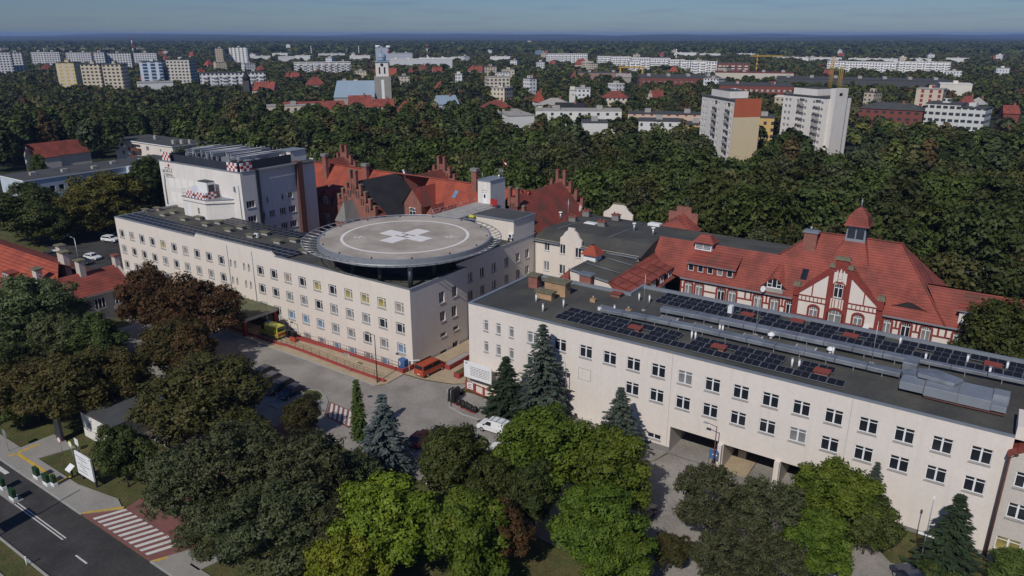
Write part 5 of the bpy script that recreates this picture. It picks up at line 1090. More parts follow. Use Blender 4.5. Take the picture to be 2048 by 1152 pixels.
# ------------------------------------------------------------------ red-roofed house and gatehouse at the left
def left_houses():
    r, off = bld('red_roof_house', 'cream house with bright orange red hipped roof and tall rendered chimneys at the left edge', 'house', -145, 58)
    w = MB(); w.box(-141.5, 51.5, 0, -133.2, 67.6, 6.0); w.box(-190, 54, 0, -141.5, 66, 6.0); w.build('wall', M['greyrender'], r, off)
    q = MB(); q.poly([(-195, 51.3, 6.0), (-146, 51.3, 5.9), (-141.5, 59.5, 10.3), (-195, 59.5, 10.3)]); q.poly([(-146, 51.3, 5.9), (-132.7, 51.0, 5.8), (-137.4, 57.2, 8.9), (-141.5, 59.5, 10.3)]); q.poly([(-195, 68, 6), (-141.5, 68, 6), (-141.5, 59.5, 10.3), (-195, 59.5, 10.3)])
    q.build('roof', M['tile_new'], r, off)
    q = MB(); q.poly([(-132.7, 51.0, 5.8), (-132.7, 68, 5.8), (-137.4, 68, 8.9), (-137.4, 57.2, 8.9)]); q.poly([(-142, 68, 5.8), (-142, 57, 6.6), (-137.4, 57.2, 8.9), (-137.4, 68, 8.9)]); q.build('wing_roof', M['tile'], r, off)
    q = MB(); q.slab([(-142, 0), (-133.2, 0), (-133.2, 6.1), (-137.4, 9.2), (-142, 6.1)], 67.6, 68.0); q.box(-137.9, 67.3, 7.5, -136.7, 68.2, 10.4); q.build('end_gable', M['greyrender'], r, off)
    q = MB(); q.box(-138, 67.2, 10.4, -136.6, 68.3, 10.8); q.build('chimney_cap', M['brick'], r, off)
    for a, b, h in ((-140.2, 55.2, 10.6), (-137.2, 61.2, 11.2), (-143.6, 61.6, 11.6), (-148.2, 63.2, 11.8)):
        d = MB(); d.box(a-.75, b-.5, 6, a+.75, b+.5, h); c = d.build('chimney', M['greyrender'], r, off); d = MB(); d.box(a-1, b-.75, h, a+1, b+.75, h+.25); d.build('chimney_cap', M['moss'], c, (0, 0, 0))
    for a, b, z in ((-150.5, 54.6, 7.0), (-147, 53.0, 6.4)):
        d = MB(); d.box(a-1.6, b-.6, z, a+1.6, b+2.4, z+1.4); c = d.build('dormer', M['tile_old'], r, off)
        window(r, off, (a, b-.66, z+.7), 2.2, 1.0, 'three', 'glass', depth=.08, sill=0, name='dormer_window')
    q = MB(); q.box(-141, 68.1, 0, -131.5, 74.5, 5.2); q.poly([(-141.4, 67.9, 5.25), (-131.2, 67.9, 5.25), (-131.2, 75, 5.35), (-141.4, 75, 5.35)], 1); q.build('rear_annex', [M['greyrender'], M['feltg']], r, off)
    for b, z, w_, h in ((55.0, 3.6, 2.6, 2.0), (61.5, 3.8, 1.9, 2.0), (65.2, 3.8, 1.9, 2.0)): window(r, off, (-133.1, b, z), w_, h, 'three', 'glass', 's', depth=.0, sill=.2)
    q = MB(); q.box(-132.6, 50.9, 5.55, -132.45, 68, 5.75); q.build('gutter', M['alu'], r, off)
    r, off = bld('gatehouse', 'small white flat-roofed gatehouse half hidden under the chestnut trees by the street entrance', 'gatehouse', -91, 41)
    Wn = [(-90.6, 1.9, 1.0, 1.2), (-88.4, 1.9, 1.0, 1.2), (-93.2, 1.9, 1.0, 1.2)]
    w = MB(); w.facade(-95, -86.8, -.2, 3.9, [(a-q/2, a+q/2, z-h/2, z+h/2) for a, z, q, h in Wn], lambda u, z, d: (u, 38.9+d, z), .2)
    w.poly([(-86.8, 38.9, -.2), (-86.8, 47, -.2), (-86.8, 47, 3.9), (-86.8, 38.9, 3.9)]); w.poly([(-95, 38.9, -.2), (-95, 47, -.2), (-95, 47, 3.9), (-95, 38.9, 3.9)]); w.build('wall', M['white_render'], r, off)
    w = MB(); w.box(-95.4, 38.5, 3.9, -86.4, 47.4, 4.15); w.build('roof', M['feltg'], r, off)
    for a, z, q, h in Wn: window(r, off, (a, 38.9, z), q, h, 'two', 'glass', depth=.2, sill=.1)
    # entrance canopy of the helipad wing
    r, off = bld('entrance_canopy', 'flat greenish entrance canopy on thick piers before the long helipad wing', 'canopy', -111, 75.3)
    w = MB(); w.box(-118, 71.7, 2.75, -105.7, 79.15, 3.3, 0, 1); w.build('roof', [M['conc2'], M['roof_green']], r, off)
    for a in (-117.5, -112, -106.2):
        for b in (72.2, 78.6): w = MB(); w.box(a-.3, b-.3, .1, a+.3, b+.3, 2.75); w.build('pier', M['brick_trim'] if a > -107 else M['greyrender'], r, off)
    # blue grey office block and cream flats behind, little house in the trees
    A0 = AB(47, 363, 10.5); A1 = AB(272, 329, 10.5)
    a0 = A0[0]; b0 = A0[1]; ln = A1[1]-A0[1]+14
    r, off = bld('office_block', 'long pale blue grey office block with lime green panels at the left', 'office block', a0-7, b0)
    bs = [b0+2.2+i*2.55 for i in range(int((ln-4)/2.55))]
    Wn = [(b, z, 1.5, 1.75) for b in bs for z in (7.3, 3.7, .4)]
    w = MB(); w.facade(b0, b0+ln, -1.6, 10.4, [(b-q/2, b+q/2, z-h/2, z+h/2) for b, z, q, h in Wn], lambda u, z, d: (a0-d, u, z), .25)
    w.poly([(a0-15, b0, -1.6), (a0, b0, -1.6), (a0, b0, 10.4), (a0-15, b0, 10.4)]); w.poly([(a0-15, b0, -1.6), (a0-15, b0+ln, -1.6), (a0-15, b0+ln, 10.4), (a0-15, b0, 10.4)]); w.poly([(a0-15, b0+ln, -1.6), (a0, b0+ln, -1.6), (a0, b0+ln, 10.4), (a0-15, b0+ln, 10.4)]); w.box(a0+.01, b0+ln*.62, -1.6, a0+1.6, b0+ln*.62+4, 10.6)
    w.build('wall', mat('pale blue grey render', (.50, .56, .64), .9, .06, .3, stain=.08), r, off)
    w = MB(); w.box(a0-15.2, b0-.2, 10.4, a0+.2, b0+ln+.2, 10.75, 1, 0); w.build('roof', [M['feltg'], M['white']], r, off)
    for i, (b, z, q, h) in enumerate(Wn): window(r, off, (a0, b, z), q, h, 'plain', 'glass', 's', depth=.2, sill=.1)
    lime = mat('lime green panel', (.25, .33, .04), .6, .05, 1)
    for i in (4, 5, 14): d = MB(); d.box(a0+.003, bs[i]+.82, 6.4-(3.6 if i == 5 else 0), a0+.02, bs[i]+1.72, 8.2-(3.6 if i == 5 else 0)); d.build('green_panel', lime, r, off)
    for i in range(7): d = MB(); d.box(a0-8+(i % 3)*2, b0+5+i*8, 10.7, a0-6.8+(i % 3)*2, b0+6.6+i*8, 11.6); d.build('chimney', M['conc2'], r, off)
    I0 = AB(228, 278, 9.0); I1 = AB(326, 297, 9.0); I2 = AB(374, 285, 9.0)
    a0, b0 = I0; a1 = I1[0]; dep = max(12, I2[1]-I1[1])
    r, off = bld('apartment_block', 'cream block of flats with a flat grey roof at the wood edge', 'apartment block', (a0+a1)/2, b0)
    Wn = [(a0+f*(a1-a0), z, 2.0, 1.7) for z in (7.0, 4.0, 1.0) for f in (.14, .58)]+[(a0+.8*(a1-a0), z, 1.0, 1.2) for z in (7.0, 4.0, 1.0)]
    w = MB(); w.facade(a0, a1, -1.6, 9, [(a-q/2, a+q/2, z-h/2, z+h/2) for a, z, q, h in Wn]+[(a0+.28*(a1-a0), a0+.46*(a1-a0), z, z+2.4) for z in (5.7, 2.7, -.3)], lambda u, z, d: (u, b0+d, z), .5)
    w.poly([(a1, b0, -1.6), (a1, b0+dep, -1.6), (a1, b0+dep, 9), (a1, b0, 9)]); w.poly([(a0, b0, -1.6), (a0, b0+dep, -1.6), (a0, b0+dep, 9), (a0, b0, 9)]); w.poly([(a0, b0+dep, -1.6), (a1, b0+dep, -1.6), (a1, b0+dep, 9), (a0, b0+dep, 9)]); w.poly([(a0+.5, b0+1.6, -1.6), (a1-.5, b0+1.6, -1.6), (a1-.5, b0+1.6, 9), (a0+.5, b0+1.6, 9)]); w.build('wall', M['cream'], r, off)
    w = MB(); w.box(a0-.4, b0-.4, 9, a1+.4, b0+dep+.4, 9.35, 1, 0); w.build('roof', [M['feltg'], M['white']], r, off)
    for a, z, q, h in Wn: window(r, off, (a, b0, z), q, h, 'three' if q > 1.5 else 'plain', 'glass', depth=.4, sill=.1)
    for z in (5.7, 2.7, -.3): d = MB(); d.box(a0+.27*(a1-a0), b0-.9, z-.2, a0+.47*(a1-a0), b0-.02, z+.9); d.build('balcony', M['rust'], r, off)
    for b, z in ((.3, 6.5), (.6, 6.5), (.3, 3.5)): window(r, off, (a1, b0+dep*b, z), 1.4, 1.5, 'two', 'glass', 's', depth=.05, sill=.1)
    for f, g in ((.4, .5), (.9, .4), (.95, .55), (.85, .25)): d = MB(); d.box(a0+f*(a1-a0), b0+g*dep, 9.3, a0+f*(a1-a0)+1.4, b0+g*dep+1.0, 10.9); d.build('chimney', M['conc2'], r, off)
    J = AB(52, 290, 9.2)
    r, off = bld('woodland_house', 'cream gabled house with a steep dark red roof among the trees at the far left', 'house', J[0], J[1])
    d = MB(); d.slab([(-3.6, -1.6), (3.6, -1.6), (3.6, 5.0), (0, 9.3), (-3.6, 5.0)], 0, .3); d.box(-3.6, .3, -1.6, 3.6, 22, 5.0); d.box(3.61, 2, -1.6, 6, 9, 4.2); d.build('wall', M['cream'], r)
    d = MB()
    for s in (-1, 1): d.poly([(0, -.4, 9.5), (0, 22.4, 9.5), (s*4.2, 22.4, 4.4), (s*4.2, -.4, 4.4)])
    d.box(3.5, 1.7, 4.2, 6.3, 9.3, 4.4); d.build('roof', M['tile'], r)
    window(r, (0, 0, 0), (0, 0, 4.2), 1.6, 1.5, 'two', 'glass', depth=.05, sill=.1); window(r, (0, 0, 0), (-.2, 0, 7), 1.0, 1.2, 'plain', 'glass', depth=.05, sill=.1)
left_houses()

# ------------------------------------------------------------------ cars
PROF = {
 'hatch': (4.1, 1.74, [(2.05, .32), (2.05, .68), (1.85, .84), (1.0, .97), (.3, 1.42), (-.3, 1.49), (-1.25, 1.46), (-1.85, 1.02), (-2.05, .9), (-2.05, .32)], 3, 4, 6, 7),
 'estate': (4.6, 1.8, [(2.3, .32), (2.3, .68), (2.1, .84), (1.15, .98), (.45, 1.42), (-.2, 1.5), (-1.75, 1.46), (-2.2, 1.02), (-2.3, .9), (-2.3, .32)], 3, 4, 6, 7),
 'suv': (4.5, 1.84, [(2.25, .38), (2.25, .82), (2.05, 1.0), (1.1, 1.1), (.5, 1.6), (-.2, 1.68), (-1.7, 1.64), (-2.15, 1.15), (-2.25, 1.0), (-2.25, .38)], 3, 4, 6, 7),
 'minivan': (4.4, 1.8, [(2.2, .34), (2.2, .78), (2.0, .95), (1.3, 1.1), (.65, 1.72), (0, 1.82), (-2.05, 1.8), (-2.18, 1.15), (-2.2, .9), (-2.2, .34)], 3, 4, 6, 7),
 'van': (5.3, 1.95, [(2.65, .4), (2.65, .95), (2.45, 1.15), (1.95, 1.28), (1.25, 1.95), (.6, 2.1), (-2.5, 2.1), (-2.62, 1.35), (-2.65, 1.0), (-2.65, .4)], 3, 4, 6, 7),
 'ambulance': (6.3, 2.1, [(3.15, .45), (3.15, 1.05), (2.9, 1.3), (2.4, 1.45), (1.6, 2.35), (1.0, 2.65), (-3.0, 2.65), (-3.12, 1.6), (-3.15, 1.0), (-3.15, .45)], 3, 4, 6, 7)}
def car(kind, paint, name, label, cat, loc, head, group=None, blank=False, extra=None):
    L_, Wd, pr, i0, i1, i2, i3 = PROF[kind]; w = Wd/2; belt = pr[i0][1]-.02; H_ = max(p[1] for p in pr)
    n = thing(name, label, cat, loc, head, group)
    nar = lambda z: w*(1-.17*max(0, (z-belt)/(H_-belt))) if kind not in ('van', 'ambulance') else w*(1-.09*max(0, (z-belt)/(H_-belt)))
    m = MB(); k = len(pr); i = len(m.v)
    for s in (-1, 1): m.v += [(x, s*nar(z), z) for x, z in pr]
    m.f += [tuple(range(k-1, -1, -1)), tuple(range(k, 2*k))]; m.m += [0, 0]; m.sm += [False]*2
    for q in range(k): r_ = (q+1) % k; m.f.append((q, r_, r_+k, q+k)); m.m.append(0); m.sm.append(False)
    b = bevel(m.build('body', M[paint], n), .07, 2)
    g = MB()
    def strip(p, q, o=.012, ins=.1):
        dx, dz = q[0]-p[0], q[1]-p[1]; l = math.hypot(dx, dz); nx, nz = (-dz/l*o, dx/l*o); nx, nz = (nx, nz) if nz > 0 or abs(nx) > abs(nz) else (-nx, -nz)
        if (p[0]+q[0])/2*nx < 0 and abs(dz) > abs(dx): nx, nz = -nx, -nz
        a0 = (p[0]+dx*.1+nx, p[1]+dz*.1+nz); a1 = (p[0]+dx*.94+nx, p[1]+dz*.94+nz)
        g.poly([(a0[0], -nar(p[1])+ins, a0[1]), (a0[0], nar(p[1])-ins, a0[1]), (a1[0], nar(q[1])-ins, a1[1]), (a1[0], -nar(q[1])+ins, a1[1])])
    strip(pr[i0], pr[i1]); g.build('windscreen', M['glass'], n)
    g = MB(); strip(pr[i3], pr[i2]); g.build('rear_window', M['glass'], n)
    x0, x1 = pr[i0][0]-.28, (pr[i3][0]+.22); t0, t1 = pr[i1][0]-.1, pr[i2][0]+.1; zt = H_-.16; zb = belt+.06
    if blank: x1 = pr[i1][0]-.7; t1 = x1
    for s in (-1, 1):
        g = MB(); mid = (x0+x1)/2-.1
        for (c0, c1, d0, d1) in (((x0, mid+.04, t0, mid+.04)), ((mid-.04, x1, mid-.04, t1))) if not blank else ((x0, x1, t0, t1),):
            g.poly([(c0, s*(nar(zb)+.012), zb), (c1, s*(nar(zb)+.012), zb), (d1, s*(nar(zt)+.012), zt), (d0, s*(nar(zt)+.012), zt)])
        g.build('side_window', M['glass'], n)
    for sx in (.31, -.30):
        for s in (-1, 1):
            q = MB(); rr = .33 if kind != 'ambulance' else .37
            q.tube([(sx*L_, s*(w-.2), rr), (sx*L_, s*(w+.015), rr)], rr, 14); wo_ = q.build('wheel', M['tyre'], n)
            q = MB(); q.tube([(sx*L_, s*(w-.02), rr), (sx*L_, s*(w+.03), rr)], rr*.6, 10); q.build('rim', M['alu'], wo_)
    zl = pr[1][1]-.02
    for s in (-1, 1):
        q = MB(); q.box(L_/2-.12, s*w*.72-.2, zl-.12, L_/2+.012, s*w*.72+.2, zl+.04); q.build('headlight', M['white'], n)
        q = MB(); q.box(-L_/2-.012, s*w*.8-.12, zl, -L_/2+.12, s*w*.8+.12, zl+.25); q.build('tail_light', M['red'], n)
        q = MB(); q.box(pr[i0][0]-.35, s*(w+.02), belt+.02, pr[i0][0]-.2, s*(w+.16), belt+.18) if s > 0 else q.box(pr[i0][0]-.35, -w-.16, belt+.02, pr[i0][0]-.2, -w-.02, belt+.18); q.build('mirror', M['black'], n)
    q = MB(); q.box(-L_/2-.015, -.26, .55, -L_/2+.02, .26, .67); q.box(L_/2-.02, -.26, .45, L_/2+.015, .26, .57); q.build('number_plate', M['white'], n)
    if extra == 'rails':
        q = MB()
        for s in (-1, 1): q.tube([(.3, s*.62, H_+.1), (-1.8, s*.62, H_+.1)], .03, 5)
        for x in (.1, -.7, -1.6): q.tube([(x, -.7, H_+.1), (x, .7, H_+.1)], .035, 5); q.tube([(x, -.62, H_-.05), (x, -.62, H_+.1)], .03, 4); q.tube([(x, .62, H_-.05), (x, .62, H_+.1)], .03, 4)
        q.build('roof_rack', M['metal_trim'], n)
    if extra == 'amb':
        q = MB(); q.box(.9, -.7, H_, 1.3, .7, H_+.16); q.build('blue_light', M['blue'], n)
        q = MB()
        for s in (-1, 1): q.box(-3.0, s*(w+.003)-.006, 1.3, 1.6, s*(w+.003)+.006, 1.5)
        q.box(-3.175, -.9, .8, -3.15, .9, 1.3); q.build('stripe', M['orange_red'], n)
    if extra == 'pipe': q = MB(); q.tube([(1.0, .75, H_+.1), (-2.4, .75, H_+.1)], .09, 8); q.build('roof_pipe', M['black'], n)
    return n
GZp = lambda a, b: P(a, b, GZ(a)+.01)
car('minivan', 'car_white', 'delivery_van', 'white small delivery van with a roof rack, driving on the hospital yard beside the kerb', 'van', GZp(-51.3, 70.3), YAW+math.pi+.06, None, True, 'rails')
car('hatch', 'car_white', 'parked_car', 'white car mostly hidden by the bright green maple, its nose towards the yard', 'car', GZp(-46.8, 66.6), YAW+math.pi+.25)
car('van', 'orange_red', 'orange_van', 'orange red van parked beside the cream wing, seen from behind', 'van', GZp(-70.1, 79.4), YAW+math.pi/2-.05, None, False, 'pipe')
car('suv', 'car_dark', 'black_van', 'black off-road car facing out between the two cream wings', 'car', GZp(-66.2, 87.9), YAW-math.pi/2+.05)
car('hatch', 'car_red', 'red_car', 'red and black hatchback parked by the blue spruce', 'car', GZp(-57.4, 62.6), YAW+math.pi/2+.12)
car('ambulance', 'amb_yellow', 'ambulance', 'bright yellow ambulance standing on the ramp by the entrance canopy', 'ambulance', P(-102.4, 74.9, .1), YAW+math.pi, None, True, 'amb').scale = (.84, .9, .86)
car('suv', 'car_blue', 'parked_car', 'dark blue car parked under trees at the bottom right beside the lawn', 'car', GZp(-1.3, 70.6), YAW+math.pi*.72)
for i, (a, b, pt, lab, kd) in enumerate(((-87.6, 62.2, 'car_grey', 'grey estate car at the left end of the shaded row on the yard', 'estate'), (-84.6, 62.0, 'car_dark', 'dark estate car in the middle of the shaded row on the yard', 'estate'), (-81.7, 61.8, 'car_blue', 'dark blue hatchback at the right end of the shaded row beside the traffic island', 'hatch'), (-90.5, 63.5, 'car_dark', 'black hatchback just showing behind the shaded row of cars', 'hatch'))):
    car(kd, pt, 'parked_car', lab, 'car', GZp(a, b), YAW-math.pi/2+.06, 'shaded row of parked cars')
for i, (u, v, pt, lab, hd, kd) in enumerate(((221, 478, 'car_white', 'white car beside the left end of the long cream wing', .3, 'suv'), (213, 452, 'car_red', 'red car behind the white one by the left end of the cream wing', .4, 'hatch'), (118, 505, 'car_white', 'white car in the shade between the red roofed house and the yellow green tree', 1.5, 'hatch'), (133, 467, 'car_white', 'white car higher up the back car park, left of the yellow green tree', -.5, 'hatch'), (185, 513, 'car_white', 'white car beneath the yellow green tree by the back drive', .2, 'hatch'), (165, 522, 'car_dark', 'dark car under the yellow green tree in the back car park', .2, 'estate'), (104, 508, 'car_grey', 'grey car nose out from behind the red roofed house chimney', 1.5, 'hatch'), (212, 465, 'car_dark', 'dark car between the red and the white car at the end of the cream wing', .4, 'estate'))):
    p = at(u, v, .7); p.z = .01; car(kd, pt, 'parked_car', lab, 'car', p, YAW+hd)
for i, (a, b, pt) in enumerate(((-66.5, 46, 'car_white'), (-63.5, 46, 'car_grey'), (-82.5, 45, 'car_white'), (-85.4, 45.2, 'car_grey'), (-50, 57.5, 'car_white'), (-41.0, 58, 'car_blue'), (-31, 66, 'car_grey'), (-27.5, 65.5, 'car_dark'))):
    car(('hatch', 'estate')[i % 2], pt, 'parked_car', 'car parked under the street side trees, glimpsed through the leaves', 'car', GZp(a, b), YAW+math.pi/2, 'cars half hidden under the trees')

# ------------------------------------------------------------------ street furniture
def lamp(a, b, h, label, arm=(-1.3, 0), mt='dark_metal', grp=None):
    n = thing('street_lamp', label, 'street lamp', GZp(a, b), YAW, grp)
    q = MB(); q.tube([(0, 0, 0), (0, 0, h)], [.1, .055], 8); q.cyl(0, 0, 0, .5, .15, 8); q.build('pole', M[mt], n)
    q = MB(); q.tube([(0, 0, h-.05), (arm[0], arm[1], h+.12)], .04, 6); q.build('arm', M[mt], n)
    q = MB(); q.box(arm[0]-.55, arm[1]-.14, h+.04, arm[0]+.05, arm[1]+.14, h+.18, 0, None, .03); q.build('lamp_head', M['alu'], n)
lamp(-74.3, 72.0, 7.8, 'tall dark street lamp at the right end of the paved ramp')
lamp(-99.9, 72.4, 7.2, 'tall dark street lamp beside the yellow ambulance')
lamp(-24.0, 77.7, 7.0, 'brown street lamp in front of the garage opening', (-1.1, 0), 'rust')
lamp(-45.3, 78.6, 7.0, 'thin brown street lamp against the blank windows right of the blue spruce', (0, .3), 'rust')
lamp(-48.6, 78.9, 6.6, 'thin dark post directly right of the blue spruce', (0, .2), 'rust')
lamp(-170.5, 76, 7.0, 'grey street lamp standing between the red roofs and the left end of the cream wing', (-1.2, 0), 'alu')
n = thing('camera_pole', 'slim grey pole with white cameras before the spruce near the gabled house', 'camera pole', GZp(-1.0, 73.2)); q = MB(); q.tube([(0, 0, 0), (0, 0, 9)], [.07, .04], 8); q.build('pole', M['metal_trim'], n)
q = MB(); q.box(-.7, -.1, 4.4, -.15, .1, 4.6); q.box(.15, -.1, 4.4, .7, .1, 4.6); q.box(-.09, -.08, 4.4, .09, .08, 4.7); q.build('camera_head', M['white'], n); q = MB(); q.box(-.1, -.08, 8.6, .1, .08, 9.0); q.build('floodlight', M['white'], n)
n = thing('sign_post', 'thin road sign with a narrow plate beside the paved ramp', 'sign', GZp(-80.5, 72.3)); q = MB(); q.tube([(0, 0, 0), (0, 0, 3.1)], .04, 6); q.build('post', M['alu'], n); q = MB(); q.box(-1.1, -.04, 2.75, 0, 0, 3.05); q.build('plate', M['alu'], n)
# ramp walls and rails
def run(name, label, cat, pts, w_, h, m, z0=-.1, rail=None, cap=None):
    n, o2 = bld(name, label, cat, pts[0][0], pts[0][1]); q = MB()
    for (x0, y0), (x1, y1) in zip(pts, pts[1:]):
        L_ = math.hypot(x1-x0, y1-y0); ux, uy = (x1-x0)/L_, (y1-y0)/L_; px, py = -uy*w_/2, ux*w_/2
        q.prism([(x0-px, y0-py), (x1-px, y1-py), (x1+px, y1+py), (x0+px, y0+py)], z0, h)
    q.build('wall', M[m], n, o2)
    if rail:
        q = MB()
        for (x0, y0), (x1, y1) in zip(pts, pts[1:]):
            k = max(2, int(math.hypot(x1-x0, y1-y0)/1.9))
            for i in range(k): t = i/k; x, y = x0+(x1-x0)*t, y0+(y1-y0)*t; q.tube([(x, y, h), (x, y, h+rail)], .03, 5)
            q.tube([(x0, y0, h+rail), (x1, y1, h+rail)], .03, 5); q.tube([(x0, y0, h+rail*.5), (x1, y1, h+rail*.5)], .022, 5)
        q.build('handrail', M['rust'], n, o2)
    return n
run('ramp_wall', 'low red wall with a thin brown handrail along the street side of the paved ramp', 'wall', [(-116, 72.9), (-98.8, 72.95), (-96.6, 73.3), (-92.4, 73.3), (-80.1, 72.75), (-73.4, 72.75)], .35, .42, 'red_wall', -.1, 1.0)
run('inner_wall', 'long red kerb wall with handrail between the paved ramp and the basement windows', 'wall', [(-98.8, 76.2), (-88, 76.8), (-73.8, 76.9)], .3, .5, 'red_wall', -.1, .95)
run('corner_wall', 'short dark red wall closing the ramp at the cream wing corner', 'wall', [(-73.3, 76.4), (-73.2, 79.0)], .3, .75, 'red_wall')
run('boundary_wall', 'low cream panelled wall with red posts behind the black rubbish bags', 'wall', [(-61.8, 78.1), (-57.5, 77.6), (-53, 77.0)], .3, 1.35, 'cream', -.1)
n, o2 = bld('wall_frame', 'red frame of rails and posts on the low cream panelled wall', 'fence', -61.8, 77.9); q = MB()
for i in range(6): t = i/5; q.box(-61.8+8.8*t-.15, 77.9-1.1*t-.14, 0, -61.8+8.8*t+.15, 77.9-1.1*t+.02, 1.55)
q.tube([(-61.8, 77.85, 1.45), (-53, 76.75, 1.45)], .1, 4); q.tube([(-61.8, 77.85, .15), (-53, 76.75, .15)], .14, 4); q.build('frame', M['red_wall'], n, o2)
for a, b, w_, d_, lab in ((-68.7, 84.4, 1.4, 5.6, 'long red raised planter with pale gravel beside the orange van'), (-65.4, 81.6, 1.1, 3.2, 'low red planter with small shrubs on the yellow court by the garage wing'), (-66.3, 91, 4, 1.2, 'red planter closing the back of the yellow court behind the black car')):
    n, o2 = bld('planter', lab, 'planter', a, b); q = MB(); q.box(a-w_/2, b-d_/2, 0, a+w_/2, b+d_/2, .8); q.build('box', M['red_wall'], n, o2); q = MB(); q.box(a-w_/2+.15, b-d_/2+.15, .75, a+w_/2-.15, b+d_/2-.15, .84); q.build('filling', M['conc2'] if 'gravel' in lab else M['grass'], n, o2)
n, o2 = bld('gate_frame', 'small white tubular gate frame left of the orange van', 'gate', -72.3, 78.2); q = MB(); q.tube([(-72.9, 77.6, 0), (-72.9, 77.6, 1.9), (-71.6, 78.6, 2.0), (-71.6, 78.6, .1)], .07, 6); q.build('frame', M['white'], n, o2)
n, o2 = bld('vending_box', 'blue cabinet with a white cross at the front corner of the helipad wing', 'cabinet', -74.6, 78.2); q = MB(); q.box(-75.2, 77.6, -.2, -73.9, 78.5, 1.65); bevel(q.build('casing', M['blue'], n, o2), .05); q = MB(); q.box(-74.95, 77.575, .6, -74.8, 77.595, 1.3); q.box(-75.1, 77.57, .9, -74.6, 77.594, 1.05); q.build('cross_mark', M['white'], n, o2)
n, o2 = bld('orange_barrier', 'small orange barrier on the ramp beside the ambulance', 'barrier', -97.2, 75.2); q = MB(); q.box(-97.9, 75, .1, -96.6, 75.3, .9); q.build('board', M['orange_red'], n, o2); q = MB(); q.tube([(-97.8, 75.15, .1), (-97.8, 75.15, 1.1)], .04, 5); q.tube([(-96.7, 75.15, .1), (-96.7, 75.15, 1.1)], .04, 5); q.build('post', M['black'], n, o2)
for a, lab in ((-99.6, 'black bin nearer the ambulance on the ramp'), (-98.0, 'black bin further from the ambulance on the ramp')):
    n, o2 = bld('bin', lab, 'bin', a, 76); q = MB(); q.box(a-.4, 75.7, .1, a+.4, 76.4, 1.3, 0, None, -.03); bevel(q.build('body', M['black'], n, o2), .05); q = MB(); q.box(a-.46, 75.62, 1.31, a+.46, 76.46, 1.4); q.build('lid', M['black'], n, o2)
# hoarding, bags, container by the garage wing's corner
n, o2 = bld('notice_board', 'large white printed notice board on posts at the left corner of the garage wing', 'notice board', -60, 78.6); q = MB(); q.box(-62.6, 78.4, 1.75, -57.6, 78.5, 4.35); q.build('board', M['white'], n, o2)
q = MB(); q.box(-62.3, 78.38, 3.95, -62.0, 78.397, 4.2)
for i in range(6):
    x = -61.4
    while x < -58.0: l = rnd.uniform(.2, .7); q.box(x, 78.38, 3.6-i*.26, min(x+l, -57.9), 78.397, 3.68-i*.26); x += l+.12
q.build('print', M['grey_text'], n, o2); q = MB()
for x in (-62.3, -57.9): q.box(x-.06, 78.51, 0, x+.06, 78.62, 4.3)
q.build('post', M['rust'], n, o2)
n, o2 = bld('small_sign', 'small white sign with red numbers on the low panelled wall', 'sign', -60.9, 77.6); q = MB(); q.box(-61.4, 77.5, .5, -60.3, 77.58, 1.5); q.build('board', M['white'], n, o2); q = MB(); q.box(-61.2, 77.485, 1.2, -60.5, 77.499, 1.3); q.box(-61.2, 77.485, .95, -60.7, 77.499, 1.05); q.box(-61.2, 77.485, .7, -60.5, 77.499, .8); q.build('mark', M['red'], n, o2)
n, o2 = bld('container', 'tall black waste container with a pale tube frame by the yard corner', 'waste container', -61.0, 73.9); q = MB(); q.box(-61.6, 73.2, .1, -60.3, 74.5, 2.0, 0, None, .08); bevel(q.build('body', M['black'], n, o2), .1, 2); q = MB()
for x in (-61.62, -60.95): q.tube([(x, 73.15, .1), (x, 73.18, 2.05), (x, 74.5, 2.05)], .04, 5)
q.build('frame', M['alu'], n, o2)
for i, (a, b, lab) in enumerate(((-59.6, 73.5, 'pile of black rubbish bags next to the tall black container'), (-58.2, 73.2, 'middle pile of black rubbish bags on a red pallet'), (-56.9, 73.0, 'right pile of black rubbish bags before the fir tree'), (-61.9, 76.3, 'heap of dark bags and planks under the notice board'))):
    n, o2 = bld('rubbish_pile', lab, 'rubbish bags', a, b); q = MB(); q.box(a-.7, b-.5, .06, a+.7, b+.5, .2); q.build('pallet', M['red_wall'], n, o2)
    for k in range(3):
        q = MB(); q.dome(a-.4+k*.42+rnd.uniform(-.1, .1), b+rnd.uniform(-.2, .2), .2, .45, .7+rnd.uniform(-.1, .2), 9, 4); q.build('bag', M['black'], n, o2)
n, o2 = bld('blue_sign', 'blue sign with a white mark between the garage openings', 'sign', -23.9, 78.5); q = MB(); q.box(-24.9, 78.6, 1.0, -23.8, 78.7, 2.2); q.build('board', M['blue'], n, o2); q = MB(); q.box(-24.2, 78.585, 1.3, -24.05, 78.599, 2.0); q.box(-24.5, 78.585, 1.55, -23.9, 78.599, 1.7); q.build('mark', M['white'], n, o2); q = MB(); q.tube([(-24.9, 78.75, GZ(-24)), (-24.9, 78.75, 2.2)], .04, 5); q.build('post', M['rust'], n, o2)
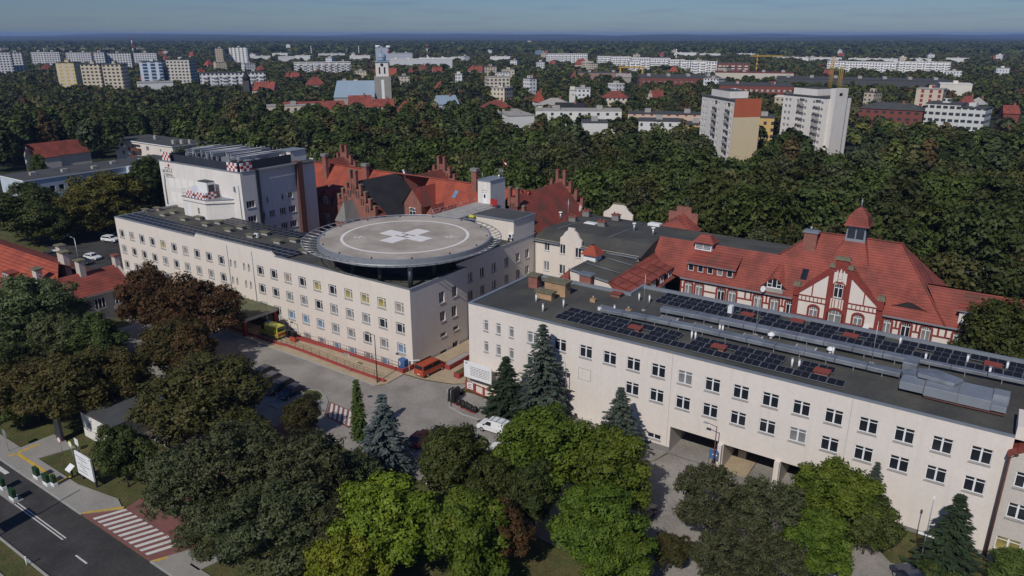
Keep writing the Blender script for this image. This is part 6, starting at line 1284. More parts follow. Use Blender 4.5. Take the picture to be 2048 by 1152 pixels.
# street side: hedge boxes, signs, billboard
for a, b, lab in ((-89.4, 30.5, 'leftmost white planter box with a clipped green hedge on the pavement'), (-87.0, 30.5, 'middle white planter box with a clipped green hedge on the pavement'), (-86.1, 30.9, 'rightmost short white planter box on the pavement by the yellow tactile strip'), (-90.4, 27.2, 'left white planter box with hedge standing in the middle of the street'), (-87.0, 26.9, 'right white planter box with hedge standing in the middle of the street')):
    s = .6 if 'short' in lab else 1.0
    n, o2 = bld('hedge_planter', lab, 'planter', a, b); q = MB(); q.box(a-.55*s, b-.25, .12, a+.55*s, b+.25, .55); bevel(q.build('box', M['white'], n, o2), .03)
    q = MB(); q.box(a-.5*s, b-.2, .55, a+.5*s, b+.2, 1.55); h = q.build('hedge', M['grass'], n, o2)
    h.data.materials[0] = bpy.data.materials.get('hedge green') or mat('hedge green', (.018, .055, .02), .9, .5, 4, .8, 8, fine=.4)
sheet('refuge_strip', [rect(-90.9, 26.5, -86.2, 27.6)], 'pave_walk', .1, .1)
n, o2 = bld('billboard', 'large white billboard with grey print standing on the grass by the street', 'billboard', -83.2, 33.6); q = MB(); q.box(-85.2, 33.3, .9, -81.6, 33.5, 3.9); bevel(q.build('board', M['white'], n, o2), .02)
q = MB()
for i in range(7): q.box(-84.9+(i % 3)*.5, 33.28, 3.4-i*.33, -82.8+(i % 2)*.7-(i % 3)*.4, 33.297, 3.47-i*.33)
q.build('print', M['grey_text'], n, o2); q = MB()
for x in (-84.9, -81.9): q.box(x-.1, 33.51, 0, x+.1, 33.75, 3.8)
q.build('post', M['dark_metal'], n, o2)
n, o2 = bld('info_board', 'small white slanted information board on a dark post beside the billboard', 'sign', -86.3, 33.0); q = MB(); q.poly([(-86.9, 32.6, 1.1), (-85.8, 32.6, 1.1), (-85.8, 33.3, 1.6), (-86.9, 33.3, 1.6)]); q.box(-86.9, 32.6, 1.0, -85.8, 32.7, 1.09); q.build('board', M['white'], n, o2); q = MB(); q.box(-86.5, 32.9, 0, -86.2, 33.1, 1.2); q.build('post', M['dark_metal'], n, o2)
n, o2 = bld('totem_pillar', 'tall dark grey sign pillar on the grass by the gatehouse entrance', 'sign pillar', -96.3, 36.4); q = MB(); q.box(-96.9, 36.2, 0, -95.5, 36.6, 3.4); bevel(q.build('pillar', M['dark_metal'], n, o2), .04); q = MB(); q.box(-97.0, 36.1, 0, -95.4, 36.7, .18); q.build('base', M['conc2'], n, o2)
for a, b, h, lab, mk in ((-98.7, 31.3, 3.2, 'grey backed street sign on a thin pole at the left edge of the pavement', 'rect'), (-91.8, 34.6, 2.9, 'round no entry sign on the grass near the gatehouse', 'round'), (-90.2, 35.8, 2.6, 'white rectangular sign by the gatehouse path', 'rectw'), (-88.7, 34.5, 3.4, 'round pale yellow edged sign on the grass behind the information board', 'roundy')):
    n, o2 = bld('traffic_sign', lab, 'sign', a, b); q = MB(); q.tube([(a, b, 0), (a, b, h)], .04, 6); q.build('post', M['alu'], n, o2); q = MB()
    if 'rect' in mk: q.box(a-.45, b-.06, h-.9, a+.45, b-.02, h); q.build('plate', M['white' if mk == 'rectw' else 'metal_trim'], n, o2)
    else: q.tube([(a, b-.08, h-.4), (a, b-.05, h-.4)], .45, 18); q.build('plate', M['red' if mk == 'round' else 'amb_yellow'], n, o2); q = MB(); q.tube([(a, b-.1, h-.4), (a, b-.082, h-.4)], .33, 18); q.build('face', M['white'], n, o2)
n, o2 = bld('street_sign_back', 'big grey backed sign panel at the lower left edge beside the street', 'sign', -81.5, 21.6); q = MB(); q.box(-83.4, 21.5, 2.0, -81.4, 21.6, 5.0); q.build('panel', M['metal_trim'], n, o2); q = MB(); q.tube([(-81.3, 21.6, 0), (-81.3, 21.6, 9.5)], .09, 6); q.build('post', M['alu'], n, o2)
n, o2 = bld('guide_post', 'white topped guide post at the street kerb near the bottom edge', 'post', -74.0, 22.6); q = MB(); q.cyl(-74, 22.6, 0, 1.0, .07, 8); q.build('post', M['white'], n, o2); q = MB(); q.cyl(-74, 22.6, 1.0, 1.12, .1, 8); q.build('cap', M['white'], n, o2)
for i, (u, v) in enumerate(((604, 787), (740, 793))): 
    p = at(u, v, .02); n = thing('manhole_cover', 'round manhole cover on the paved hospital yard', 'manhole cover', p, YAW, 'manhole covers on the yard'); q = MB(); q.cyl(0, 0, -.01, .03, .42, 16); q.build('lid', M['dark_metal'], n); q = MB(); q.cyl(0, 0, -.012, .02, .55, 16); q.build('ring', M['kerb'], n)

# ------------------------------------------------------------------ trees
LV = {'gold': leaf_mat('golden green leaves', (.085, .085, .018), (.135, .122, .022), (.17, .125, .03), .1),
      'oak': leaf_mat('dark oak leaves', (.042, .060, .015), (.080, .100, .026), (.115, .120, .036), .38),
      'mid': leaf_mat('green leaves', (.058, .086, .018), (.102, .132, .029), (.14, .155, .038), .35),
      'olive': leaf_mat('olive leaves', (.072, .078, .020), (.120, .118, .034), (.155, .125, .045), .35),
      'lime': leaf_mat('bright maple leaves', (.125, .175, .014), (.20, .255, .022), (.26, .27, .036), .06),
      'maple': leaf_mat('green maple leaves', (.070, .112, .011), (.120, .168, .018), (.165, .185, .028), .08),
      'rust': leaf_mat('turning chestnut leaves', (.078, .058, .018), (.135, .080, .026), (.175, .085, .030), .12),
      'brown': leaf_mat('brown green chestnut leaves', (.065, .062, .018), (.115, .090, .027), (.15, .090, .032), .12),
      'robinia': leaf_mat('dull robinia leaves', (.062, .074, .030), (.102, .112, .048), (.135, .132, .070), .18),
      'silver': leaf_mat('grey green leaves', (.085, .105, .042), (.13, .155, .062), (.19, .20, .10), .12),
      'spruce_blue': leaf_mat('blue spruce needles', (.065, .090, .088), (.11, .14, .135), (.15, .18, .17), .08, .08),
      'spruce': leaf_mat('dark fir needles', (.022, .040, .020), (.040, .062, .028), (.06, .075, .035), .1, .08),
      'spruce_grey': leaf_mat('grey green spruce needles', (.045, .062, .050), (.075, .095, .072), (.11, .12, .09), .1, .08),
      'thuja': leaf_mat('thuja leaves', (.050, .075, .016), (.085, .11, .024), (.11, .12, .03), .1, .1)}
NPR = np.random.RandomState(11)
def qmesh(name, V, mats, mi=None):
    """V: (n, 4, 3) leaf corners -> one mesh"""
    n = len(V); me = bpy.data.meshes.new(name)
    me.vertices.add(n*4); me.vertices.foreach_set('co', V.reshape(-1).astype(np.float32))
    me.loops.add(n*4); me.loops.foreach_set('vertex_index', np.arange(n*4, dtype=np.int32))
    me.polygons.add(n); me.polygons.foreach_set('loop_start', np.arange(n, dtype=np.int32)*4)
    for m in mats: me.materials.append(m)
    if mi is not None: me.polygons.foreach_set('material_index', mi.astype(np.int32))
    me.update(); me.validate(); return me
def unit(v): return v/np.maximum(1e-9, np.linalg.norm(v, axis=-1, keepdims=True))
def leaves(rng, C, N, size, asp=.62, jit=.62, up=.25):
    n = len(C); nn = unit(N+rng.normal(0, jit*.55, (n, 3))+np.array([0, 0, up])); t = unit(np.cross(nn, rng.normal(0, 1, (n, 3)))); b = np.cross(nn, t)
    s = (size*rng.uniform(.5, 1.5, n))[:, None]
    fold = nn*s*.22
    return np.stack([C-t*s, C-b*s*asp+fold, C+t*s, C+b*s*asp+fold], 1)
def lobes(rng, R, h0, h1, n, form):
    """lobe centres through the crown's volume; h0..h1 crown heights"""
    out = []; hc = (h0+h1)/2; hz = (h1-h0)/2
    for i in range(n):
        f = (i+.5)/n; z = 1-2*f*.9; r = math.sqrt(max(0, 1-z*z)); t = 2.39996*i+rng.uniform(-.5, .5)
        k = rng.uniform(.50, .86)
        if form == 'tall': k2 = .62
        else: k2 = .66
        lr = R*rng.uniform(.26, .42) if form != 'open' else R*rng.uniform(.17, .30)
        if form == 'open': k = rng.uniform(.45, .9)
        out.append((np.array([R*k*r*math.cos(t), R*k*r*math.sin(t), hc+hz*k2*1.12*z]), lr))
    sub = []
    for c, lr in out:
        o = c-np.array([0, 0, hc-hz*.35]); o = o/max(.01, np.linalg.norm(o))
        for e in range(3):
            d = o+rng.normal(0, .75, 3); d /= np.linalg.norm(d); sub.append((c+d*lr*rng.uniform(.75, 1.1), lr*rng.uniform(.38, .62)))
    if form != 'open': out.append((np.array([0, 0, hc]), R*.45))
    return out+sub
def deciduous(h, R, leaf, n, size, seed, form='round', bark='bark', bare=.15, nl=16, name='tree'):
    rng = np.random.RandomState(seed); h0 = h*bare; Lb = lobes(rng, R, h0, h, nl, form)
    root = thing(name, '', 'tree', (0, 0, 0), 0)
    if n > 10000: n = int(n*1.75); size *= .70
    w = np.array([l[1]**2 for l in Lb]); w /= w.sum(); idx = rng.choice(len(Lb), n, p=w)
    C = np.array([Lb[i][0] for i in idx]); rr = np.array([Lb[i][1] for i in idx])
    # twigs: bunches of leaves on each lobe's outside
    nb = max(1, n//7); bi = rng.choice(len(Lb), nb, p=w); d = unit(rng.normal(0, 1, (nb, 3))+np.array([0, 0, .25]))
    bc = np.array([Lb[i][0] for i in bi])+d*np.array([Lb[i][1] for i in bi])[:, None]*rng.uniform(.72, 1.12, nb)[:, None]*np.array([1, 1, .82])
    keep = np.ones(nb, bool)
    for k, (c, r) in enumerate(Lb):
        q = np.linalg.norm((bc-c)/np.array([1, 1, .82]), axis=1); keep &= ~((q < r*.62) & (bi != k))
    bc, d = bc[keep], d[keep]; cnt = max(1, int(n/len(bc)))
    CC = np.repeat(bc, cnt, 0)+rng.normal(0, size*1.25, (len(bc)*cnt, 3))*np.array([1, 1, .6]); NN = np.repeat(d, cnt, 0)
    V = leaves(rng, CC, NN, size)
    o = bpy.data.objects.new('crown', qmesh('crown', V, [LV[leaf]])); link(o); o.parent = root
    t = MB(); tr = max(.12, h*.017); top = np.array([rng.uniform(-.4, .4), rng.uniform(-.4, .4), h0+(h-h0)*.45])
    t.tube([(0, 0, -.3), (top[0]*.3, top[1]*.3, h0*.5), (top[0]*.6, top[1]*.6, h0), tuple(top)], [tr*1.35, tr, tr*.85, tr*.35], 8)
    for c, r in Lb[:nl:2]:
        s = np.array([top[0]*.5, top[1]*.5, h0*.75+rng.uniform(0, .2)*h]); m_ = (s+c)/2+np.array([0, 0, -.06*h]); t.tube([tuple(s), tuple(m_), tuple(c), tuple(c+(c-m_)*.35)], [tr*.5, tr*.36, tr*.2, tr*.06], 5)
    t.build('trunk', M[bark], root); return root
def conifer(h, R, leaf, seed, whorls=30, droop=.25, bare=.06, size=.2, dens=1.0, name='conifer', pw=.9, bark='bark'):
    rng = np.random.RandomState(seed); root = thing(name, '', 'tree', (0, 0, 0), 0); Cs, Ns, Ts = [], [], []; t = MB()
    for i in range(whorls):
        f = (i+rng.uniform(-.2, .2))/whorls; f = min(max(f, 0), .985); z = h*(bare+(1-bare)*f); rad = R*(1-f)**pw*rng.uniform(.82, 1.1)+.12
        nb = 6+int(3*(1-f)) if f < .8 else 5
        for k in range(nb):
            a = 2*math.pi*(k+rng.uniform(-.3, .3))/nb+i*1.7; r = rad*rng.uniform(.75, 1.08); steps = max(2, int(r/.26))
            dv = np.array([math.cos(a), math.sin(a), 0]); side = np.array([-dv[1], dv[0], 0])
            for q in range(steps):
                s = (q+.6)/steps; wd = .16+.5*(1-s)*min(1, r*.35)*s*2.2; p = dv*r*s+np.array([0, 0, z-droop*r*s*(1.25-.55*s)])
                for e in range(max(1, int(4*dens))):
                    Cs.append(p+side*rng.uniform(-wd, wd)+np.array([0, 0, rng.uniform(-.1, .06)])); Ns.append(np.array([dv[0]*.35, dv[1]*.35, 1.0])); Ts.append(dv+side*rng.uniform(-.8, .8)+np.array([0, 0, -.3]))
            if r > .8: t.tube([(0, 0, z), tuple(dv*r*.85+np.array([0, 0, z-droop*r*.75]))], [.05, .012], 4)
    C, N, T = np.array(Cs), np.array(Ns), unit(np.array(Ts)); n = len(C)
    nn = unit(N+rng.normal(0, .35, (n, 3))); b = unit(np.cross(nn, T)); s = (size*rng.uniform(.7, 1.4, n))[:, None]
    V = np.stack([C-T*s*1.2, C-b*s*.5, C+T*s*1.3, C+b*s*.5], 1)
    o = bpy.data.objects.new('crown', qmesh('crown', V, [LV[leaf]])); link(o); o.parent = root
    t.tube([(0, 0, -.3), (0, 0, h*.5), (0, 0, h*.97)], [h*.018, h*.011, .02], 7); t.build('trunk', M[bark], root); return root
TREES = {}
def plant(key, make, loc, label, group=None, scale=1.0, rz=0.0):
    """first use moves the tree itself, later uses copy it with its trunk and crown"""
    if key not in TREES: o = make(); TREES[key] = o; o.location = loc; o.rotation_euler = (0, 0, rz); o.scale = scale if hasattr(scale, '__len__') else (scale,)*3; o['label'] = label; (group and o.__setitem__('group', group)); return o
    return dup(TREES[key], loc, rz, label, group, scale)
def top_at(u, v, h, z0=0.0): p = at(u, v, h+z0); p.z = z0; return p
K = {'lime': lambda: deciduous(10.5, 4.6, 'lime', 17000, .24, 1, nl=22, name='maple_tree'), 'maple': lambda: deciduous(12, 4.8, 'maple', 18000, .25, 2, nl=22, name='maple_tree'), 'maple2': lambda: deciduous(11, 4.4, 'maple', 15000, .25, 5, nl=18, name='maple_tree'),
     'oak': lambda: deciduous(12, 5, 'oak', 15000, .27, 3, nl=20, name='broadleaf_tree'), 'rust': lambda: deciduous(12, 5, 'rust', 17000, .24, 4, nl=20, name='chestnut_tree'), 'brown': lambda: deciduous(11, 4.8, 'brown', 15000, .25, 6, nl=20, bare=.3, name='chestnut_tree'),
     'rob': lambda: deciduous(12, 5.4, 'robinia', 12500, .21, 7, 'open', nl=34, bare=.22, name='robinia_tree', bark='bark_pale'), 'rob2': lambda: deciduous(12, 5.2, 'robinia', 11500, .21, 8, 'open', nl=30, bare=.25, name='robinia_tree', bark='bark_pale'), 'olive': lambda: deciduous(11, 4.8, 'olive', 16000, .23, 9, nl=24, name='broadleaf_tree'),
     'silver': lambda: deciduous(14, 5.4, 'silver', 17000, .26, 10, 'tall', nl=26, bare=.12, name='poplar_tree', bark='bark_pale'), 'mid': lambda: deciduous(11, 4.6, 'mid', 15000, .26, 12, nl=20, name='broadleaf_tree'),
     'gold': lambda: deciduous(11, 4.8, 'gold', 12000, .26, 15, nl=24, bare=.08, name='broadleaf_tree'), 'bsp': lambda: conifer(11, 3.4, 'spruce_blue', 20, 26, .28, name='blue_spruce'), 'gsp': lambda: conifer(13.5, 3.2, 'spruce_grey', 21, 30, .3, name='spruce_tree'), 'fir': lambda: conifer(10, 2.7, 'spruce', 22, 26, .22, dens=1.3, name='fir_tree'), 'thu': lambda: conifer(9, 1.15, 'thuja', 23, 30, -.3, dens=1.8, size=.17, name='thuja_tree', pw=.6)}
KH = {'gold': 11, 'lime': 10.5, 'maple': 12, 'maple2': 11, 'oak': 12, 'rust': 12, 'brown': 11, 'rob': 12, 'rob2': 12, 'olive': 11, 'silver': 14, 'mid': 11, 'bsp': 11, 'gsp': 13.5, 'fir': 10, 'thu': 9}
def T(key, u, v, h, label, sx=1.0, z0=0.0, group=None):
    s = h/KH[key]; p = top_at(u, v, h, z0); sx *= 1.0 if key in ('thu',) else 1.16; plant(key, K[key], p, label, group, (s*sx, s*sx*(.9+(u % 7)*.03), s), (u*7.3+v) % 6.28)
T('lime', 765, 975, 9.5, 'bright yellow green maple at the bottom centre, the lightest of the street trees', 1.05)
T('lime', 690, 1082, 7.5, 'smaller yellow green maple at the lower left of the bright one', .9)
T('maple2', 925, 1008, 8.5, 'green maple with reddish tips right of the bright yellow green maple', 1.15)
T('rust', 1010, 1018, 6.5, 'reddish topped young tree between two maples at the bottom', .8)
T('maple', 1085, 828, 11, 'tall green maple in front of the left end of the garage wing', 1.0)
T('maple2', 1215, 872, 10, 'green maple right of the tall one, before the garage driveway', .95)
T('maple', 1200, 985, 8.5, 'big green maple low in the picture, nearest the street', 1.1)
T('maple2', 1235, 1060, 6.5, 'small green maple at the bottom edge beside the driveway', 1.0)
T('oak', 1058, 935, 7.5, 'dark blue green tree squeezed between the maples', .8)
T('mid', 905, 865, 8.5, 'grey green round tree right of the red hatchback', 1.0)
T('mid', 985, 930, 7, 'small green tree beneath the tall maple', .9)
T('bsp', 762, 786, 10.5, 'blue spruce beside the red hatchback', 1.15)
T('thu', 711, 757, 9.0, 'narrow thuja with a bent tip left of the blue spruce', 1.0)
T('gsp', 1086, 645, 14.2, 'tallest grey green spruce in front of the garage wing', 1.3)
T('fir', 1012, 710, 9.6, 'dark green fir left of the tallest spruce, by the rubbish bags', 1.3)
T('gsp', 1243, 773, 9.5, 'ragged brown tipped spruce behind the green maples', 1.55)
T('gsp', 1757, 922, 8.5, 'slim spruce before the right half of the garage wing', 1.15, -1)
T('fir', 1925, 985, 9.8, 'broad dark spruce behind the camera pole at the right', 1.2, -1)
T('rob', 1425, 940, 8.5, 'loose open robinia in front of the garage pier', .85, -1)
T('rob2', 1545, 965, 8, 'dull green robinia before the right garage opening', .95, -1)
T('maple2', 1690, 938, 9, 'dark green maple against the wall right of the garages', 1.0, -1)
T('maple2', 1640, 1035, 7, 'green tree low at the right, above the dark blue car', 1.0, -1)
T('mid', 1745, 1000, 6.5, 'green tree right of the garages, beside the slim spruce', .9, -1)
T('rob2', 1560, 1075, 5.5, 'small robinia low at the right among the green trees', 1.1, -1)
T('olive', 1345, 1075, 3.5, 'low bush beside the driveway at the bottom edge', 1.1, -.6)
T('rob', 1455, 1070, 6, 'robinia at the bottom edge, right of the maples', 1.0, -1)
T('mid', 2035, 1110, 3.5, 'small bush below the yellow blinds at the right edge', 1.3, -1)
T('oak', 1885, 1118, 2.5, 'low dark hedge bush below the broad spruce', 1.8, -1)
T('rob', 455, 860, 11, 'large dull robinia in the middle left, right of the gatehouse', 1.1)
T('rob2', 590, 880, 11, 'dull robinia left of the blue spruce', 1.0)
T('rob2', 350, 905, 9.5, 'dark robinia over the right end of the gatehouse', 1.0)
T('rob', 545, 985, 9.5, 'leaning robinia near the street crossing', 1.1)
T('rob2', 640, 1010, 8, 'robinia in front of the parked cars, left of the yellow green maple', 1.0)
T('rob', 420, 1010, 6.8, 'low robinia whose twigs hang over the red crossing', 1.0)
T('olive', 400, 728, 11, 'olive green tree below the rusty chestnut', 1.35)
T('rust', 372, 655, 9, 'low rusty chestnut nearest the entrance canopy', .85)
T('brown', 55, 735, 8, 'dark brown chestnut below the poplars at the left edge', 1.1)
T('olive', 478, 838, 6.5, 'olive tree right of the gatehouse among the robinias', 1.1)
T('olive', 600, 800, 5.5, 'small olive tree beside the shaded row of cars', .75)
T('rust', 383, 566, 12.5, 'rusty red chestnut before the long cream wing', 1.0)
T('rust', 285, 545, 12, 'thinner purplish chestnut left of the rusty one', .85)
T('brown', 345, 650, 9, 'dark brownish chestnut between the rusty chestnuts and the gatehouse', 1.0)
T('brown', 140, 722, 9.5, 'brown green chestnut with a forked trunk by the gatehouse', 1.2)
T('mid', 15, 770, 6.5, 'low green tree at the left edge by the pavement', 1.0)
T('oak', 185, 640, 8.5, 'dark tree between the red roofed house and the brown chestnuts', 1.0)
T('brown', 225, 712, 8.5, 'brown chestnut behind the gatehouse', 1.0)
T('silver', 48, 556, 14, 'tall grey green poplar covering the left red roof', 1.0)
T('silver', 108, 628, 9.5, 'smaller grey green poplar in front of the red roofed house', .85)
T('oak', 10, 690, 9, 'dark tree at the left edge below the poplar', 1.0)
T('oak', 235, 860, 7.5, 'dark shrubby tree right of the gatehouse', .8)
T('rob2', 700, 905, 7.5, 'dull tree under the blue spruce', .9)
T('gsp', 1333, 533, 8, 'young spruce in the court before the half-timbered hospital', .9)
T('mid', 2012, 612, 14.6, 'round dark green tree hiding the right end of the half-timbered hospital', .78)
T('oak', 48, 378, 13.5, 'large dark tree before the blue grey office block', 1.45)
T('oak', 95, 412, 10, 'smaller dark tree right of the large one before the office block', .95)
T('gold', 205, 350, 14, 'yellow green turning tree between the office block and the long cream wing', 1.35)
T('gold', 150, 388, 11.5, 'yellowish tree left of the turning one by the back car park', 1.15)
T('oak', 300, 318, 14.5, 'dark tree against the left side of the tall white clinic block', .95)
T('oak', 262, 350, 12, 'dark tree by the car park left of the clinic block', 1.0)
T('mid', 72, 312, 10, 'light green tree before the little woodland house', .6)

# ------------------------------------------------------------------ the wood behind the hospital, tree by tree near by
def in_wood(x, y): return y < (372 if x < -.02*y else 286)
BLK = []                                     # rectangles nothing may grow in: centre, half sizes, yaw
def blocked(x, y, m=3.0):
    for cx, cy, hx, hy, c, s in BLK:
        dx, dy = x-cx, y-cy
        if abs(dx*c+dy*s) < hx+m and abs(-dx*s+dy*c) < hy+m: return True
    return False
def block_out(cx, cy, hx, hy, yaw): BLK.append((cx, cy, hx, hy, math.cos(yaw), math.sin(yaw)))

# ------------------------------------------------------------------ towers and the town beyond
def dist_top(p, v):
    d = at(1024, v, 0); t = d.y/HC; return HC-p.y/t  # height seen at row v above the place p
GL = (.035, .04, .05)
BM = {}
def bmat(wall, sx, sz, fw, fh, gl=GL):
    k = (wall, sx, sz, fw, fh, gl)
    if k not in BM: BM[k] = block_mat('town wall '+str(len(BM)), wall, gl, sx, sz, fw, fh)
    return BM[k]
RM = {'red': M['tile'], 'new': M['tile_new'], 'felt': M['feltg'], 'dark': M['slate'], 'grey': M['conc2'], 'blue': mat('blue grey sheet roof', (.26, .34, .42), .6, .06, .1), 'white': M['white_render'], 'old': M['tile_old']}
def town(name, cat, label, u0, u1, vb, vt, depth, wall, roof='felt', kind='flat', turn=0.0, zref=9.0, win=(3.2, 2.9, .5, .5), group=None, rh=None, extra=None):
    a, b = at(u0, vb, zref), at(u1, vb, zref); mid = (a+b)/2; w = (b-a).length/2; h = dist_top(mid, vt)
    yaw = math.atan2(-mid.x, mid.y)+R_(turn); mid.z = -1.6; H = max(3, h+1.6)
    n = thing(name, label, cat, mid, yaw, group); block_out(mid.x-math.sin(yaw)*depth/2, mid.y+math.cos(yaw)*depth/2, w, depth/2, yaw)
    m = MB(); wm = bmat(wall, *win) if win else mat('town plain wall '+label[:12], wall, .9, .06, .2)
    if kind == 'flat':
        m.box(-w, 0, 0, w, depth, H); m.build('wall', wm, n); m = MB(); m.box(-w-.2, -.2, H, w+.2, depth+.2, H+.5); m.build('roof', RM[roof], n)
        m = MB(); k = max(1, int(w/9))
        for i in range(k): x = -w+(i+.5)*2*w/k; m.box(x-1.6, depth*.35, H+.5, x+1.6, depth*.65, H+2.4)
        m.build('roof_hut', wm if H > 14 else M['conc2'], n)
    elif kind == 'balcony':
        m.box(-w, 1.2, 0, w, depth, H); m.build('wall', wm, n); m = MB(); m.box(-w-.2, 1.0, H, w+.2, depth+.2, H+.5); m.build('roof', RM[roof], n)
        k = max(2, int(2*w/7)); fl = max(2, int(H/2.9))
        for i in range(k):
            m = MB(); x = -w+(i+.25)*2*w/k; x1 = x+w/k*1.0
            for f in range(fl): m.box(x, -.1, f*2.9+.4, x1, 1.19, f*2.9+1.5)
            m.build('balcony', M['white_render'], n)
    elif kind in ('gable', 'hip'):
        r_ = rh or H*.45; e = H-r_; m.box(-w, 0, 0, w, depth, e)
        if kind == 'gable':
            for x in (-w, w): m.poly([(x, 0, e), (x, depth, e), (x, depth/2, H)])
        m.build('wall', wm, n); m = MB(); o_ = .5; ix = w if kind == 'gable' else max(.3, w-depth*.45)
        m.poly([(-w-o_, -o_, e-.2), (w+o_, -o_, e-.2), (ix, depth/2, H), (-ix, depth/2, H)]); m.poly([(-w-o_, depth+o_, e-.2), (w+o_, depth+o_, e-.2), (ix, depth/2, H), (-ix, depth/2, H)])
        if kind == 'hip':
            for s in (-1, 1): m.poly([(s*(w+o_), -o_, e-.2), (s*(w+o_), depth+o_, e-.2), (s*ix, depth/2, H)])
        m.build('roof', RM[roof], n); m = MB(); m.box(w*.3, depth*.4, H-2, w*.3+1.1, depth*.4+1, H+1.2); m.build('chimney', M['brick'], n)
    return n
white, cream, grey, beige, brickc, yel, blu = (.66, .66, .67), (.62, .54, .42), (.42, .43, .45), (.50, .43, .34), (.20, .065, .05), (.55, .42, .10), (.10, .22, .42)
slab = (3.4, 2.85, .55, .5)
for u0, u1, vb, vt, lab in ((-30, 22, 136, 105, 'leftmost'), (22, 46, 134, 105, 'second'), (66, 92, 121, 104, 'third'), (93, 119, 121, 104, 'fourth'), (134, 152, 117, 105, 'fifth'), (153, 182, 117, 105, 'sixth'), (191, 210, 128, 105, 'seventh'), (212, 261, 127, 106, 'eighth'), (270, 312, 119, 106, 'ninth')):
    town('panel_block', 'apartment block', 'white panel block on the far left skyline, %s from the left' % lab, u0, u1, vb, vt, 12, white, 'felt', 'flat', -8, 12, slab)
for i, (u0, u1) in enumerate(((4, 18), (33, 44), (60, 84), (90, 106), (112, 128), (140, 158), (166, 172), (205, 228), (245, 256), (276, 288))): town('beige_block', 'apartment block', 'small beige block of flats in the distant row behind the white panel blocks', u0, u1, 103-i % 3, 95+i % 3, 12, beige, 'felt', 'flat', 10, 8, slab, 'beige blocks behind the panel blocks')
town('yellow_tower', 'tower block', 'tower block with a yellow striped front at the left of the near town', 119, 152, 163, 126, 16, cream, 'felt', 'flat', -20, 10, (5, 2.9, .5, .5, yel))
town('cream_tower', 'tower block', 'cream tower block right of the yellow striped one', 168, 203, 166, 129, 18, cream, 'felt', 'flat', -18, 10, slab)
town('cream_tower', 'tower block', 'second cream tower block, left of the blue striped one', 211, 246, 168, 129, 18, cream, 'felt', 'flat', -18, 10, slab)
town('blue_tower', 'tower block', 'white tower block with dark blue striped front', 284, 326, 158, 124, 16, (.55, .62, .72), 'felt', 'flat', -15, 10, (7, 2.9, .6, .75, (.03, .07, .14)))
town('beige_tower', 'tower block', 'white and beige tower block right of the blue striped one', 337, 382, 157, 120, 20, (.58, .55, .49), 'felt', 'flat', -20, 10, slab)
town('low_hall', 'hall', 'low white flat hall in front of the blue striped tower', 279, 345, 179, 166, 22, white, 'grey', 'flat', 0, 6, None)
town('balcony_block', 'apartment block', 'long white block of flats with balconies left of the church', 407, 530, 165, 146, 14, white, 'felt', 'balcony', 4, 9, slab)
town('grey_tower', 'tower block', 'narrow grey tower block left of the bright white one on the skyline', 432, 447, 120, 97, 16, beige, 'felt', 'flat', -15, 10, slab)
town('white_tower', 'tower block', 'bright white tower block on the skyline left of centre', 461, 496, 119, 95, 18, (.78, .77, .76), 'felt', 'flat', -10, 10, (6, 2.9, .4, .6))
town('white_slab', 'apartment block', 'long white slab with dark window bands left of the power station', 592, 702, 139, 125, 14, (.72, .71, .70), 'white', 'balcony', 6, 9, (9, 3.0, .85, .45))
town('office_hall', 'hall', 'grey office hall left of the church roof', 677, 702, 175, 165, 20, grey, 'grey', 'flat', 0, 8, (4, 3, .8, .4))
for i, (u0, u1, vb, vt, rf) in enumerate(((505, 548, 182, 164, 'red'), (617, 650, 171, 154, 'red'), (568, 582, 158, 145, 'red'), (580, 597, 158, 145, 'red'), (518, 532, 139, 131, 'red'), (686, 700, 141, 136, 'red'), (748, 758, 150, 139, 'red'), (715, 724, 148, 139, 'old'), (820, 830, 145, 137, 'red'), (866, 885, 146, 134, 'red'), (868, 884, 176, 165, 'new'), (935, 950, 140, 131, 'red'), (420, 430, 160, 150, 'red'), (1150, 1175, 132, 118, 'red'), (860, 872, 225, 215, 'red'), (1397, 1425, 222, 207, 'red'), (805, 827, 215, 203, 'new'), (830, 852, 228, 209, 'red'))):
    town('red_roof_house', 'house', 'small red roofed house among the trees of the town', u0, u1, vb, vt, 11, cream if i % 2 else beige, rf, 'hip' if i % 3 else 'gable', (i*37) % 50-25, 6, (3, 2.8, .4, .4), 'red roofed houses in the town')
town('terrace', 'terrace', 'long cream terrace with bright red roof left of the church', 568, 690, 224, 204, 12, cream, 'red', 'gable', 3, 6, (3.2, 3, .4, .5), None, 4.5)
town('grey_terrace', 'terrace', 'low pale terrace with grey roof before the long red roof', 538, 640, 226, 212, 10, cream, 'grey', 'flat', 3, 6, (4, 3, .4, .5))
town('big_red_house', 'house', 'cream house with a large red roof below the church', 700, 746, 228, 192, 13, cream, 'red', 'gable', 2, 3, (2.8, 3, .4, .5), None, 7)
town('half_timber_house', 'house', 'yellowish half-timbered house with red roof right of the large red roof', 746, 788, 224, 199, 12, (.52, .44, .28), 'red', 'gable', -2, 5, (2.4, 2.8, .45, .6), None, 4)
town('pink_roof_house', 'house', 'house with a faded pink roof in the wood below the church', 778, 836, 247, 223, 15, white, 'old', 'gable', -14, 7, None, None, 5)
town('cream_block', 'apartment block', 'cream block with a flat roof in the middle of the town', 975, 1020, 178, 155, 16, (.62, .55, .46), 'grey', 'flat', 10, 6, slab)
town('slate_house', 'house', 'pale blue grey gabled house left of centre beyond the wood', 877, 918, 213, 192, 14, (.5, .52, .55), 'blue', 'gable', 15, 6, (3, 3, .4, .4), None, 5)
town('beige_block', 'apartment block', 'beige block with a brown roof just beyond the wood', 970, 1026, 226, 202, 14, beige, 'old', 'hip', 12, 6, slab, None, 4)
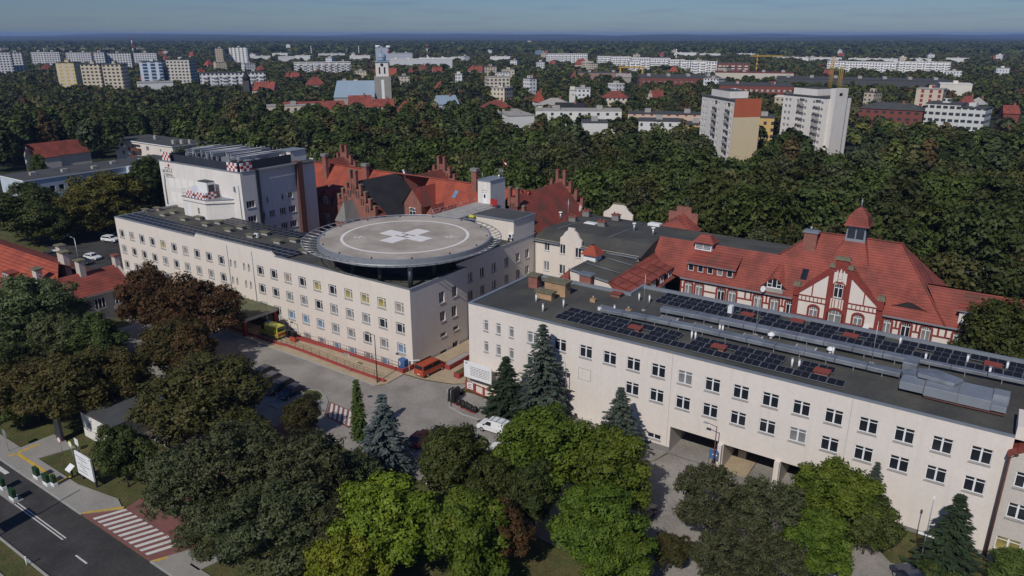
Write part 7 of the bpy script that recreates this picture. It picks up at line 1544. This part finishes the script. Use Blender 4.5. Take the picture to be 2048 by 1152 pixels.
town('villa', 'house', 'cream classical villa with a low grey roof beyond the wood', 1077, 1140, 222, 198, 16, cream, 'grey', 'hip', 0, 5, (3, 3.2, .4, .5), None, 3.5)
town('black_roof_house', 'house', 'white house with a wide black roof right of the villa', 1108, 1168, 224, 207, 14, white, 'dark', 'gable', -4, 7, None, None, 4)
town('long_white_block', 'apartment block', 'long low white block with grey roof beyond the wood', 1071, 1242, 246, 222, 13, (.70, .69, .66), 'grey', 'flat', 3, 4, (5, 3.2, .3, .45))
town('grey_roof_block', 'apartment block', 'white block with a grey roof left of the long white one', 1018, 1070, 256, 232, 22, (.64, .64, .62), 'grey', 'flat', 18, 5, None)
town('pink_block', 'apartment block', 'low pink block with red window frames left of the yellow walled tower', 1256, 1412, 246, 229, 13, (.60, .46, .36), 'felt', 'flat', 2, 5, (4.5, 3.4, .3, .45, (.30, .06, .04)))
town('white_court_block', 'apartment block', 'low white block close behind the wood edge, right of centre', 1277, 1358, 270, 243, 13, (.66, .65, .64), 'felt', 'flat', 2, 4, (4.5, 3.2, .25, .5))
town('white_court_block', 'apartment block', 'half hidden low white block before the long white block', 1165, 1215, 262, 246, 12, (.64, .63, .62), 'felt', 'flat', 4, 6, None)
town('yellow_block', 'apartment block', 'ochre block with a dark roof just right of the yellow walled tower', 1506, 1545, 262, 236, 13, (.60, .40, .16), 'felt', 'flat', 0, 5, (3.5, 3.2, .4, .5))
town('ochre_block', 'apartment block', 'ochre low block left of the yellow walled tower', 1370, 1410, 264, 250, 13, (.55, .38, .16), 'felt', 'flat', 0, 5, (3.5, 3.2, .4, .5))
town('spire_house', 'house', 'white house with a small square tower in the middle of the town', 1150, 1180, 196, 178, 14, white, 'grey', 'flat', 0, 6, (3, 3, .5, .4))
town('square_tower', 'tower', 'slim white square tower beyond the villa', 1138, 1150, 214, 181, 5, (.62, .60, .55), 'grey', 'flat', 0, 5, (9, 7, .1, .1))
town('cream_house', 'house', 'cream house with a brown roof above the long white block', 1200, 1254, 205, 183, 14, (.60, .54, .45), 'old', 'hip', -6, 6, (3, 3, .4, .4), None, 4)
town('school', 'school', 'grey white institution block in the town right of the white masts', 1850, 1912, 243, 209, 16, (.60, .60, .57), 'felt', 'flat', -10, 8, (3, 3.2, .7, .45))
town('school', 'school', 'pale block with long window bands right of the grey white one', 1905, 1962, 246, 217, 14, (.60, .61, .60), 'felt', 'flat', -12, 8, (3, 3.2, .7, .45))
town('brown_hall', 'hall', 'long brown brick hall with a dark roof left of the grey white school', 1722, 1838, 226, 207, 18, brickc, 'felt', 'hip', -6, 9, (4, 3.4, .5, .4), None, 3)
town('red_house', 'house', 'red and cream house with a flat top on the right of the town', 1832, 1880, 203, 179, 14, (.58, .50, .40), 'grey', 'flat', -8, 8, (5, 3, .35, .7, (.26, .05, .04)))
town('white_hall', 'hall', 'long low white hall above the red and cream house', 1882, 1938, 184, 169, 18, (.66, .62, .55), 'white', 'flat', 6, 8, None)
town('small_house', 'house', 'pale house with a pyramid roof at the right edge of the town', 1938, 1972, 206, 196, 12, white, 'grey', 'hip', 0, 8, None, None, 4)
town('brick_house', 'house', 'small red brick house near the right edge', 2008, 2035, 236, 212, 12, brickc, 'red', 'gable', 12, 6, None, None, 4)
town('tram_depot', 'hall', 'red brick works hall with many dark saw-tooth roofs in the middle right', 1440, 1580, 190, 172, 40, brickc, 'felt', 'flat', 3, 6, (4, 5, .45, .35, (.4, .38, .35)))
town('works_hall', 'hall', 'long brown works hall left of the tram depot', 1280, 1440, 166, 156, 60, (.19, .07, .055), 'felt', 'flat', 5, 6, (5, 4, .4, .3, (.3, .2, .18)))
town('long_pale_hall', 'hall', 'long pale hall with a brown top floor behind the works', 1432, 1582, 158, 146, 30, (.55, .50, .42), 'old', 'flat', 2, 6, None)
town('rail_shed', 'hall', 'very long black railway shed right of the works', 1560, 1880, 172, 160, 40, (.08, .08, .085), 'felt', 'flat', 4, 6, None)
town('red_works', 'hall', 'low red works building left of the pale hall', 1155, 1250, 153, 146, 24, (.30, .20, .17), 'felt', 'flat', 0, 6, None)
town('gable_shed', 'hall', 'grey barrel roofed shed by the gantry crane', 1232, 1262, 158, 148, 26, (.33, .31, .28), 'grey', 'gable', 0, 6, None, None, 3)
town('brown_flats', 'apartment block', 'brown flats with balconies and a dark top floor beside the yellow crane', 1434, 1497, 141, 126, 18, (.24, .09, .07), 'felt', 'balcony', 0, 9, slab)
for i, (u0, u1, vb, vt) in enumerate(((1093, 1175, 119, 108), (1195, 1222, 122, 113), (1222, 1262, 124, 114), (1262, 1300, 126, 116), (1300, 1340, 128, 117), (1338, 1370, 131, 120), (1360, 1392, 136, 122), (1382, 1412, 142, 123), (1405, 1434, 140, 124), (1258, 1280, 137, 123), (1280, 1300, 134, 121))): town('new_white_flats', 'apartment block', 'bright white new block of flats in the row on the skyline right of centre', u0, u1, vb, vt, 14, (.74, .74, .75), 'white', 'balcony', 6, 8, slab, 'new white flats on the skyline')
for i, (u0, u1, vb, vt) in enumerate(((1655, 1690, 133, 123), (1690, 1735, 135, 124), (1737, 1790, 137, 125), (1786, 1830, 137, 124), (1832, 1862, 138, 124), (1862, 1897, 139, 125))): town('new_white_flats', 'apartment block', 'white new block of flats in the long row before the forest at the right', u0, u1, vb, vt, 14, (.74, .74, .75), 'white', 'balcony', -4, 8, slab, 'white flats before the right forest')
for i, (u0, u1, vb, vt) in enumerate(((1348, 1392, 112, 106), (1400, 1440, 112, 108), (1473, 1510, 110, 108), (1550, 1600, 118, 115), (1602, 1680, 121, 116), (1700, 1790, 122, 118), (1820, 1860, 122, 118), (1895, 1935, 121, 117), (980, 1020, 120, 114), (785, 840, 126, 119), (842, 900, 127, 117), (900, 935, 119, 115), (640, 690, 112, 108), (700, 740, 118, 112), (590, 620, 119, 112), (560, 590, 120, 114), (508, 540, 118, 113), (545, 575, 112, 107), (330, 360, 88, 86), (1660, 1690, 104, 101))): town('white_shed', 'hall', 'low white industrial shed in the far distance', u0, u1, vb, vt, 30, (.66, .66, .66), 'white', 'flat', (i*13) % 20-10, 5, None, 'white sheds in the far distance')
town('power_station', 'power station', 'grey blue power station hall between two striped chimneys', 752, 776, 120, 96, 40, (.40, .44, .52), 'grey', 'flat', 0, 8, None); town('power_annex', 'power station', 'lower grey annex right of the power station hall', 776, 825, 120, 107, 40, (.42, .45, .50), 'grey', 'flat', 0, 8, None)
town('long_white_hall', 'hall', 'very long white hall right of the power station', 781, 905, 130, 119, 30, (.60, .61, .63), 'white', 'flat', 4, 6, None)
town('forest_silo', 'tower', 'tiny pale tower alone in the distant forest', 1055, 1063, 88, 82, 20, (.6, .55, .5), 'grey', 'flat', 0, 4, None); town('blue_hall', 'hall', 'blue grey hall at the edge of the dark forest', 1070, 1088, 110, 102, 20, (.16, .22, .32), 'grey', 'flat', 0, 6, None)
town('white_silo', 'tower', 'small white square water tower on the left skyline', 573, 581, 100, 90, 14, (.75, .74, .72), 'white', 'flat', 0, 6, None)
def filler():
    r = random.Random(21); k = 0
    for i in range(420):
        u = r.uniform(0, 2048); vb = 104+118*r.random()**1.35; w = r.uniform(14, 34)*(vb-60)/110
        if vb > 168 and (u < 430 or 540 < u < 700): continue
        p = at(u, vb, 6); q = at(u+w/2, vb, 6)
        if blocked(p.x, p.y, 16) or blocked(q.x, q.y, 12) or in_wood(p.x, p.y-30): continue
        h = r.uniform(5.5, 10)*1480/p.y; red = r.random() < .42; t = r.uniform(-35, 35); c = r.choice([white, cream, beige, white])
        if red: town('red_roof_house', 'house', 'small red roofed house among the trees of the town', u-w*.4, u+w*.4, vb, vb-h, 10, c, r.choice(['red', 'old', 'new']), r.choice(['gable', 'hip']), t, 6, (3, 2.8, .4, .4), 'red roofed houses in the town')
        else: town('pale_house', 'house', 'small pale flat roofed building among the trees of the town', u-w*.5, u+w*.5, vb, vb-h, 11, c, r.choice(['felt', 'grey', 'white']), 'flat', t, 6, (3, 2.9, .4, .45), 'pale flat roofed buildings in the town')
        k += 1
        if k > 80: break
def mast(name, cat, label, u, vb, vt, r, m1, m2=None, zref=6, nb=6, dome=False):
    p = at(u, vb, zref); h = dist_top(p, vt)+1.6; p.z = -1.6; n = thing(name, label, cat, p, 0)
    for i in range(nb):
        q = MB(); q.tube([(0, 0, h*i/nb), (0, 0, h*(i+1)/nb)], [r*(1-.04*i), r*(1-.04*(i+1))], 8); q.build('shaft', m2 if (m2 and i % 2) else m1, n)
    if dome: q = MB(); q.cyl(0, 0, h, h+4, r*1.5, 10); q.build('crown_ring', M['white'], n)
    return n
mast('chimney', 'chimney', 'left red and white chimney of the power station', 757, 118, 95, 3.2, M['white_render'], M['conc2'], 6, 6, True); mast('chimney', 'chimney', 'right red and white striped chimney of the power station', 778, 120, 96, 2.8, M['white_render'], M['checker_r'], 6, 7, True)
for u, vb, vt, lab in ((268, 112, 73, 'tall red and white mast on the left skyline'), (718, 108, 92, 'thin white mast left of the power station'), (855, 120, 91, 'thin red and white mast right of the power station'), (1352, 118, 98, 'white mast beside a stadium roof on the skyline'), (623, 108, 92, 'pale green crane mast on the left of the skyline')): mast('mast', 'mast', lab, u, vb, vt, 1.1, M['white'], M['checker_r'] if 'red' in lab else None)
n = mast('crane', 'crane', 'yellow tower crane behind the brown flats', 1512, 146, 108, 1.0, M['lattice_y'], None, 6); q = MB(); q.box(-8, -.6, 58, 34, .6, 59.4); 
hh = dist_top(n.location, 113)+1.6; q = MB(); q.box(-8, -.6, hh, 30, .6, hh+1.2); q.build('jib', M['lattice_y'], n)
p = at(1262, 160, 3); n = thing('gantry_crane', 'green steel gantry crane over the works yard', 'crane', (p.x, p.y, -1.6), 0); q = MB()
for x in (-12, 12): q.tube([(x-2, 0, 0), (x, 0, 17)], .5, 5); q.tube([(x+2, 0, 0), (x, 0, 17)], .5, 5)
q.build('leg', M['lattice_y'], n); q = MB(); q.box(-14, -.8, 17, 14, .8, 18.6); q.build('beam', M['lattice_y'], n)
def church():
    p = at(768, 205, 8); n = thing('church', 'grey church with a tall stepped tower, green blue dome and pale blue roof', 'church', (p.x, p.y, -1.6), R_(8)); H = lambda v: dist_top(p, v)+1.6
    h1, h2, h3, h4 = H(152), H(124), H(115), H(106); w = 5.2; block_out(p.x-14, p.y+9, 22, 12, R_(8))
    q = MB(); q.box(-w, -w, 0, w, w, h1); q.build('tower', mat('grey ashlar', (.30, .285, .26), .9, .12, .4), n); q = MB(); q.box(-.9, -w-.05, 3, .9, -w-.002, h1-2); q.build('tower_window', M['white'], n)
    q = MB(); q.box(-4, -4, h1, 4, 4, h2); q.build('belfry', M['white_render'], n)
    q = MB()
    for s in (-1.6, 1.6): q.box(s-.5, -4.03, h1+1.5, s+.5, -4.002, h2-3)
    q.tube([(0, -4.02, h2-1.6), (0, -4.06, h2-1.6)], 1.0, 14); q.build('belfry_window', M['darkinside'], n)
    q = MB(); q.box(-4.5, -4.5, h2, 4.5, 4.5, h2+.6); q.cyl(0, 0, h2+.6, h3, 2.7, 12); q.dome(0, 0, h3, 3.0, h4-h3, 14, 5); q.tube([(0, 0, h4-.3), (0, 0, h4+4)], [.3, .05], 6); q.build('dome', RM['blue'], n)
    hr = H(161); e = H(192); q = MB(); q.poly([(-31, -9, e), (-5.3, -9, e), (-5.3, 2, hr), (-29, 2, hr)]); q.poly([(-31, 13, e), (-5.3, 13, e), (-5.3, 2, hr), (-29, 2, hr)]); q.poly([(-31, -9, e), (-31, 13, e), (-29, 2, hr)]); q.build('roof', RM['blue'], n)
    q = MB(); q.box(-30.5, -8.5, 0, -5.3, 12.5, e); q.build('nave_wall', M['conc2'], n)
    for x in (-25, -19, -13): q = MB(); q.slab([(x-.9, hr*.62), (x+.9, hr*.62), (x, hr*.62+.9)], -5.2, -2.5); q.build('dormer', M['feltg'], n)
church()
filler()
p = at(495, 180, 8); n = thing('chapel_spire', 'dark onion topped spire in front of the white balcony block', 'church tower', (p.x, p.y, -1.6), 0); q = MB(); q.box(-2.5, -2.5, 0, 2.5, 2.5, 17); q.build('tower', M['feltg'], n); q = MB(); q.tube([(0, 0, 17), (0, 0, 19), (0, 0, 21), (0, 0, 24), (0, 0, 29)], [2.8, 3.2, 1.8, .6, .05], 10); q.build('spire', M['slate'], n)

def slab_tower(name, label, u, v, h, rz, wd, ln, gable, stair, wallm):
    p = at(u, v, h); n = thing(name, label, 'tower block', (p.x, p.y, -1.6), rz); z1 = h+1.6; c, s = math.cos(rz), math.sin(rz)
    block_out(p.x+c*wd/2-s*ln/2, p.y+s*wd/2+c*ln/2, wd/2, ln/2, rz)
    ys = [2.2+i*(ln-4)/9 for i in range(10)]; fl = 9; fh = (z1-1.5)/fl; ws = []; bal = []
    for f in range(fl):
        for i, y in enumerate(ys):
            if i in (1, 5): bal.append((y, f*fh+1.0))
            elif i in (0, 2, 4, 6, 8, 9): ws.append((y, f*fh+2.2))
    w = MB(); w.facade(0, ln, 0, z1, [(y-.65, y+.65, z-.65, z+.65) for y, z in ws]+[(y-1.5, y+1.5, z, z+2.3) for y, z in bal], lambda q, z, d: (d, q, z), .5)
    w.poly([(0, 0, 0), (wd, 0, 0), (wd, 0, z1), (0, 0, z1)]); w.poly([(wd, 0, 0), (wd, ln, 0), (wd, ln, z1), (wd, 0, z1)]); w.poly([(0, ln, 0), (wd, ln, 0), (wd, ln, z1), (0, ln, z1)]); w.poly([(1.2, .5, 0), (1.2, ln-.5, 0), (1.2, ln-.5, z1-.1), (1.2, .5, z1-.1)]); w.build('wall', wallm, n)
    for y, z in ws: window(n, (0, 0, 0), (0, y, z), 1.3, 1.3, 'two', 'glass', 'w', depth=.3, sill=0)
    for y, z in bal: w = MB(); w.box(-1.0, y-1.6, z-.15, -.02, y+1.6, z); w.box(-1.0, y-1.6, z, -.92, y+1.6, z+1.0); w.build('balcony', M['conc2'] if rnd.random() < .5 else M['white_render'], n)
    w = MB(); w.box(-.3, -.2, z1, wd+.3, ln+.3, z1+.5); w.box(2, ln*.3, z1+.5, wd-1, ln*.85, z1+3.2, 1, 0); w.build('roof', [M['feltg'], M['white_render']], n)
    if gable:
        w = MB(); w.slab([(-.1, 0), (wd+.1, 0), (wd+.1, z1*.76), (-.1, z1*.76)], -.35, -.02); w.build('gable_wall', mat('pale yellow render', (.60, .50, .33), .9, .04, .2), n)
        w = MB(); w.slab([(-.1, z1*.76), (wd+.1, z1*.76), (wd+.1, z1+.2), (wd-.6, z1+1), (.5, z1+1), (-.1, z1+.2)], -.353, -.02); w.build('gable_top', mat('orange red render', (.42, .11, .055), .9, .04, .2), n)
    if stair: w = MB(); w.box(wd*.12, -2.6, 0, wd*.62, -.02, z1+4); w.build('stair_tower', wallm, n); w = MB(); w.box(wd*.28, -2.63, z1+1, wd*.40, -2.603, z1+2.2); w.build('stair_window', M['glass'], n); w = MB(); w.box(wd*.62, -.6, 0, wd*.64, -.03, z1); w.build('joint', M['dark_metal'], n)
    return n
slab_tower('yellow_gable_tower', 'tower block with balconies and a windowless yellow end wall topped in orange red', 1470, 203, 24.5, R_(11.3), 11.4, 30, True, False, M['white_render'])
slab_tower('white_gable_tower', 'tall white tower block with a windowless white end wall and stair shaft', 1654, 197, 24.5, R_(26), 14.5, 24, False, True, M['white_render'])
for u, v, vt, lab in ((1659, 176, 113, 'left and taller yellow lattice mast on the white tower block'), (1678, 178, 133, 'right and shorter yellow lattice mast on the white tower block')):
    p = at(u, v, 27); h = dist_top(p, vt)-27; n = thing('lattice_mast', lab, 'mast', (p.x, p.y, 27), .4); q = MB(); k = int(h/1.1)
    for x, y in ((-.5, -.5), (.5, -.5), (.5, .5), (-.5, .5)): q.tube([(x, y, -3), (x, y, h)], .1, 4)
    for i in range(k):
        z0, z1 = h*i/k, h*(i+1)/k
        for (x0, y0), (x1, y1) in (((-.5, -.5), (.5, -.5)), ((.5, -.5), (.5, .5)), ((.5, .5), (-.5, .5)), ((-.5, .5), (-.5, -.5))): q.tube([(x0, y0, z0), (x1, y1, z1)], .07, 4)
    q.build('lattice', M['lattice_y'], n)
p = AB(1965, 566, 6); n = thing('low_black_roof_hall', 'low hall with a black roof and pale blue chimneys behind the half-timbered hospital', 'hall', P(p[0]+4, p[1]+6, -1.6)); q = MB(); q.box(-16, -6, 0, 20, 6, 6.5); q.build('wall', M['greyrender'], n); q = MB(); q.slab([(-6.5, 6.3), (6.5, 6.3), (0, 8.6)], -16.5, 20.5); o = q.build('roof', M['felt'], n); o.rotation_euler = (0, 0, math.pi/2); o.location = (4, 0, 0)
for x in (-10, 2.5): q = MB(); q.box(x-.7, -3.2, 6, x+.7, -2.2, 10); q.build('chimney', RM['blue'], n)
q = MB(); q.box(-4.6, -4, 6, -3.2, -2.8, 9.6); q.build('white_vent', M['white'], n)

# ------------------------------------------------------------------ woods, town trees, hills, haze
def campus_blocked(x, y):
    a, b = toAB(Vector((x, y, 0)))
    if -172 < a < 14 and b < 150.5: return True
    if a >= 14 and b < 118: return True
    if a <= -172 and b < 118: return True
    return False
for nm in ('office_block', 'apartment_block', 'woodland_house'):
    o = bpy.data.objects.get(nm)
for o in [q for q in bpy.data.objects if q.parent is None and q.name.split('.')[0] in ('office_block', 'apartment_block', 'woodland_house', 'low_black_roof_hall')]:
    xs, ys = [], []
    bpy.context.view_layer.update()
    for c in o.children:
        if c.type == 'MESH' and len(c.data.vertices) and c.name.split('.')[0] in ('wall', 'roof'):
            for v in c.data.vertices: q = c.matrix_basis @ v.co; xs.append(q.x); ys.append(q.y)
    cx, cy = (min(xs)+max(xs))/2, (min(ys)+max(ys))/2; w = o.matrix_basis @ Vector((cx, cy, 0)); block_out(w.x, w.y, (max(xs)-min(xs))/2+1, (max(ys)-min(ys))/2+1, YAW)
    # a clear strip on the camera's side so that the house shows
    d = Vector((-w.x, -w.y, 0)).normalized()*((max(ys)-min(ys))/2+6); 
    nm = o.name.split('.')[0]; L_ = {'apartment_block': 26, 'woodland_house': 20}.get(nm)
    if L_: d = d.normalized()*((max(ys)-min(ys))/2+L_); block_out(w.x+d.x-(7 if nm[0] == 'a' else 3), w.y+d.y, 18 if nm[0] == 'a' else 8, L_, math.atan2(-w.x, w.y))
for o in [q for q in bpy.data.objects if q.name in ('yellow_gable_tower', 'white_gable_tower')]:
    d = Vector((-o.location.x, -o.location.y, 0)).normalized(); c = o.location+d*42+Vector((5, 0, 0)); block_out(c.x, c.y, 6, 38, math.atan2(d.y, d.x)-math.pi/2)
rs = np.random.RandomState(5); spots = []
st = 8.2
for y in np.arange(118, 405, st):
    for x in np.arange(-.80*y-25, .80*y+25, st):
        px, py = x+rs.uniform(-3.2, 3.2), y+rs.uniform(-3.2, 3.2)
        if campus_blocked(px, py) or blocked(px, py, 4.5): continue
        if not in_wood(px, py): continue
        spots.append((px, py))
spots.sort(key=lambda s: math.hypot(*s))
FK = [('forest_oak', lambda: deciduous(16, 5.4, 'oak', 3600, .52, 31, nl=18, bare=.2, name='forest_tree'), 'dark green oak in the wood behind the hospital', 'dark oaks in the wood'),
      ('forest_mid', lambda: deciduous(17, 5.2, 'mid', 3600, .52, 32, nl=20, bare=.2, name='forest_tree'), 'fresh green tree in the wood behind the hospital', 'fresh green trees in the wood'),
      ('forest_olive', lambda: deciduous(15, 5.6, 'olive', 3600, .50, 33, nl=20, bare=.2, name='forest_tree'), 'olive brown tree in the wood behind the hospital', 'olive brown trees in the wood'),
      ('forest_dark', lambda: deciduous(18, 4.8, 'oak', 3600, .50, 34, 'tall', nl=20, bare=.25, name='forest_tree'), 'tall dark tree in the wood behind the hospital', 'tall dark trees in the wood'),
      ('forest_rust', lambda: deciduous(14, 4.8, 'brown', 3400, .50, 35, nl=18, bare=.2, name='forest_tree'), 'reddish brown turning tree in the wood behind the hospital', 'turning trees in the wood'),
      ('forest_pine', lambda: deciduous(19, 3.8, 'robinia', 2600, .45, 36, 'open', nl=20, bare=.45, bark='bark_pale', name='pine_tree'), 'tall pine with a long bare trunk in the wood behind the hospital', 'pines in the wood')]
wts = np.array([.27, .27, .22, .12, .05, .07]); NEAR = 290
for i, (x, y) in enumerate(spots[:NEAR]):
    a, b = toAB(Vector((x, y, 0))); edge = b < 163 and a > -60
    k = rs.choice(6, p=wts) if not (edge and rs.rand() < .45) else 5
    key, mk, lab, grp = FK[k]; s = rs.uniform(.68, 1.16); s *= .82 if b < 158 and a < -75 else 1
    plant(key, mk, Vector((x, y, -1.6)), lab, grp, (s*rs.uniform(.9, 1.15), s*rs.uniform(.9, 1.15), s), rs.uniform(0, 6.28))
def dome_template(rng, n, R=1.0, nl=9):
    Lb = [(np.array([.55*math.cos(2.4*i)*math.sqrt((i+.5)/nl), .55*math.sin(2.4*i)*math.sqrt((i+.5)/nl), .62+.28*(1-(i+.5)/nl)+rng.uniform(-.08, .08)]), rng.uniform(.26, .40)) for i in range(nl)]
    idx = rng.choice(nl, n); d = unit(rng.normal(0, 1, (n, 3))+np.array([0, 0, .45])); C = np.array([Lb[i][0] for i in idx])+d*np.array([Lb[i][1] for i in idx])[:, None]*np.array([1, 1, .75])
    C[:, 2] = np.maximum(C[:, 2], .12); return C, d
def canopy(name, pts, n, size, hts, rads, mats, wt, sink=0.0):
    """every tree too far or too many to tell apart, in one mesh"""
    rng = np.random.RandomState(len(pts)); tm = [dome_template(rng, n) for _ in range(6)]; Vs, Ms = [], []
    for (x, y) in pts:
        C, d = tm[rng.randint(6)]; t = rng.uniform(0, 6.28); c, s = math.cos(t), math.sin(t); R = rng.uniform(*rads); h = rng.uniform(*hts)
        Q = np.stack([(C[:, 0]*c-C[:, 1]*s)*R+x, (C[:, 0]*s+C[:, 1]*c)*R+y, C[:, 2]*h-1.6-sink], 1); D = np.stack([d[:, 0]*c-d[:, 1]*s, d[:, 0]*s+d[:, 1]*c, d[:, 2]], 1)
        Vs.append(leaves(rng, Q, D, size*R/5, .8, .42)); Ms.append(np.full(n, rng.choice(len(mats), p=wt)))
    me = qmesh(name, np.concatenate(Vs), mats, np.concatenate(Ms)); o = link(bpy.data.objects.new(name, me)); return tag(o, None, None, None, 'stuff')
def far_leaf(name, c1, c2, sc=.12):
    m = leaf_mat(name, c1, c2, None, 0, .15)
    for n in m.node_tree.nodes:
        if n.type == 'TEX_NOISE': n.inputs['Scale'].default_value = sc
    return m
FM = [far_leaf('far wood '+str(i), tuple(c*.72 for c in q), tuple(c*1.2 for c in q)) for i, q in enumerate(((.050, .068, .018), (.072, .094, .022), (.098, .098, .030), (.105, .070, .028), (.062, .074, .030), (.110, .125, .030)))]
fw = np.array([.28, .24, .20, .06, .14, .08])
o = canopy('woodland', spots[NEAR:], 680, .64, (14, 18.5), (4.6, 6.6), FM, fw); tag(o, 'mass of dark green tree crowns filling the wood between the hospital and the town', 'woodland')
def scatter(y0, y1, st, fill, seed, margin):
    r = np.random.RandomState(seed); out = []; y = y0
    while y < y1:
        for x in np.arange(-.76*y-20, .76*y+20, st):
            px, py = x+r.uniform(-.45, .45)*st, y+r.uniform(-.45, .45)*st
            if r.rand() > fill*(.55+.9*(.5+.5*math.sin(px*.011+3*math.sin(py*.006)))) : continue
            if not (y < 405 and in_wood(px, py)) and not blocked(px, py, margin): out.append((px, py))
        y += st
    return out
o = canopy('town_trees', scatter(290, 900, 10.0, .80, 1, 5.0), 170, .95, (6.5, 10.5), (4.0, 6.2), FM, fw); tag(o, 'dark trees between the houses of the town', 'trees')
o = canopy('far_town_trees', scatter(900, 1900, 16.0, .80, 2, 8.0), 70, 1.35, (5, 9), (6.5, 10), FM, fw); tag(o, 'trees among the distant blocks of flats', 'trees')
o = canopy('distant_wood', scatter(1900, 4200, 34, 1.2, 3, 14), 40, 1.8, (8, 13), (15, 24), FM, np.array([.5, .2, .1, 0, .2, 0])); tag(o, 'distant dark wood beyond the town', 'woodland')
def hills():
    nx, ny = 130, 90; X = np.linspace(-1, 1, nx); Y = np.linspace(0, 1, ny)**1.4; rng = np.random.RandomState(9); V = []
    ph = rng.uniform(0, 6.28, 12)
    for j, t in enumerate(Y):
        y = 3800+t*13200
        for i, q in enumerate(X):
            x = q*(.82*y+200); z = -1.5+t*26+(6+16*t)*(math.sin(x*.00105+ph[0]+y*.0006)+.6*math.sin(x*.0023+ph[1]-y*.0013)+.5*math.sin(y*.0031+ph[2]))+rng.uniform(-1.5, 1.5)
            if t > .55: z += 9*math.exp(-((x/y+.28)/.16)**2)
            V.append((x, y, max(-1.5, min(z, 62))))
    F = [(j*nx+i, j*nx+i+1, (j+1)*nx+i+1, (j+1)*nx+i) for j in range(ny-1) for i in range(nx-1)]
    me = bpy.data.meshes.new('hills'); me.from_pydata(V, [], F); me.materials.append(mat('wooded hills', (.026, .040, .018), .95, .35, .004, .6, .05, fine=.4)); me.polygons.foreach_set('use_smooth', [True]*len(F)); me.update()
    tag(link(bpy.data.objects.new('hills', me)), None, None, None, 'structure')
hills()
def haze():
    m = MB(); m.box(-16800, -290, -2.6, 16800, 17400, 74)
    o = m.build('haze', []) if False else None
    me = bpy.data.meshes.new('haze'); me.from_pydata(m.v, [], m.f)
    mt = bpy.data.materials.new('haze'); mt.use_nodes = True; N = mt.node_tree.nodes; N.remove(N['Principled BSDF'])
    pv = N.new('ShaderNodeVolumePrincipled'); pv.inputs['Color'].default_value = (.38, .56, 1.0, 1); pv.inputs['Density'].default_value = HAZE; pv.inputs['Anisotropy'].default_value = 0.0
    mt.node_tree.links.new(pv.outputs[0], N['Material Output'].inputs['Volume']); me.materials.append(mt)
    tag(link(bpy.data.objects.new('haze', me)), 'thin blue haze over the far forest', None, None, 'stuff')
HAZE = .00008
haze()
